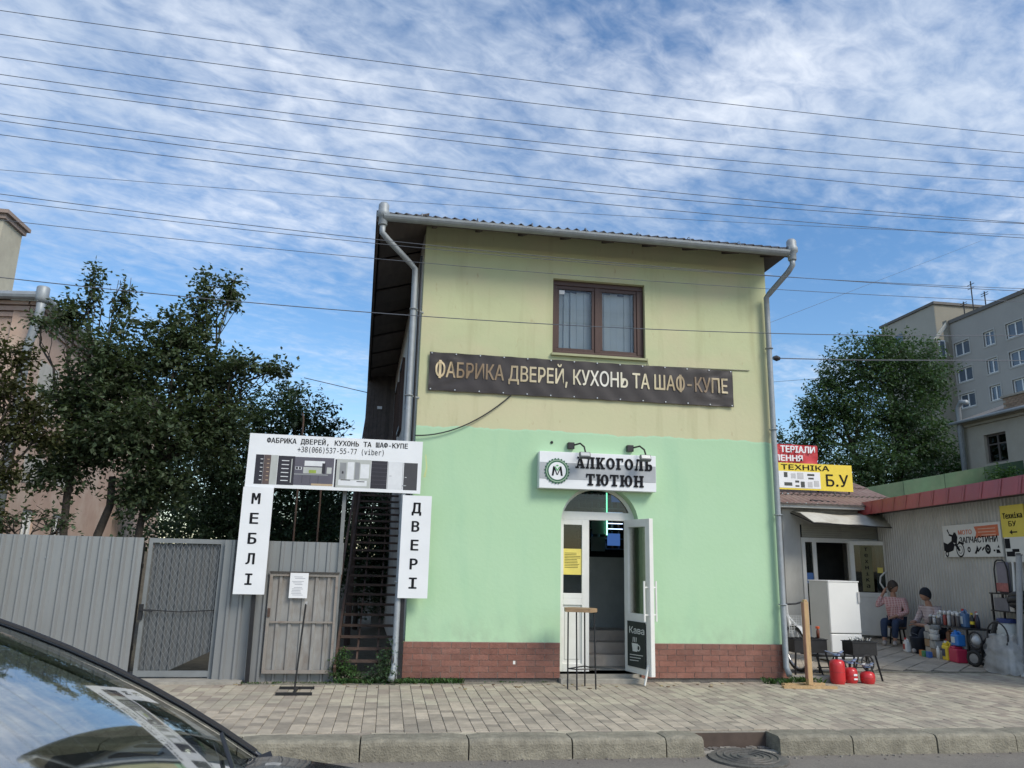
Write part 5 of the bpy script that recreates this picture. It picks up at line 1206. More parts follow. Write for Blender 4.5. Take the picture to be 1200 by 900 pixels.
for k, (s_, a, h, c, lb, cp) in enumerate(((1.14, .52, .25, (.02, .02, .025), 'black bottle with a yellow label right of the blue fluid bottle', 'y'), (1.07, .40, .27, (.20, .03, .03), 'dark red bottle behind the blue fluid bottle', 'd'), (1.23, .48, .26, (.035, .035, .06), 'tall dark bottle at the right end of the goods table', 'w'), (.16, .58, .20, (.50, .52, .50), 'clear bottle at the left end of the goods table', 'w'), (.24, .50, .12, (.5, .5, .46), 'short white tub near the left end of the goods table', 'w'))):
    t = thing('bottle', lb, 'bottle', wp(TA+s_, .56, a)); M().lathe([(.035, 0), (.036, h*.62), (.016, h*.82), (.016, h*.9)], wp(TA+s_, .56, a), 12).build('body', C('btl%d' % k, c, .3), t, smooth=True)
    M().lathe([(.019, 0), (.019, h*.12), (0, h*.122)], wp(TA+s_, .56+h*.88, a), 10).build('cap', {'y': yellowp, 'd': red, 'w': capw}[cp], t)
    if cp == 'y': M().lathe([(.0365, 0), (.0365, h*.2)], wp(TA+s_, .56+h*.25, a), 12).build('label_patch', yellowp, t)
# cartons and tubs stacked below and beside the table
ctn = [C('carton_white', (.52, .50, .46), .75, var=.25, scale=9, dirt=(.10, .09, .08), dscale=9, damt=.8), C('carton_brown', (.32, .22, .13), .8, var=.2, dirt=(.5, .45, .35), dscale=7, damt=.5), C('carton_grey', (.30, .31, .31), .7, var=.25, scale=8, dirt=(.6, .6, .58), dscale=8, damt=.7)]
cpos = [(.10, .78, 0, .20, .15, 'bottom carton at the left end below the goods table'), (.10, .78, .155, .19, .13, 'second carton up at the left end below the goods table'), (.11, .78, .29, .18, .12, 'third carton up at the left end below the goods table'), (.12, .78, .415, .17, .11, 'topmost carton at the left end beside the goods table'), (.34, .80, 0, .20, .14, 'bottom carton right of the leftmost stack below the goods table'), (.34, .80, .145, .20, .13, 'middle carton right of the leftmost stack below the goods table')]
for k, (s_, a, z, w_, h, lb) in enumerate(cpos):
    q = M(); obox(q, wp(TA+s_, z, a-.15), su, wn, -w_/2, w_/2, 0, h-.003, 0, .15+.01*(k % 3)); tag(q.build('carton', ctn[k % 3], bevel=.004), lb, 'carton', 'cartons under the goods table')
for k, (s_, a, z, r, h, lb, c) in enumerate(((.36, .78, .29, .085, .10, 'lower of the two white paint tubs stacked in front of the goods table', 0), (.36, .78, .395, .08, .07, 'upper of the two white paint tubs stacked in front of the goods table', 0), (.40, .76, .475, .075, .075, 'grey lidded pail on top of the white paint tubs', 1), (.58, .80, .0, .07, .13, 'small white tub on the ground left of the yellow canister', 0))):
    t = thing('paint_tub', lb, 'tub', wp(TA+s_, z, a)); M().lathe([(r*.9, 0), (r, h*.85), (r, h*.86)], wp(TA+s_, z, a), 16).build('body', (capw, C('pail_grey', (.30, .32, .34), .5))[c], t, smooth=True); M().lathe([(r*1.05, 0), (r*1.05, h*.13), (0, h*.14)], wp(TA+s_, z+h*.86, a), 16).build('lid', (capw, MT['pail_grey'])[c], t)
hues = [('red', (.45, .04, .03)), ('blue', (.04, .12, .40)), ('green', (.05, .25, .08)), ('orange', (.60, .22, .03)), ('white', (.7, .7, .68))]
for k, (hn_, hc_) in enumerate(hues):
    t = thing('paint_tin', 'squat %s paint tin on the lower shelf of the goods table' % hn_, 'tin', wp(TA+.50+.13*k, .216, .62))
    p = wp(TA+.50+.13*k, .216, .62); M().lathe([(.05, 0), (.05, .10), (.046, .105), (0, .105)], p, 14).build('tin_body', C('tin_'+hn_, hc_, .4), t, smooth=False); M().lathe([(.0508, 0), (.0508, .035)], p+Z*.032, 14).build('paper_band', paperm, t)
for k, (s_, a_, hn_, hc_, zz) in enumerate(((.20, .95, 'orange', (.55, .20, .05), 0), (.33, .97, 'green', (.08, .28, .12), 0), (.46, .96, 'blue', (.06, .15, .42), 0), (.24, .62, 'yellow', (.65, .48, .05), .56), (.14, .46, 'red', (.5, .05, .04), .56))):
    q = M(); obox(q, wp(TA+s_, zz, a_-.04), su, wn, -.05, .05, 0, .13 if zz else .10, 0, .07); o = tag(q.build('packet', C('packet_'+hn_, hc_, .5, var=.2, scale=12), bevel=.006), '%s packet %s' % (hn_, 'on the left end of the goods table' if zz else 'on the paving in front of the cartons under the goods table'), 'packet')
t = jug('brown_jug', 'brown jug standing on a pale tub under the goods table', 'jug', wp(TA+.66, .30, .66), .12, .10, .19, C('brown_plastic', (.16, .07, .03), .4), blackpl)
t = jug('oil_canister', 'bright yellow oil canister on the ground before the goods table', 'canister', wp(TA+.80, 0, .80), .19, .12, .31, yellowp, capw, 0, C('label_dark', (.05, .06, .10), .5))
jug('blue_canister', 'blue canister with a pale label standing on the pinkish red canister', 'canister', wp(TA+1.05, .262, .74), .22, .14, .24, bluep, bluep, 0, lab)
jug('red_canister', 'pinkish red canister on the ground under the blue one', 'canister', wp(TA+1.08, 0, .78), .27, .18, .28, magenta, magenta, 0, None, False)
tag(M().lathe([(.03, 0), (.03, .17), (.012, .20), (.012, .22)], wp(TA+.67, 0, .90), 10).build('white_bottle', capw, smooth=True), 'slim white bottle in front of the yellow canister', 'bottle')
bu = thing('dark_bucket', 'dark blue grey bucket by the feet of the person in the dark cap', 'bucket', wp(3.08, 0, .80))
p = wp(3.08, 0, .80); M().lathe([(.105, 0), (.135, .27), (.14, .275), (.14, .29), (.125, .29), (.1, .03), (0, .03)], p, 18).build('pail', C('bucket_navy', (.02, .025, .04), .5), bu, smooth=True); M().torus(p+Z*.27, .14, .004, (.3, -.6, 1), 20, 5, 0, math.pi).build('bail', zinc, bu)
tag(jug('paint_canister', 'small white printed canister left of the dark bucket', 'canister', wp(2.92, 0, .93), .13, .10, .24, capw, red, 0, C('label_red', (.4, .06, .05), .5)), None)
# barrel, cabinet and folded chair by the right end
ba = thing('white_barrel', 'white plastic barrel with a blue lid beyond the pinkish red canister', 'barrel', wp(4.95, .22, .24)); p = wp(4.95, .22, .24)
M().lathe([(.15, 0), (.165, .03), (.165, .40), (.14, .46), (.13, .48)], p, 22).build('drum', C('barrel_white', (.50, .53, .52), .4, var=.05), ba, smooth=True); M().lathe([(.15, 0), (.15, .055), (.14, .065), (0, .066)], p+Z*.475, 22).build('lid', C('lid_blue', (.02, .04, .16), .4), ba)
q = M(); obox(q, wp(4.74, 0, .04), su, wn, 0, .44, 0, .217, 0, .40); tag(q.build('crate', C('crate_dark', (.06, .06, .07), .7, var=.2)), 'dark crate under the white barrel with the blue lid', 'crate')
q = M(); OC = wp(4.64, 0, .06); st2 = thing('rack', 'dark metal rack standing against the grey wall behind the white barrel', 'rack', OC)
for s_, a in ((0, .02), (.62, .02), (0, .20), (.62, .20)): p = OC+su*s_+wn*a; M().bar(p, p+Z*1.16, .025, .025).build('upright', darkmetal, st2)
for z in (.02, .86, 1.14): q = M(); obox(q, OC, su, wn, -.02, .64, z, z+.02, 0, .23); q.build('shelf', darkmetal, st2)
q = M(); obox(q, OC+Z*.88, su, wn, .05, .42, 0, .20, .04, .20); tag(q.build('grey_box', C('box_grey', (.16, .16, .18), .6, var=.2)), 'grey box on the rack under the folded chair', 'box')
q = M(); obox(q, OC+Z*.88, su, wn, .44, .56, 0, .22, .05, .19); tag(q.build('pale_pack', C('pack_pale', (.45, .44, .42), .6, var=.3, scale=20)), 'pale upright pack beside the grey box on the rack', 'pack')
fc = thing('folded_seat', 'folded padded seat in a plastic wrap standing on top of the rack', 'seat', OC+Z*1.16); q = M()
obox(q, OC+Z*1.16, su, wn, .06, .36, .0, .50, .06, .12); q.build('pad', C('pad_purple', (.16, .15, .19), .35, var=.2, scale=5), fc, bevel=.05, seg=3)
pts = [OC+Z*1.16+su*a+wn*.13+Z*b for a, b in ((.03, 0), (.03, .38), (.08, .50), (.14, .53), (.28, .53), (.34, .50), (.39, .38), (.39, 0))]; M().tube(pts, .012, 7).build('tube_frame', darkmetal, fc)
q = M(); obox(q, OC+Z*1.16, su, wn, .04, .36, .02, .16, .122, .128); q.build('red_label', C('label_redgrey', (.34, .12, .11), .6, var=.4, scale=20), fc)
tag(M().tube([OC+Z*1.17+su*.47+wn*.10, OC+Z*1.66+su*.45+wn*.06], .018, 7).build('white_tube', capw), 'white plastic tube standing upright beside the folded seat on the rack', 'tube')
q = M()
for k in range(3): q.torus(wp(5.35, .98+.07*k, .14+.03*(k % 2)), .19, .055, (.15, .1*k, 1), 24, 8)
tag(q.build('black_hoses', blackpl, smooth=True), 'coiled black rubber hoses hung on the wall right of the folded seat', 'hose')
# small hand cart and bundle in clear wrap
hc2 = thing('hand_cart', 'small hand cart with two black wheels parked in front of the white barrel', 'cart', wp(4.95, 0, 0.69))
for a, s_ in ((.62, 4.85), (.84, 4.97)):
    wv = wp(s_, .13, a); wo2 = M().torus(wv, .10, .03, wn+su*.5, 22, 8).build('tyre', tyre, hc2); M().lathe([(.075, -.02), (.075, .02), (0, .025)], wv, 14, wn+su*.5).build('rim', C('rim_grey', (.3, .31, .32), .4, metal=.5), wo2)
wv = wp(4.87, .40, 0.74); M().torus(wv, .13, .014, wn+su*.3, 22, 6).build('guide_ring', blackpl, hc2); M().lathe([(.08, -.04), (.10, .0), (.06, .05), (.03, .09)], wv-wn*.03, 14, wn+su*.3).build('motor_housing', C('housing_white', (.55, .56, .56), .35), hc2, smooth=True)
M().tube([wp(4.85, .10, 0.64), wp(4.95, .35, 0.69), wp(5.23, .62, 0.59)], .020, 8).tube([wp(4.75, .1, 0.74), wp(5.10, .14, 0.72)], .018, 8).build('handle_tube', blackpl, hc2); M().tube([wp(5.21, .55, 0.64), wp(5.24, .74, 0.58)], .035, 8).build('grip', blackpl, hc2)
film = mat('plastic_film', (.62, .63, .63), .35, var=.15, scale=12); film.node_tree.nodes['Principled BSDF'].inputs['Alpha'].default_value = .42
bd = thing('wrapped_bundle', 'bundle of garden tools in crumpled clear plastic at the right edge of the yard', 'bundle', wp(5.65, 0, 0.78)); br3 = random.Random(17)
q = M(); nU, nV = 22, 12; vs = []
for j in range(nV+1):
    for i in range(nU):
        a = 2*math.pi*i/nU; v = j/nV; r = .30*(1-.35*v*v)+br3.uniform(-.035, .035); vs.append(wp(5.70, .02+.55*v+br3.uniform(-.02, .02), .80)+su*(r*1.15*math.cos(a))+wn*(r*.75*math.sin(a)))
q.add(vs, [(j*nU+i, j*nU+(i+1) % nU, (j+1)*nU+(i+1) % nU, (j+1)*nU+i) for j in range(nV) for i in range(nU)]); q.build('clear_wrap', film, bd, smooth=True)
q = M()
for k in range(16):
    b = wp(5.70, .03, 0.80)+su*br3.uniform(-.22, .22)+wn*br3.uniform(-.13, .13); q.tube([b, b+Z*br3.uniform(.3, .55)+su*br3.uniform(-.12, .12)], br3.uniform(.012, .03), 6)
q.build('tool_parts', C('tool_mix', (.20, .19, .18), .5, var=.4, scale=9), bd)
q = M()
for k in range(3): b = wp(5.55+.14*k, .05, .78); q.box(tuple(b-Vector((.05, .05, 0))), tuple(b+Vector((.05, .05, .32))))
q.build('pale_parts', C('pale_mix', (.55, .54, .52), .5, var=.2), bd)
M().torus(wp(5.77, .55, 0.90), .20, .012, wn+su*.2, 24, 6).build('black_hoop', blackpl, bd)
gp = thing('leaning_post', 'pale grey post leaning at the right edge in front of the yellow sign', 'post', (9.42, 10.72, 0))
M().tube([(9.40, 10.72, -.01), (9.62, 10.72, 1.75)], .042, 10).build('pole', C('post_grey', (.32, .33, .34), .6, var=.15), gp); M().lathe([(.05, 0), (.05, .02)], (9.62, 10.72, 1.75), 10).build('cap', C('post_cap', (.2, .2, .2), .6), gp)
tag(M().bar((9.36, 10.62, 0), (9.50, 10.98, .62), .05, .02).build('pale_board', C('pale_board', (.5, .5, .48), .6)), 'pale strip of board leaning against the grey post at the right edge', 'board')

# tall bar table by the entrance
bt_ = thing('bar_table', 'tall narrow table with a pale wooden top and thin black legs by the shop entrance', 'table', (2.40, 9.72, 0))
m = M(); tp_ = [(a-.12, b) for a, b in [(2.33, 9.60), (2.62, 9.50), (2.74, 9.62), (2.72, 9.72), (2.50, 9.86), (2.36, 9.80)]]
m.poly([[(a, b) for a, b in tp_]], (0, 0, .94), X, Y, Z, .045); m.build('table_top', C('table_wood', (.30, .20, .11), .6, var=.25, scale=6, stretch=(.6, 5, 5)), bt_, bevel=.008)
lg = [((2.375, 9.64), (2.36, 9.58)), ((2.47, 9.60), (2.455, 9.50)), ((2.62, 9.78), (2.64, 9.84)), ((2.70, 9.62), (2.705, 9.56))]
lg = [((a[0]-.12, a[1]), (b[0]-.12, b[1])) for a, b in lg]
for a, b in lg: M().tube([(a[0], a[1], .90), (b[0], b[1], 0)], .0095, 8).build('leg', darkmetal, bt_)
q = M(); k4 = [(2.245, 9.59, .235), (2.335, 9.52, .235), (2.58, 9.575, .235), (2.517, 9.825, .235)]
for i in range(4): q.tube([k4[i], k4[(i+1) % 4]], .008, 6)
q.build('foot_rail', darkmetal, bt_)

# ------------------------------------------------------------------ people
def skin(name, pts, edges, material, parent, root=0, sub=2):
    """grow a smooth surface round a skeleton: pts = [(Vector, radius)]"""
    off = parent_world(parent)
    me = bpy.data.meshes.new(name); me.from_pydata([tuple(Vector(p)-off) for p, r in pts], edges, []); me.update()
    o = bpy.data.objects.new(name, me); COL.objects.link(o)
    md = o.modifiers.new('skin', 'SKIN'); md.use_smooth_shade = True
    if not me.skin_vertices:
        bm = bmesh.new(); bm.from_mesh(me); bm.verts.layers.skin.verify(); bm.to_mesh(me); bm.free()
    for i, (p, r) in enumerate(pts):
        sv = me.skin_vertices[0].data[i]; sv.radius = (r, r) if not isinstance(r, tuple) else r; sv.use_root = (i == root)
    sb = o.modifiers.new('sub', 'SUBSURF'); sb.levels = sub; sb.render_levels = sub
    dg = bpy.context.evaluated_depsgraph_get(); dg.update(); m2 = bpy.data.meshes.new_from_object(o.evaluated_get(dg)); m2.name = name
    bpy.data.objects.remove(o); bpy.data.meshes.remove(me)
    m2.materials.clear(); m2.materials.append(material); m2.shade_smooth()
    ob = bpy.data.objects.new(name, m2); COL.objects.link(ob); ob.parent = parent; return ob
skinm = C('skin', (.40, .22, .15), .55, var=.06)
def person(seat, yaw, label, shirtm, trm, shoem, capm, pose):
    """seat = point on the ground under the pelvis, yaw = heading faced (0 = +Y, clockwise)"""
    f = Vector((math.sin(yaw), math.cos(yaw), 0)); r = Vector((math.cos(yaw), -math.sin(yaw), 0))
    P = lambda a, b, c: Vector(seat)+f*a+r*b+Z*c
    t = thing('person', label, 'person', seat)
    lean = pose.get('lean', .08); sh = pose.get('seat', .42)
    pel = P(0, 0, sh+.10); wst = P(.02+lean*.3, 0, sh+.26); che = P(.02+lean*.8, 0, sh+.45); nk = P(lean*1.0, 0, sh+.60); hd = P(lean*1.15+.02, 0, sh+.70)
    pts = [(pel, .10), (wst, .085), (che, .085), (nk, .056), (hd, .06)]; ed = [(0, 1), (1, 2), (2, 3), (3, 4)]
    def add(p, r_, frm): pts.append((p, r_)); ed.append((frm, len(pts)-1)); return len(pts)-1
    arms = []
    for sd_i, key in ((-1, 'armL'), (1, 'armR')):
        el, wr = pose[key]
        s_ = add(P(lean*.9, sd_i*.175, sh+.52), .040, 2); e_ = add(P(*el), .036, s_); w_ = add(P(*wr), .031, e_); arms.append((s_, e_, w_))
        d = (P(*wr)-P(*el)).normalized(); side = d.cross(Z); side = side.normalized() if side.length > .05 else r
        pm = add(P(*wr)+d*.06, (.034, .022), w_)
        nrm_ = side.cross(d)
        for k, (ln, of) in enumerate(((.070, -.030), (.082, -.010), (.076, .010), (.060, .030))):
            a = P(*wr)+d*.10+side*of; a1 = add(a, .0095, pm); b1 = add(a+d*ln*.55-nrm_*.012, .0088, a1); add(a+d*ln-nrm_*.035, .0078, b1)
        th = P(*wr)+d*.05+side*.040*(-sd_i); t1 = add(th, .0105, pm); add(th+d*.04+side*.02*(-sd_i)-nrm_*.012, .009, t1)
    legs = []
    for sd_i, key in ((-1, 'legL'), (1, 'legR')):
        kn, an = pose[key]
        h_ = add(P(.05, sd_i*.09, sh+.07), .070, 0); k_ = add(P(*kn), .050, h_); a_ = add(P(*an), .042, k_)
        ft = pose.get('toe', (.15, 0)); toe = P(an[0]+ft[0], an[1]+ft[1], .04); heel = add(P(an[0], an[1], .055), .040, a_); add(toe, .034, heel); legs.append((h_, k_, a_, heel))
    skin('body', pts, ed, skinm, t, 0)
    # head: a deformed ball with nose, brow and chin, turned as the photo shows
    hy = pose.get('head_yaw', 0.); hf = (f*math.cos(hy)+r*math.sin(hy)); hr = (r*math.cos(hy)-f*math.sin(hy)); hc = hd+Z*.085+hf*.02
    q = M(); nU, nV = 24, 18; vs = []
    for j in range(nV+1):
        th = math.pi*j/nV
        for i in range(nU):
            a = 2*math.pi*i/nU; x, y, z = math.sin(th)*math.cos(a), math.sin(th)*math.sin(a), math.cos(th)
            sx_, sy_, sz_ = .098, .076, .120
            if z < -.1: sy_ *= 1-.35*(-z-.1); 
            px = x*sx_
            if x > .75 and abs(y) < .25 and -.25 < z < .15: px += .022*(1-abs(y)/.25)*(1-(z+.25)/.42)
            if x > .6 and z < -.65: px += .012
            if x > .7 and .1 < abs(y) < .45 and .02 < z < .25: px -= .008
            vs.append(hc+hf*px+hr*(y*sy_)+Z*(z*sz_))
    q.add(vs, [(j*nU+i, (j+1)*nU+i, (j+1)*nU+(i+1) % nU, j*nU+(i+1) % nU) for j in range(nV) for i in range(nU)])
    for sg_ in (-1, 1): q.lathe([(.010, -.004), (.024, 0), (.02, .012), (0, .014)], hc+hr*sg_*.074+Z*-.005, 8, hr*sg_)
    q.build('head', skinm, t, smooth=True)
    q = M()
    for sg_ in (-1, 1): q.lathe([(.010, 0), (.008, .006), (0, .008)], hc+hf*.080+hr*sg_*.030+Z*.010, 8, hf)
    q.build('eyes', C('eye_dark', (.03, .02, .02), .3), t)
    q = M().bar(hc+hf*.083-hr*.02-Z*.058, hc+hf*.083+hr*.02-Z*.058, .012, .008); q.build('mouth', C('lips', (.30, .10, .09), .5), t)
    # hair or cap
    q = M(); vs = []; nV2 = 9; hh = pose.get('cap_low', .52)
    for j in range(nV2+1):
        for i in range(nU):
            a = 2*math.pi*i/nU; lim = math.pi*(hh+ .17*(1-math.cos(a))*pose.get('nape', .6)); th = lim*j/nV2
            vs.append(hc+hf*(math.sin(th)*math.cos(a)*.110-.006)+hr*(math.sin(th)*math.sin(a)*.090)+Z*(math.cos(th)*.134+.004))
    q.add(vs, [(j*nU+i, (j+1)*nU+i, (j+1)*nU+(i+1) % nU, j*nU+(i+1) % nU) for j in range(nV2) for i in range(nU)]); q.build(pose.get('hat', 'hair'), capm, t, smooth=True)
    # clothes
    sp = [(P(.01, 0, sh+.06), .165), (wst, .152), (che, .158), (nk-Z*.03, .078)]; se = [(0, 1), (1, 2), (2, 3)]
    for (s_, e_, w_) in arms:
        sp.append((pts[s_][0], .070)); i0 = len(sp)-1; se.append((2, i0)); sp.append((pts[e_][0], .060)); se.append((i0, i0+1)); sp.append((pts[e_][0].lerp(pts[w_][0], pose.get('sleeve', .8)), .046)); se.append((i0+1, i0+2))
    skin('shirt', sp, se, shirtm, t, 1)
    tp2 = [(pel-Z*.01, .135)]; te = []
    for (h_, k_, a_, hl) in legs:
        tp2.append((pts[h_][0], .095)); i0 = len(tp2)-1; te.append((0, i0)); tp2.append((pts[k_][0], .078)); te.append((i0, i0+1)); tp2.append((pts[k_][0].lerp(pts[a_][0], .93), .060)); te.append((i0+1, i0+2))
    skin('trousers', tp2, te, trm, t, 0)
    for (h_, k_, a_, hl) in legs:
        hlp = pts[hl][0]; toe = pts[hl+1][0]; d = (toe-hlp); d.z = 0; d.normalize()
        skin('shoe', [(hlp-d*.04+Z*.005, .050), (hlp+d*.07+Z*.0, .046), (toe+d*.02, .040)], [(0, 1), (1, 2)], shoem, t, 0)
    return t
def checks(m, c2, sc):
    t = m.node_tree; b = t.nodes['Principled BSDF']; src = b.inputs['Base Color'].links[0].from_socket; tcn = t.nodes.new('ShaderNodeTexCoord'); out = src
    for rot in ((0, 0, 0), (0, R(90), 0)):
        mp = t.nodes.new('ShaderNodeMapping'); mp.inputs['Rotation'].default_value = rot; t.links.new(tcn.outputs['Object'], mp.inputs[0])
        wv = t.nodes.new('ShaderNodeTexWave'); wv.inputs['Scale'].default_value = sc; wv.bands_direction = 'Z'; t.links.new(mp.outputs[0], wv.inputs['Vector'])
        rp = t.nodes.new('ShaderNodeMapRange'); rp.inputs[1].default_value = .6; rp.inputs[2].default_value = .8; rp.inputs[4].default_value = .55; t.links.new(wv.outputs['Fac'], rp.inputs[0])
        mx = t.nodes.new('ShaderNodeMixRGB'); mx.inputs[2].default_value = (*c2, 1); t.links.new(rp.outputs[0], mx.inputs[0]); t.links.new(out, mx.inputs[1]); out = mx.outputs[0]
    t.links.new(out, b.inputs['Base Color'])
jeans = C('jeans', (.022, .040, .085), .8, var=.2, scale=12, bump=1.0, bscale=9)
trk = C('dark_trousers', (.014, .020, .034), .85, var=.15, bump=1.0, bscale=9)
pink = C('checked_shirt', (.46, .20, .20), .8, var=.25, scale=22, bump=1.0, bscale=9)
lilac = C('striped_top', (.44, .35, .36), .8, var=.2, scale=5, bump=1.0, bscale=9, stretch=(1, 1, 6))
checks(pink, (.72, .58, .56), 9.0); checks(lilac, (.62, .55, .56), 6.0)
shoe = C('pale_shoe', (.40, .36, .33), .7, var=.15)
hairm = C('dark_hair', (.035, .022, .016), .6, var=.3, scale=40); capm_ = C('knit_cap', (.012, .016, .024), .9)
s1 = (10.50, 15.10, 0); s2 = (10.36, 13.72, 0)
person(s1, R(232), 'person in pinkish checked shirt and jeans sitting with one hand raised to the head', pink, jeans, shoe, hairm,
       dict(seat=.36, lean=.06, armR=((.14, .33, .73), (.10, .17, 1.03)), armL=((.10, -.26, .65), (.28, -.04, .55)), legL=((.46, -.12, .46), (.44, -.08, .11)), legR=((.47, .10, .47), (.50, .10, .11)), head_yaw=R(-75), toe=(.14, -.03), nape=1.25, cap_low=.47, sleeve=.75))
person(s2, R(262), 'person in a dark cap and pale mauve top sitting turned away beside the goods table', lilac, trk, shoe, capm_,
       dict(seat=.26, lean=.13, armR=((.16, .30, .52), (.36, .16, .54)), armL=((.22, -.27, .47), (.38, .02, .49)), legL=((.43, -.12, .40), (.56, -.12, .11)), legR=((.42, .12, .41), (.36, .14, .11)), head_yaw=R(12), toe=(.15, .0), cap_low=.50, nape=.75, hat='cap', sleeve=.65))
for (x, y, z_), h, lb in ((s1, .35, 'low dark stool under the person in the checked shirt'), (s2, .25, 'low dark stool under the person in the dark cap')):
    st3 = thing('stool', lb, 'stool', (x, y, 0)); M().lathe([(.17, 0), (.17, .03), (0, .032)], (x, y, h-.03), 16).build('seat', C('stool_seat', (.20, .14, .10), .6), st3)
    for a in range(4): b = a*math.pi/2+.6; M().bar((x+.12*math.cos(b), y+.12*math.sin(b), h-.03), (x+.16*math.cos(b), y+.16*math.sin(b), 0), .025, .025).build('leg', darkmetal, st3)

# ------------------------------------------------------------------ trees, bushes and weeds
def leaves(blobs, n, size, rng, aspect=.62, droop=.35, shell=.55):
    """n small folded leaves gathered in sprays through the volume of the blobs"""
    v = []; f = []; wts = [(b[3]*b[4])**.9*max(b[5], .05)**.35 for b in blobs]; tot = sum(wts)
    for b, wgt in zip(blobs, wts):
        k = max(6, int(n*wgt/tot)); ns = max(3, k//9)
        for _ in range(ns):
            while True:
                d = Vector((rng.gauss(0, 1), rng.gauss(0, 1), rng.gauss(0, 1)))
                if d.length > .1: break
            d.normalize(); rad = rng.random()**shell
            jit = 1+.22*math.sin(d.x*5+b[0]*3)*math.sin(d.z*6+b[2]*2)
            c = Vector((b[0]+d.x*b[3]*rad*jit, b[1]+d.y*b[5]*rad*jit, b[2]+d.z*b[4]*rad*jit))
            tw = Vector((d.x+rng.gauss(0, .5), d.y+rng.gauss(0, .5), d.z*.5+rng.gauss(0, .4)+.1)).normalized(); L_ = size*rng.uniform(2.2, 4.2)
            for i in range(9):
                t = i/8; p = c+tw*(t-.4)*L_+Vector((rng.gauss(0, .18), rng.gauss(0, .18), rng.gauss(0, .18)))*size*1.6
                ax = (tw*.5+Vector((rng.gauss(0, .8), rng.gauss(0, .8), rng.gauss(0, .5)-droop))).normalized()
                sd2 = ax.cross(Vector((rng.gauss(0, .5), rng.gauss(0, .5), 1))).normalized(); s = size*rng.uniform(.65, 1.2); u_ = sd2.cross(ax)
                a = len(v)
                v += [p, p+ax*s*.5+sd2*s*aspect*.5-u_*s*.06, p+ax*s, p+ax*s*.5-sd2*s*aspect*.5-u_*s*.06]; f += [(a, a+1, a+2), (a, a+2, a+3)]
    me = bpy.data.meshes.new('crown'); me.from_pydata([tuple(p) for p in v], [], f); return me
def limbs(m, base, top, r0, r1, rng, n=6, wob=.06):
    pts = []; rs = []
    for i in range(n+1):
        t = i/n; p = Vector(base).lerp(Vector(top), t)+Vector((rng.gauss(0, wob), rng.gauss(0, wob), 0))*(1 if 0 < i < n else 0); pts.append(p); rs.append(r0+(r1-r0)*t)
    m.tube(pts, rs, 7); return pts
def tree(name, label, trunks, blobs, n, size, lm, rng, group=None, r0=.09, dy=.8, shoots=(), **kw):
    t = thing(name, label, 'tree', trunks[0][0], group); m = M()
    bl = [(b[0], b[1]+rng.uniform(-.25, .25), b[2], b[3], b[4], max(b[3]*dy, .12)) for b in blobs]
    for k, (bs, fork) in enumerate(trunks):
        limbs(m, bs, fork, r0*(1 if k == 0 else .75), r0*.6, rng, 6, .03)
    for b in bl:
        fk = min((tr[1] for tr in trunks), key=lambda q: (Vector(q)-Vector(b[:3])).length)
        pts = limbs(m, fk, b[:3], r0*.42, .010, rng, 6, .06)
        for _ in range(5):
            e = Vector(b[:3])+Vector((rng.uniform(-1, 1)*b[3]*.9, rng.uniform(-1, 1)*b[5]*.9, rng.uniform(-.4, 1)*b[4]*.9)); limbs(m, pts[rng.randint(3, 6)], e, .009, .004, rng, 4, .04)
    for a, b_ in shoots: limbs(m, a, b_, .012, .004, rng, 5, .02)
    m.build('trunk', bark, t, smooth=True)
    me = leaves(bl, n, size, rng, **kw); off = parent_world(t)
    me.transform(Matrix.Translation(-off)); me.materials.append(lm); o = bpy.data.objects.new('crown', me); COL.objects.link(o); o.parent = t; return t
lf_pear = leafmat('leaf_pear', (.068, .096, .050)); lf_yel = leafmat('leaf_yellowing', (.062, .068, .026)); lf_dark = leafmat('leaf_dark', (.048, .082, .046)); lf_ash = leafmat('leaf_ash', (.054, .098, .046)); lf_bush = leafmat('leaf_bush', (.05, .105, .03)); lf_far = leafmat('leaf_far', (.04, .07, .04))
tr = random.Random(31)
main = [(-4.77, 12.5, 5.5, 0.13, 0.42), (-4.34, 12.5, 5.35, 0.11, 0.46), (-3.17, 12.5, 5.48, 0.22, 0.55), (-2.77, 12.5, 5.72, 0.18, 0.34), (-5.08, 12.5, 5.05, 0.27, 0.34), (-3.42, 12.5, 4.8, 0.50, 0.50), (-4.21, 12.5, 4.39, 0.78, 0.66), (-3.1, 12.5, 4.25, 0.71, 0.58), (-2.36, 12.5, 4.44, 0.40, 0.15), (-1.95, 12.5, 4.46, 0.30, 0.14), (-4.81, 12.5, 3.74, 0.73, 0.48), (-3.83, 12.5, 3.39, 1.0, 0.61), (-4.58, 12.5, 3.02, 0.85, 0.36), (-2.82, 12.5, 3.44, 0.58, 0.68), (-3.40, 12.5, 2.55, 0.55, 0.34), (-5.67, 12.5, 5.03, 0.22, 0.10), (-4.9, 12.6, 2.62, .5, .28), (-3.75, 12.7, 2.35, .45, .30)]
tree('pear_tree', 'broad leafy tree with upright shoots and dark trunks just behind the fence', [((-4.36, 12.5, -.02), (-4.2, 12.5, 2.6)), ((-4.70, 12.4, -.02), (-4.75, 12.4, 2.75)), ((-4.02, 12.6, -.02), (-3.6, 12.6, 2.8))], main, 40000, .086, lf_pear, tr, None, .085, .9,
     shoots=[((-4.7, 12.5, 4.8), (-4.78, 12.5, 5.85)), ((-4.3, 12.5, 4.7), (-4.34, 12.5, 5.8)), ((-3.2, 12.5, 4.9), (-3.05, 12.5, 6.0)), ((-2.9, 12.5, 5.0), (-2.72, 12.5, 6.0))])
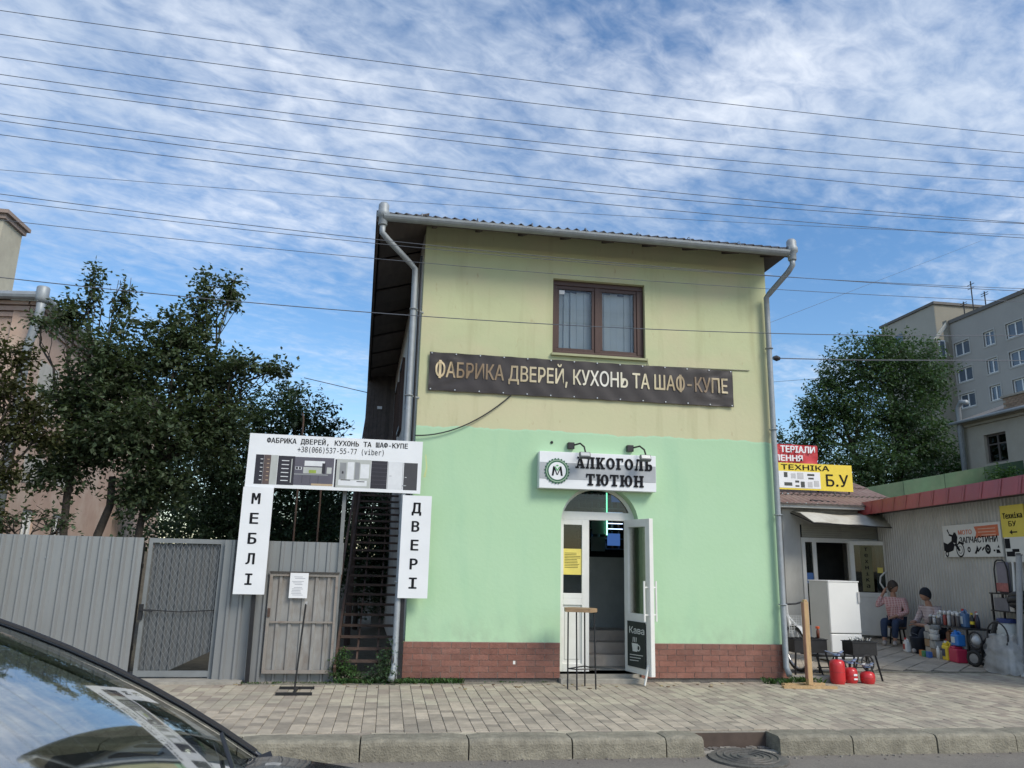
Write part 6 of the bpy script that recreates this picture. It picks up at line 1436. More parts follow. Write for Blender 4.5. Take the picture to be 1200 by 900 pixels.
left = [(-5.5, 11.6, 4.21, 0.25, 0.33), (-5.32, 11.6, 3.70, 0.26, 0.25), (-5.10, 11.6, 3.45, 0.25, 0.18), (-5.3, 11.6, 3.17, 0.37, 0.36), (-4.88, 11.6, 3.07, 0.30, 0.22), (-5.25, 11.6, 2.45, 0.26, 0.30), (-5.26, 11.6, 1.93, 0.22, 0.22), (-5.9, 11.6, 3.9, .5, .7), (-5.9, 11.6, 2.6, .5, .7)]
tree('pear_tree', 'smaller tree with yellowing leaves at the far left edge behind the fence', [((-5.6, 11.7, -.02), (-5.5, 11.7, 2.4))], left, 8000, .082, lf_yel, tr, None, .06, .8)
tree('garden_shrub', 'thin twiggy shrub with sparse leaves showing over the fence before the plaster house', [((-4.9, 11.4, -.02), (-4.75, 11.4, 1.5))], [(-4.62, 11.4, 1.95, .35, .22), (-4.95, 11.4, 1.9, .25, .25), (-4.3, 11.4, 1.85, .2, .15), (-5.2, 11.4, 1.8, .25, .2)], 420, .075, lf_pear, tr, None, .03, .6)
dark = [(-2.62, 15, 4.03, 0.97, 0.63), (-1.75, 15, 3.99, 0.64, 0.66), (-1.26, 15, 3.85, 0.39, 0.42), (-3.23, 15, 3.11, 0.99, 0.96), (-2.36, 15, 2.9, 1.24, 0.96), (-1.43, 15, 2.94, 0.71, 0.81), (-3.21, 15, 2.0, 1.2, 0.7), (-2.03, 15, 4.53, 0.42, 0.27), (-1.83, 15, 1.9, 1.08, 0.6), (-1.15, 15, 1.7, .5, .6)]
tree('dense_tree', 'dense dark green tree behind the white furniture board', [((-2.3, 15.2, -.02), (-2.3, 15.2, 2.0)), ((-1.7, 15.2, -.02), (-1.6, 15.2, 2.2))], dark, 36000, .082, lf_dark, tr, None, .09, .75)
tree('dense_tree', 'dark hedge like tree behind the steel stairs', [((-.6, 17.5, -.02), (-.6, 17.5, 1.4))], [(-.9, 17.5, 1.6, .8, .9), (-.3, 17.5, 1.0, .6, .8), (-1.5, 17.5, 2.4, .7, 1.0), (-.6, 17.5, 2.6, .6, .8), (-.2, 17.8, 1.9, .5, .8)], 15000, .09, lf_dark, tr, None, .06, .6)
tree('dense_tree', 'far dark tree closing the gap between the left trees and the shop', [((-3.5, 26, -.02), (-3.5, 26, 2.5))], [(-5.2, 26, 3.0, 2.0, 1.8), (-2.0, 26, 2.4, 1.6, 1.5), (-7.0, 26, 3.2, 2.0, 1.8), (-3.6, 26, 2.2, 2, 1.8), (-5.5, 26, 1.2, 2.5, 1.2)], 16000, .16, lf_far, tr, None, .14, .5)
right = [(20.24, 30, 10.18, 1.9, 1.49), (22.25, 30, 10.39, 1.86, 1.5), (19.06, 30, 8.2, 1.77, 1.59), (21.68, 30, 7.96, 2.31, 1.91), (17.78, 30, 7.01, 1.03, 1.33), (20.27, 30, 5.84, 3.01, 1.25), (23.01, 30, 6.89, 1.49, 1.51), (17.67, 30, 8.2, 0.64, 0.53), (23.51, 30, 9.6, 0.93, 1.18), (18.9, 30, 4.6, 2.4, 1.2), (22.5, 30, 4.8, 2.4, 1.3), (18.6, 30, 9.4, .6, .6), (21.2, 30, 11.5, .8, .4)]
tree('ash_tree', 'large round crowned tree behind the kiosks on the right', [((20.8, 30.3, -.02), (20.8, 30.2, 5.0)), ((20.5, 30.3, 2.5), (19.6, 30.2, 6.5)), ((21, 30.3, 3), (22.2, 30.2, 7.0))], right, 60000, .17, lf_ash, tr, None, .22, .75, aspect=.5)
tree('ash_tree', 'lower leafy tree at the right side of the large round crowned tree', [((24.0, 29, -.02), (24.0, 29, 4.6))], [(24.02, 29, 5.8, 1.16, 1.05), (23.4, 29, 5.0, 1.0, .9), (24.9, 29, 6.3, .5, .55)], 5200, .14, lf_bush, tr, None, .1, .8, aspect=.5)
tree('far_tree', 'distant tree just visible between the shop corner and the large tree', [((20.0, 36, -.02), (20, 36, 5.5))], [(19.2, 36, 7.4, 1.0, 1.0), (20.33, 36, 6.97, 0.93, 0.96), (19.6, 36, 5.6, 1.6, 1.2)], 4500, .17, lf_far, tr, None, .14, .7)
def bush(label, blobs, n, size, lm, cat='bush', name='bush'):
    t = thing(name, label, cat, (blobs[0][0], blobs[0][1], 0)); m = M()
    for b in blobs:
        for _ in range(4): limbs(m, (b[0]+tr.uniform(-.05, .05), b[1], -.02), (b[0]+tr.uniform(-.5, .5)*b[3], b[1], b[2]+tr.uniform(0, .6)*b[4]), .008, .003, tr, 4, .015)
    m.build('stems', bark, t)
    me = leaves([(b[0], b[1], b[2], b[3], b[4], b[3]*.7) for b in blobs], n, size, tr); me.transform(Matrix.Translation(-parent_world(t))); me.materials.append(lm); o = bpy.data.objects.new('foliage', me); COL.objects.link(o); o.parent = t
bush('bright green bush growing beside the old metal door at the foot of the stairs', [(-.48, 10.10, .17, .16, .19), (-.36, 10.05, .10, .14, .13), (-.47, 10.12, .33, .08, .10)], 1500, .030, lf_bush)
bush('dark leafy climber at the foot of the stairs next to the shop corner', [(.05, 10.0, .14, .18, .16), (.10, 10.05, .32, .10, .14), (-.14, 10.02, .08, .14, .09), (.14, 10.02, .50, .05, .10)], 1300, .036, lf_ash)
bush('rounded green bush above the red roofed kiosk in front of the beige house', [(20.65, 23.0, 4.75, .55, .30), (20.2, 23.0, 4.6, .4, .25), (20.6, 23, 4.0, .8, .7)], 1800, .11, lf_bush)
# weeds along the foot of the wall: uncountable
wv_ = []; wf_ = []
def tuft(x, y, h, n):
    for _ in range(n):
        a = tr.uniform(0, 6.28); l = h*tr.uniform(.5, 1.1); b = Vector((x+tr.gauss(0, .02), y+tr.gauss(0, .015), -.005)); d = Vector((math.cos(a), math.sin(a), 0)); s = d.cross(Z)*.006
        k = len(wv_); wv_.extend([b-s, b+s, b+d*l*.35+Z*l*.8+s*.6, b+d*l*.8+Z*l]); wf_.extend([(k, k+1, k+2), (k, k+2, k+3)])
for _ in range(95): tuft(tr.uniform(-.55, 1.0), 10.06-abs(tr.gauss(0, .04)), .07, 9)
for _ in range(26): tuft(tr.uniform(5.0, 5.8), 10.05-abs(tr.gauss(0, .08)), .09, 9)
for _ in range(40): tuft(tr.uniform(-1.9, -.5), 10.02-abs(tr.gauss(0, .03)), .035, 6)
for _ in range(12): tuft(tr.uniform(1.2, 2.2), 10.08-abs(tr.gauss(0, .02)), .03, 6)
me = bpy.data.meshes.new('weeds'); me.from_pydata([tuple(p) for p in wv_], [], wf_); me.materials.append(lf_bush)
o = bpy.data.objects.new('weeds', me); COL.objects.link(o); tag(o, 'tufts of grass and weeds along the foot of the shop wall and fence', 'weeds', None, 'stuff')
ml = M()
for _ in range(45):
    x = tr.choice((tr.uniform(-.5, 1.8), tr.uniform(-2.3, .3), tr.uniform(2.0, 5.4))); y = 9.98-abs(tr.gauss(0, .18)); s = tr.uniform(.008, .022); ml.box((x-s, y-s, -.004), (x+s, y+s, .004+s*.2), Matrix.Rotation(tr.uniform(0, 3), 3, 'Z'))
tag(ml.build('fallen_leaves', C('dry_leaf', (.20, .15, .08), .9, island=.5)), 'scraps of dry leaves and dirt lying along the foot of the wall', 'litter', None, 'stuff')
dirtv = M().poly([[(-1.6, 9.93), (-.6, 9.88), (.0, 9.90), (.9, 9.95), (2.0, 10.02), (2.26, 10.12), (2.26, 10.13), (-.5, 10.13), (-1.6, 10.06)]], (0, 0, .006), X, Y, Z, .03)
structure(dirtv.build('dirt_strip', C('dirt', (.20, .185, .15), .95, var=.35, scale=14, bump=.6)))

# ------------------------------------------------------------------ buildings behind
plaster = C('pink_plaster', (.44, .315, .25), .9, var=.12, scale=2, bump=.3, dirt=(.50, .44, .37), dscale=1.0, damt=.7)
hs = thing('plaster_house', 'old pinkish plaster house with a tall chimney behind the left trees', 'house', (-9, 18, 0))
Cn = Vector((-7.78, 17.0, 0)); fl = Vector((-.988, .15, 0)).normalized(); bk_ = Vector((-.07, .997, 0)).normalized(); fn_ = Vector((-.15, -.988, 0)).normalized(); sn_ = Vector((.997, .07, 0)).normalized()
HZ = 6.62
def wallp(m, o, u, n, w_, h, holes=(), dep=.35): m.poly([inset(0, w_, -.02, h)]+[inset(*h_) for h_ in holes], o, u, Z, n, dep)
hol = [(1.3, 2.0, .9, 2.35), (3.2, 4.2, .9, 2.35), (1.0, 1.9, 3.9, 5.2)]
q = M(); wallp(q, Cn, bk_, sn_, 15, HZ, hol); q.build('side_wall', plaster, hs)
q = M(); wallp(q, Cn+fl*7, -fl, fn_, 6.995, HZ); q.build('front_wall', plaster, hs)
for a, b, c, d in hol:
    q = M()
    for e, f_, g_, h_ in ((a, a+.09, c, d), (b-.09, b, c, d), (a+.09, b-.09, d-.09, d), (a+.09, b-.09, c, c+.09), ((a+b)/2-.03, (a+b)/2+.03, c+.09, d-.09)): obox(q, Cn, bk_, sn_, e, f_, g_, h_, -.12, -.05)
    wq = q.build('window', C('white_window', (.72, .74, .74), .5), hs); q = M(); obox(q, Cn, bk_, sn_, a+.09, b-.09, c+.09, d-.09, -.10, -.09); q.build('pane', glass_dark, wq)
    q = M(); obox(q, Cn, bk_, sn_, a-.05, b+.05, c-.06, c-.003, -.1, .06); q.build('window_sill', pvc, hs)
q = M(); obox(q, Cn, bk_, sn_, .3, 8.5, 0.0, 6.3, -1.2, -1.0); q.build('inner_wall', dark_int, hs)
for k, (z, pr2, hh) in enumerate(((6.30, .05, .10), (6.42, .10, .10), (6.54, .16, .08))):
    q = M(); obox(q, Cn, bk_, sn_, -pr2, 15, z, z+hh, 0.001, pr2); obox(q, Cn+fl*7, -fl, fn_, 0, 7, z, z+hh, 0.001, pr2); q.build('cornice', C('cornice', (.40, .29, .24), .85, var=.15, dirt=(.5, .42, .36), dscale=2), hs)
q = M(); obox(q, Cn, bk_, sn_, 0.9, 2.2, 2.9, 3.5, 0, .012); obox(q, Cn, bk_, sn_, 2.6, 4.0, 3.0, 3.9, 0, .010); obox(q, Cn, bk_, sn_, .9, 2.1, 4.3, 5.6, 0.0, .011); q.build('plaster_patch', C('patch_grey', (.42, .41, .37), .9, var=.15), hs)
ra = Cn+fn_*.35+sn_*.35+Z*6.68; rbk = ra+bk_*15.6; rl_ = ra+fl*7.5; rtop = ra+fl*4+bk_*4+Z*1.7; rtop2 = rbk+fl*4-bk_*3+Z*1.7
q = M().add([ra, rl_, rtop], [(0, 2, 1)]).add([ra, rbk, rtop2, rtop], [(0, 1, 2, 3)]); q.build('roof', C('metal_roof', (.20, .22, .25), .45, metal=.4, var=.15), hs)
q = M().tube([ra+fl*7.5+Z*.02, ra+Z*.02], .09, 10).tube([ra+Z*.02, rbk+Z*.02], .08, 10); q.build('gutter', zinc, hs)
q = M().tube([ra-Z*.05, ra-Z*.35, Cn+fn_*.12+sn_*.10+Z*5.6, Cn+fn_*.12+sn_*.10+Z*.1], .085, 12).lathe([(.09, 0), (.125, .10), (.125, .34), (.11, .36)], ra-Z*.15, 14); q.build('downpipe', zinc, hs, smooth=True)
chp = C('chimney_plaster', (.42, .40, .32), .9, var=.12, scale=3, dirt=(.30, .27, .22), dscale=2, damt=.6)
ch = Vector((-8.75, 17.9, 0)); q = M().box((-10.1, 17.6, 6.6), (-8.96, 18.5, 8.72)); q.build('chimney', chp, hs); q = M().box((-10.15, 17.54, 8.723), (-8.90, 18.56, 8.83)).box((-10.2, 17.48, 8.833), (-8.84, 18.62, 8.92)); q.build('chimney_cap', C('cap_brick', (.28, .22, .19), .9, var=.2), hs)
# beige house on the right
bh = thing('beige_house', 'beige plastered house with a brick chimney behind the green fence', 'house', (24, 26, 0))
bp_ = C('beige_plaster', (.36, .33, .27), .9, var=.12, scale=1.5, dirt=(.38, .36, .31), dscale=1, damt=.6, bump=.3)
HX = 22.66; hu = Vector((0, -1, 0)); hn = Vector((-1, 0, 0)); HO = Vector((HX, 27.1, 0))
q = M(); q.poly([inset(0, 12, -.02, 7.28), inset(.83, 1.92, 5.55, 6.66), inset(3.3, 4.4, 5.55, 6.66)], HO, hu, Z, hn, .3); q.build('side_wall', bp_, bh)
q = M().box((HX+.01, 27.105, -.02), (31, 27.3, 7.28)); q.build('end_wall', bp_, bh)
for a, b in ((.83, 1.92), (3.3, 4.4)):
    q = M()
    for e, f_, g_, h_ in ((a, a+.07, 5.55, 6.66), (b-.07, b, 5.55, 6.66), (a+.07, b-.07, 6.59, 6.66), (a+.07, b-.07, 5.55, 5.62), ((a+b)/2-.03, (a+b)/2+.03, 5.62, 6.59), (a+.07, (a+b)/2-.03, 6.25, 6.30), ((a+b)/2+.03, b-.07, 6.25, 6.30)): obox(q, HO, hu, hn, e, f_, g_, h_, -.20, -.13)
    wq = q.build('window', C('dark_window', (.10, .085, .075), .6), bh); q = M(); obox(q, HO, hu, hn, a+.07, b-.07, 5.62, 6.59, -.17, -.16); q.build('pane', glass_dark, wq)
    q = M(); obox(q, HO, hu, hn, a+.2, b-.15, 5.60, 6.2, -.30, -.29); q.build('curtain', C('net_curtain', (.30, .31, .31), .9), wq)
    q = M(); obox(q, HO, hu, hn, a-.15, b+.15, 5.42, 5.50, -.1, .10); q.build('window_sill', bp_, bh)
q = M(); obox(q, HO, hu, hn, 0, 12, 0, 7.0, -1.2, -1.1); q.build('inner_wall', dark_int, bh)
q = M(); obox(q, HO, hu, hn, -.1, 12, 7.10, 7.20, 0.001, .10); obox(q, HO, hu, hn, -.2, 12, 7.203, 7.28, 0.001, .22); q.build('cornice', bp_, bh)
q = M(); q.add([Vector((HX-.4, 27.5, 7.30)), Vector((HX-.4, 15, 7.30)), Vector((HX+4, 15, 8.9)), Vector((HX+4, 27.5, 8.9))], [(0, 1, 2, 3)]); q.build('roof', C('slate_roof', (.16, .15, .14), .8, var=.25, scale=3, dirt=(.22, .2, .17)), bh)
q = M().tube([(HX-.42, 27.5, 7.28), (HX-.42, 15, 7.28)], .06, 8); q.build('gutter', zinc, bh)
brm = C('old_brick', (.28, .19, .13), .9, var=.25, objrand=.25, dirt=(.4, .35, .28), dscale=5); chb = M().box((HX+.45, 24.35, 7.2), (HX+1.15, 25.60, 8.02)).build('chimney', C('mortar', (.33, .30, .25), .9), bh)
bmesh_c = {}
for row in range(9):
    for side in (0, 1):
        n_b = 5 if side == 0 else 3
        for k in range(n_b):
            ln = 1.25/5 if side == 0 else .70/3; st_o = (.5*ln if row % 2 else 0)
            a0_ = k*ln+st_o; a1_ = min(a0_+ln-.012, (1.25 if side == 0 else .70)); 
            if a1_-a0_ < .05: continue
            key = (side, round(a1_-a0_, 3))
            if key not in bmesh_c:
                l = a1_-a0_; q = M().box((-.012, -l, 0), (.01, 0, .075)) if side == 0 else M().box((0, -.012, 0), (l, .01, .075)); me = bpy.data.meshes.new('brick'); me.from_pydata(q.v, [], q.f); me.materials.append(brm); bmesh_c[key] = me
            o = link('brick', bmesh_c[key], chb); o.location = Vector(((HX+.45, 25.60-a0_, 7.3+.085*row-.05) if side == 0 else (HX+.45+a0_, 24.35, 7.3+.085*row-.05)))-parent_world(chb)
M().box((HX+.38, 24.28, 8.023), (HX+1.22, 25.67, 8.10)).build('chimney_cap', C('mortar', (.33, .3, .25), .9), bh)
tag(M().tube([(22.45, 27.2, -.02), (22.45, 27.2, 7.9), (22.45, 27.0, 8.12), (22.45, 26.7, 8.05)], .10, 12).build('flue_pipe', zinc, smooth=True), 'tall shiny flue pipe with a bent top beside the beige house', 'flue')
# grey apartment block
ap = thing('apartment_block', 'grey multi storey apartment block rising behind the trees on the right', 'apartment block', (62, 66, 0))
AX = 59.5; K = 1.2; AO = Vector((AX, 72.0, 0)); au = Vector((0, -1, 0)); an_ = Vector((-1, 0, 0))
agm = C('apartment_grey', (.35, .34, .32), .95, var=.06, scale=.3, dirt=(.29, .285, .27), dscale=.25, damt=.6); abm = C('apartment_beige', (.24, .228, .19), .95, var=.08, scale=.4, dirt=(.24, .23, .2), dscale=.4, damt=.5)
wins = []; rowz = [24.75, 21.85, 19.05, 16.2]
for cxn, wd2 in ((1.45, 2.2), (5.3, 1.4), (8.6, 2.1), (12.0, 1.5), (15.6, 2.1), (19.2, 1.5)):
    for z in rowz: wins.append((cxn-wd2/2, cxn+wd2/2, z-.75, z+.75))
q = M(); q.poly([inset(0, 26, -.02, 27.85)]+[inset(*w_) for w_ in wins], AO, au, Z, an_, .4); q.build('side_wall', agm, ap)
wfm = C('white_window', (.72, .74, .74), .5); srm = C('window_surround', (.38, .38, .36), .9)
for a, b, c, d in wins:
    q = M(); t_ = .16
    for e, f_, g_, h_ in ((a-t_, a, c-t_, d+t_), (b, b+t_, c-t_, d+t_), (a, b, d, d+t_), (a, b, c-t_, c)): obox(q, AO, au, an_, e, f_, g_, h_, -.05, .04)
    wq = q.build('window', srm, ap); q = M(); t_ = .12
    for e, f_, g_, h_ in ((a, a+t_, c, d), (b-t_, b, c, d), (a+t_, b-t_, d-t_, d), (a+t_, b-t_, c, c+t_), ((a+b)/2-.07, (a+b)/2+.07, c+t_, d-t_)): obox(q, AO, au, an_, e, f_, g_, h_, -.25, -.12)
    q.build('frame', wfm, wq); q = M(); obox(q, AO, au, an_, a+t_, b-t_, c+t_, d-t_, -.20, -.18); q.build('pane', C('pane_far', (.10, .13, .17), .12, var=.3, scale=.5), wq)
q = M().box((AX-.15, 46, 27.853), (AX+12, 72.1, 28.25)); q.build('parapet', C('parapet', (.14, .135, .13), .9), ap)
q = M().box((AX+.41, 46.0, 0), (AX+11.8, 71.9, 27.8)); q.build('core', agm, ap)
# the taller stair tower at the far end, its end face paler
q = M().box((AX+.3, 74.4, -.02), (AX+9, 84, 31.0)); q.build('stair_tower', abm, ap)
TO = Vector((AX+.295, 84, 0)); q = M().box((AX+.27, 74.42, -.02), (AX+.298, 84, 30.98)); q.build('tower_side', C('apartment_mid', (.38, .365, .32), .95, var=.08, scale=.4), ap)
q = M().box((AX+.1, 74.2, 31.003), (AX+9.2, 84.2, 31.3)); q.build('tower_parapet', MT['parapet'], ap)
q = M().box((AX-2.0, 72.12, -.02), (AX+4, 74.38, 25.8)); q.build('end_wing', abm, ap)
q = M().box((AX-.35, 71.95, -.02), (AX-.002, 72.6, 28.3)); q.build('edge_pier', abm, ap)
q = M().bar((AX-2.0, 72.08, 25.85), (AX-.2, 72.08, 28.0), .12, .35); q.build('sloping_coping', C('coping_pale', (.5, .5, .46), .8), ap)
for o_, a, z in ((Vector((AX+.262, 84, 0)), 3.2, 28.6),):
    q = M(); obox(q, o_, au, an_, a-.7, a+.7, z-.7, z+.7, -.1, .02); q.build('window', C('pane_far', (.1, .13, .17), .12), ap)
q = M().box((AX-1.5, 72.05, 24.0), (AX-.7, 72.11, 26.0)); wq = q.build('window', wfm, ap); M().box((AX-1.35, 72.02, 24.15), (AX-.85, 72.048, 25.85)).build('pane', C('pane_far', (.1, .13, .17), .12), wq)
an2 = thing('roof_antenna', 'thin television aerials standing on the roof of the grey apartment block', 'antenna', (AX+.6, 69.5, 28.2))
q = M()
for dx, dy, h in ((0, 0, 3.6), (-.1, 1.2, 1.7), (.1, -1.6, 1.9)):
    q.tube([(AX+.6+dx, 69.0+dy, 28.2), (AX+.6+dx, 69.0+dy, 28.2+h)], .06, 6)
    for z in (.78, .9): q.bar((AX+.6+dx, 69.0+dy-.5, 28.2+h*z), (AX+.6+dx, 69.0+dy+.5, 28.2+h*z), .05, .05)
q.build('mast', darkmetal, an2)

# ------------------------------------------------------------------ overhead wires
def wire(pts, label, r=.0075, cat='wire', grp='overhead wires crossing the street'):
    """pts: three world points; a parabola through them is carried on past both ends"""
    (x0, y0, z0), (x1, y1, z1), (x2, y2, z2) = pts
    # quadratic z(x)
    a = ((z2-z0)/(x2-x0)-(z1-z0)/(x1-x0))/(x2-x1); b = (z1-z0)/(x1-x0)-a*(x1+x0); c = z0-a*x0*x0-b*x0
    xs = [x0-6+(x2-x0+12)*i/48 for i in range(49)]
    yv = lambda x: y0+(y2-y0)*(x-x0)/(x2-x0)
    tag(M().tube([(x, yv(x), a*x*x+b*x+c) for x in xs], r, 5).build('overhead_wire', C('wire_dark', (.10, .11, .13), .6)), label, cat, grp)
ORD = ['topmost', 'second from the top', 'third from the top', 'fourth from the top', 'fifth from the top', 'sixth from the top', 'seventh from the top', 'eighth from the top']
W8 = [((-4.49, 7.19), (1.14, 7.10), (8.03, 7.15)), ((-4.45, 6.90), (1.15, 6.80), (7.99, 6.89)), ((-4.40, 6.63), (1.16, 6.52), (7.96, 6.67)), ((-4.37, 6.42), (1.16, 6.30), (7.93, 6.47)), ((-4.35, 6.31), (1.16, 6.19), (7.90, 6.24)), ((-4.30, 5.96), (1.17, 5.83), (7.85, 5.88)), ((-4.28, 5.88), (1.17, 5.73), (7.84, 5.87)), ((-4.26, 5.72), (1.18, 5.59), (7.81, 5.67))]
for p, o_ in zip(W8, ORD): wire([(x, 8.0, z) for x, z in p], 'thin wire across the sky, %s of eight above the roof' % o_, .0040)
WY = 9.25
for p, lb, rr_ in (([(-4.82, 5.61), (.27, 5.42), (8.64, 5.47)], 'uppermost wire in front of the yellow wall, close under the gutter', .0045), ([(-4.81, 5.53), (.28, 5.37), (8.03, 5.48)], 'wire close below the uppermost one in front of the yellow wall', .004), ([(-4.42, 5.27), (.29, 5.17), (7.93, 5.28)], 'wire passing in front of the yellow wall a little above the window top', .004), ([(-3.96, 4.54), (-.42, 4.46), (8.87, 4.81)], 'thick wire crossing the lower part of the upstairs window', .006)): wire([(x, WY, z) for x, z in p], lb, rr_)
wire([(-4.86, 9.0, 5.80), (-.41, 9.0, 5.86), (5.2, 9.0, 6.05)], 'faint pale wire running level with the roof edge', .003)
ins = thing('anchor_wire', 'short wire ending in a black anchor clamp right of the shop, before the large tree', 'wire', (10.81, 20, 7.38))
M().tube([(10.81, 20, 7.38), (13.24, 20, 7.48), (30, 20, 8.5)], .016, 5).build('line', MT['wire_dark'], ins); M().lathe([(.05, -.1), (.09, 0), (.05, .1)], (10.81, 20, 7.38), 8, X).build('clamp', blackpl, ins)
for k, (a, b) in enumerate((((15.5, 30, 11.7), (45, 50, 27)), ((15.6, 30, 9.2), (19.5, 31, 9.9)))): tag(M().tube([a, b], .008, 4).build('overhead_wire', MT['wire_dark']), ('faint slanting wire climbing to the right behind the shop corner', 'faint short wire rising to the right just above the distant tree')[k], 'wire')
tag(M().tube([(-2.4, 20, 6.0), (-.5, 19.5, 5.55)], .010, 4).build('overhead_wire', MT['wire_dark']), 'short wire between the left trees and the dark eaves of the shop', 'wire')

# ------------------------------------------------------------------ car in the lower left corner
car = thing('parked_car', 'dark car in the lower left corner showing its windscreen and bonnet edge', 'car', (-1.6, 2.12, -.14))
paint = C('car_paint', (.012, .014, .02), .25, var=.02, coat=.8); trim = C('car_trim', (.015, .015, .017), .5); cy0 = 2.10
def loft(m, secs, close=False):
    n = len(secs[0]); vs = [p for s_ in secs for p in s_]; m.add(vs, [(i*n+k, (i+1)*n+k, (i+1)*n+k+1, i*n+k+1) for i in range(len(secs)-1) for k in range(n-1)]); return m
def halfsec(x, hw, zb, zt, bul): # section across the body, from far bottom over the top to near bottom
    pts = []
    for s_ in (1, -1):
        col = [(hw*.94, zb), (hw, zb+.2), (hw*bul, zt-.10), (hw*.90*bul, zt-.03), (hw*.72, zt), (hw*.36, zt+.018)]
        col = [(x, cy0+s_*a, z) for a, z in col]; pts += col if s_ == 1 else list(reversed(col))
    return pts
bonnet = [(-.30, .81, .13, .885, .965), (-.05, .81, .13, .845, .965), (.15, .80, .13, .775, .95), (.35, .76, .13, .67, .90), (.50, .70, .14, .56, .90), (.58, .62, .16, .40, .92), (.60, .58, .18, .22, .95)]
body_secs = [(-4.0, .62, .2, .5, .95), (-3.95, .72, .15, .80, .93), (-3.6, .80, .13, .88, .93), (-2.5, .82, .13, .87, .93), (-1.4, .82, .13, .86, .93), (-.6, .82, .13, .865, .92)]+bonnet
m = loft(M(), [halfsec(*s_) for s_ in body_secs]); m.build('body', paint, car, smooth=True)
# greenhouse: windscreen, roof, glass and pillars
wsb = lambda t: Vector((-.30-.10*(2*t-1)**2*.9, cy0+.70*(2*t-1), .862)); wst_ = lambda t: Vector((-1.27-.10*(2*t-1)**2, cy0+.56*(2*t-1), 1.355-.018*(2*t-1)**2))
secs = [[wsb(t/12).lerp(wst_(t/12), v/8)+Vector((.05, 0, .06))*(4*(v/8)*(1-v/8))*.55 for t in range(13)] for v in range(9)]
m = loft(M(), secs); m.build('windscreen', glass_car, car, smooth=True)
for s_ in (0, 1):
    t = s_; pts = [wsb(t).lerp(wst_(t), v/8)+Vector((.05, (2*t-1)*.012, .06))*(4*(v/8)*(1-v/8))*.55+Vector((0, (2*t-1)*.012, .004)) for v in range(-1, 9)]
    M().tube(pts, .009, 8).build('pillar', paint, car, smooth=True)
    pts2 = [p+Vector((-.02, -(2*t-1)*.030, -.035)) for p in pts[1:]]; M().tube(pts2, .012, 6).build('pillar_trim', C('car_lining', (.06, .065, .06), .8), car, smooth=True)
    M().tube([p+Vector((.006, -(2*t-1)*.022, .010)) for p in pts[1:]], .006, 5).build('windscreen_seal', trim, car)
rsec = []
for x, hw, z in ((-1.25, .56, 1.355), (-1.6, .58, 1.405), (-2.1, .58, 1.415), (-2.7, .57, 1.38), (-3.1, .55, 1.29)): rsec.append([(x-.10*(q_/6-1)**2*(x > -1.3), cy0+hw*(q_/6-1), z+.03-.045*(q_/6-1)**2) for q_ in range(13)])
loft(M(), rsec).build('roof', paint, car, smooth=True)
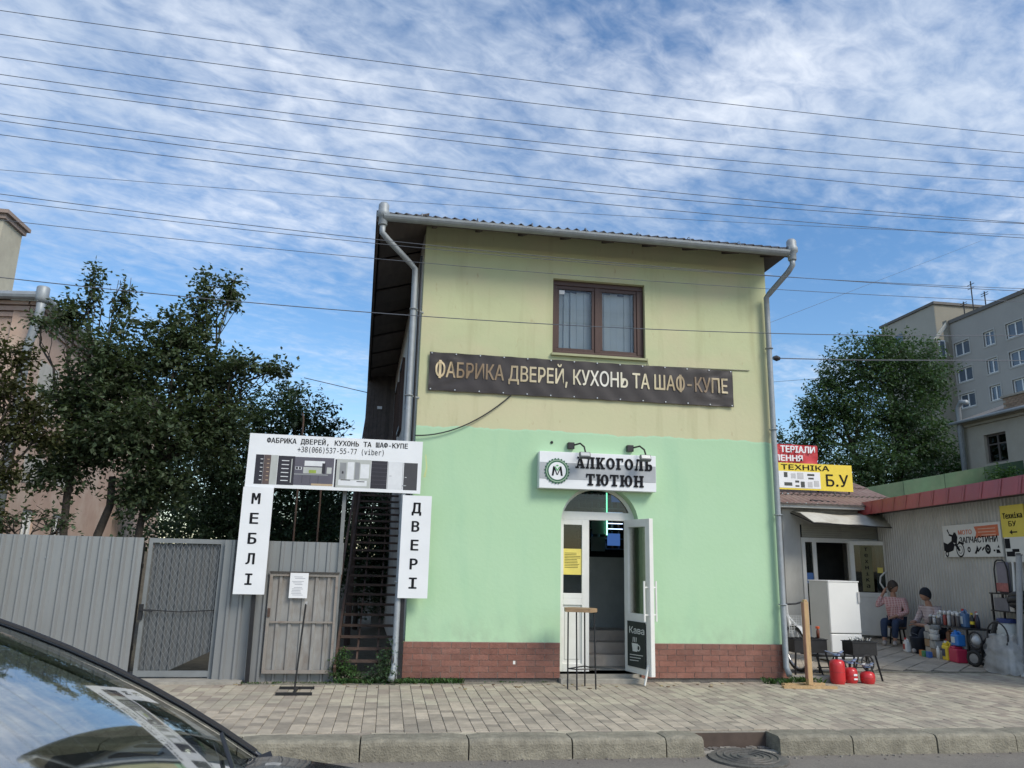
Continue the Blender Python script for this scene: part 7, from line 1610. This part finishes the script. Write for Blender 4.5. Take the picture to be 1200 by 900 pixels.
for sgn in (-1, 1):
    q = M().add([(-.45, cy0+sgn*.735, .86), (-3.55, cy0+sgn*.74, .87), (-3.05, cy0+sgn*.56, 1.27), (-2.1, cy0+sgn*.585, 1.40), (-1.35, cy0+sgn*.565, 1.34)], [(0, 1, 2, 3, 4) if sgn > 0 else (4, 3, 2, 1, 0)]); q.build('side_glass', glass_car, car)
    M().tube([(-1.35, cy0+sgn*.57, 1.345), (-2.1, cy0+sgn*.59, 1.41), (-3.05, cy0+sgn*.565, 1.285), (-3.6, cy0+sgn*.74, .88)], .025, 6).bar((-2.15, cy0+sgn*.75, .86), (-2.15, cy0+sgn*.59, 1.40), .07, .03).build('side_pillar', paint, car)
    for x in (-.12, -3.1):
        wv2 = Vector((x, cy0+sgn*.80, .17)); wq = M().torus(wv2, .24, .075, Y, 28, 8).build('wheel', tyre, car, smooth=True); M().lathe([(.19, -.05), (.19, .05), (.05, .07), (0, .07)], wv2, 18, Y*sgn).build('rim', C('rim_grey', (.3, .31, .32), .4, metal=.5), wq)
    M().box((.47, cy0+sgn*.42-.1, .30), (.60, cy0+sgn*.42+.1, .40)).build('headlight', C('headlight', (.5, .52, .55), .1), car, bevel=.02)
    M().lathe([(.03, -.07), (.075, -.05), (.085, 0), (.06, .06), (0, .08)], (-.66, cy0+sgn*.90, .80), 14, Y).build('wing_mirror', paint, car, smooth=True)
loft(M(), [[(-3.10, cy0+.55*(k/4-1), 1.295) for k in range(9)], [(-3.65, cy0+.70*(k/4-1), .88) for k in range(9)]]).build('rear_glass', glass_car, car)
# inside: dashboard, wheel, seats, floor
dash = []
for x, z in ((-.28, .835), (-.50, .875), (-.75, .90), (-.90, .885), (-.97, .80), (-.95, .55)): dash.append([(x-.10*(k/6-1)**2, cy0+.70*(k/6-1), z-.018*(k/6-1)**2) for k in range(13)])
loft(M(), dash).build('dashboard', C('dash_grey', (.030, .032, .034), .7, bump=.3, bscale=200), car, smooth=True)
M().torus((-1.08, cy0-.34, .88), .17, .015, (-.85, 0, .5), 26, 6).build('steering_wheel', trim, car)
for sgn in (-1, 1):
    M().box((-1.75, cy0+sgn*.34-.22, .40), (-1.60, cy0+sgn*.34+.22, .98), Matrix.Rotation(R(-14), 3, 'Y')).box((-1.78, cy0+sgn*.34-.11, 1.0), (-1.70, cy0+sgn*.34+.11, 1.16)).box((-1.65, cy0+sgn*.34-.22, .30), (-1.15, cy0+sgn*.34+.22, .42)).build('seat', C('seat_cloth', (.05, .05, .05), .9), car, bevel=.03)
M().box((-3.6, cy0-.72, .15), (-.4, cy0+.72, .2)).build('cabin_floor', trim, car); M().torus((-1.18, cy0, 1.18), .01, .008, Y, 8, 4).box((-1.17, cy0-.11, 1.15), (-1.14, cy0+.11, 1.21)).build('rear_mirror', trim, car, bevel=.01)
# wipers
for t0, t1, v0, v1 in ((.50, .90, .03, .14), (.12, .50, .03, .12)):
    wpt = lambda t, v: wsb(t).lerp(wst_(t), v)+Vector((.05, 0, .06))*(4*v*(1-v))*.55+Vector((.010, 0, .012))
    M().tube([wpt(t0, v0), wpt((t0+t1)/2, (v0+v1)/2+.01), wpt(t1, v1)], .007, 5).build('wiper', trim, car)
loft(M(), [[wsb(t/12)+Vector((.004, 0, -.006)) for t in range(13)], [wsb(t/12)+Vector((.05, 0, .012)) for t in range(13)]]).build('cowl_grille', trim, car)
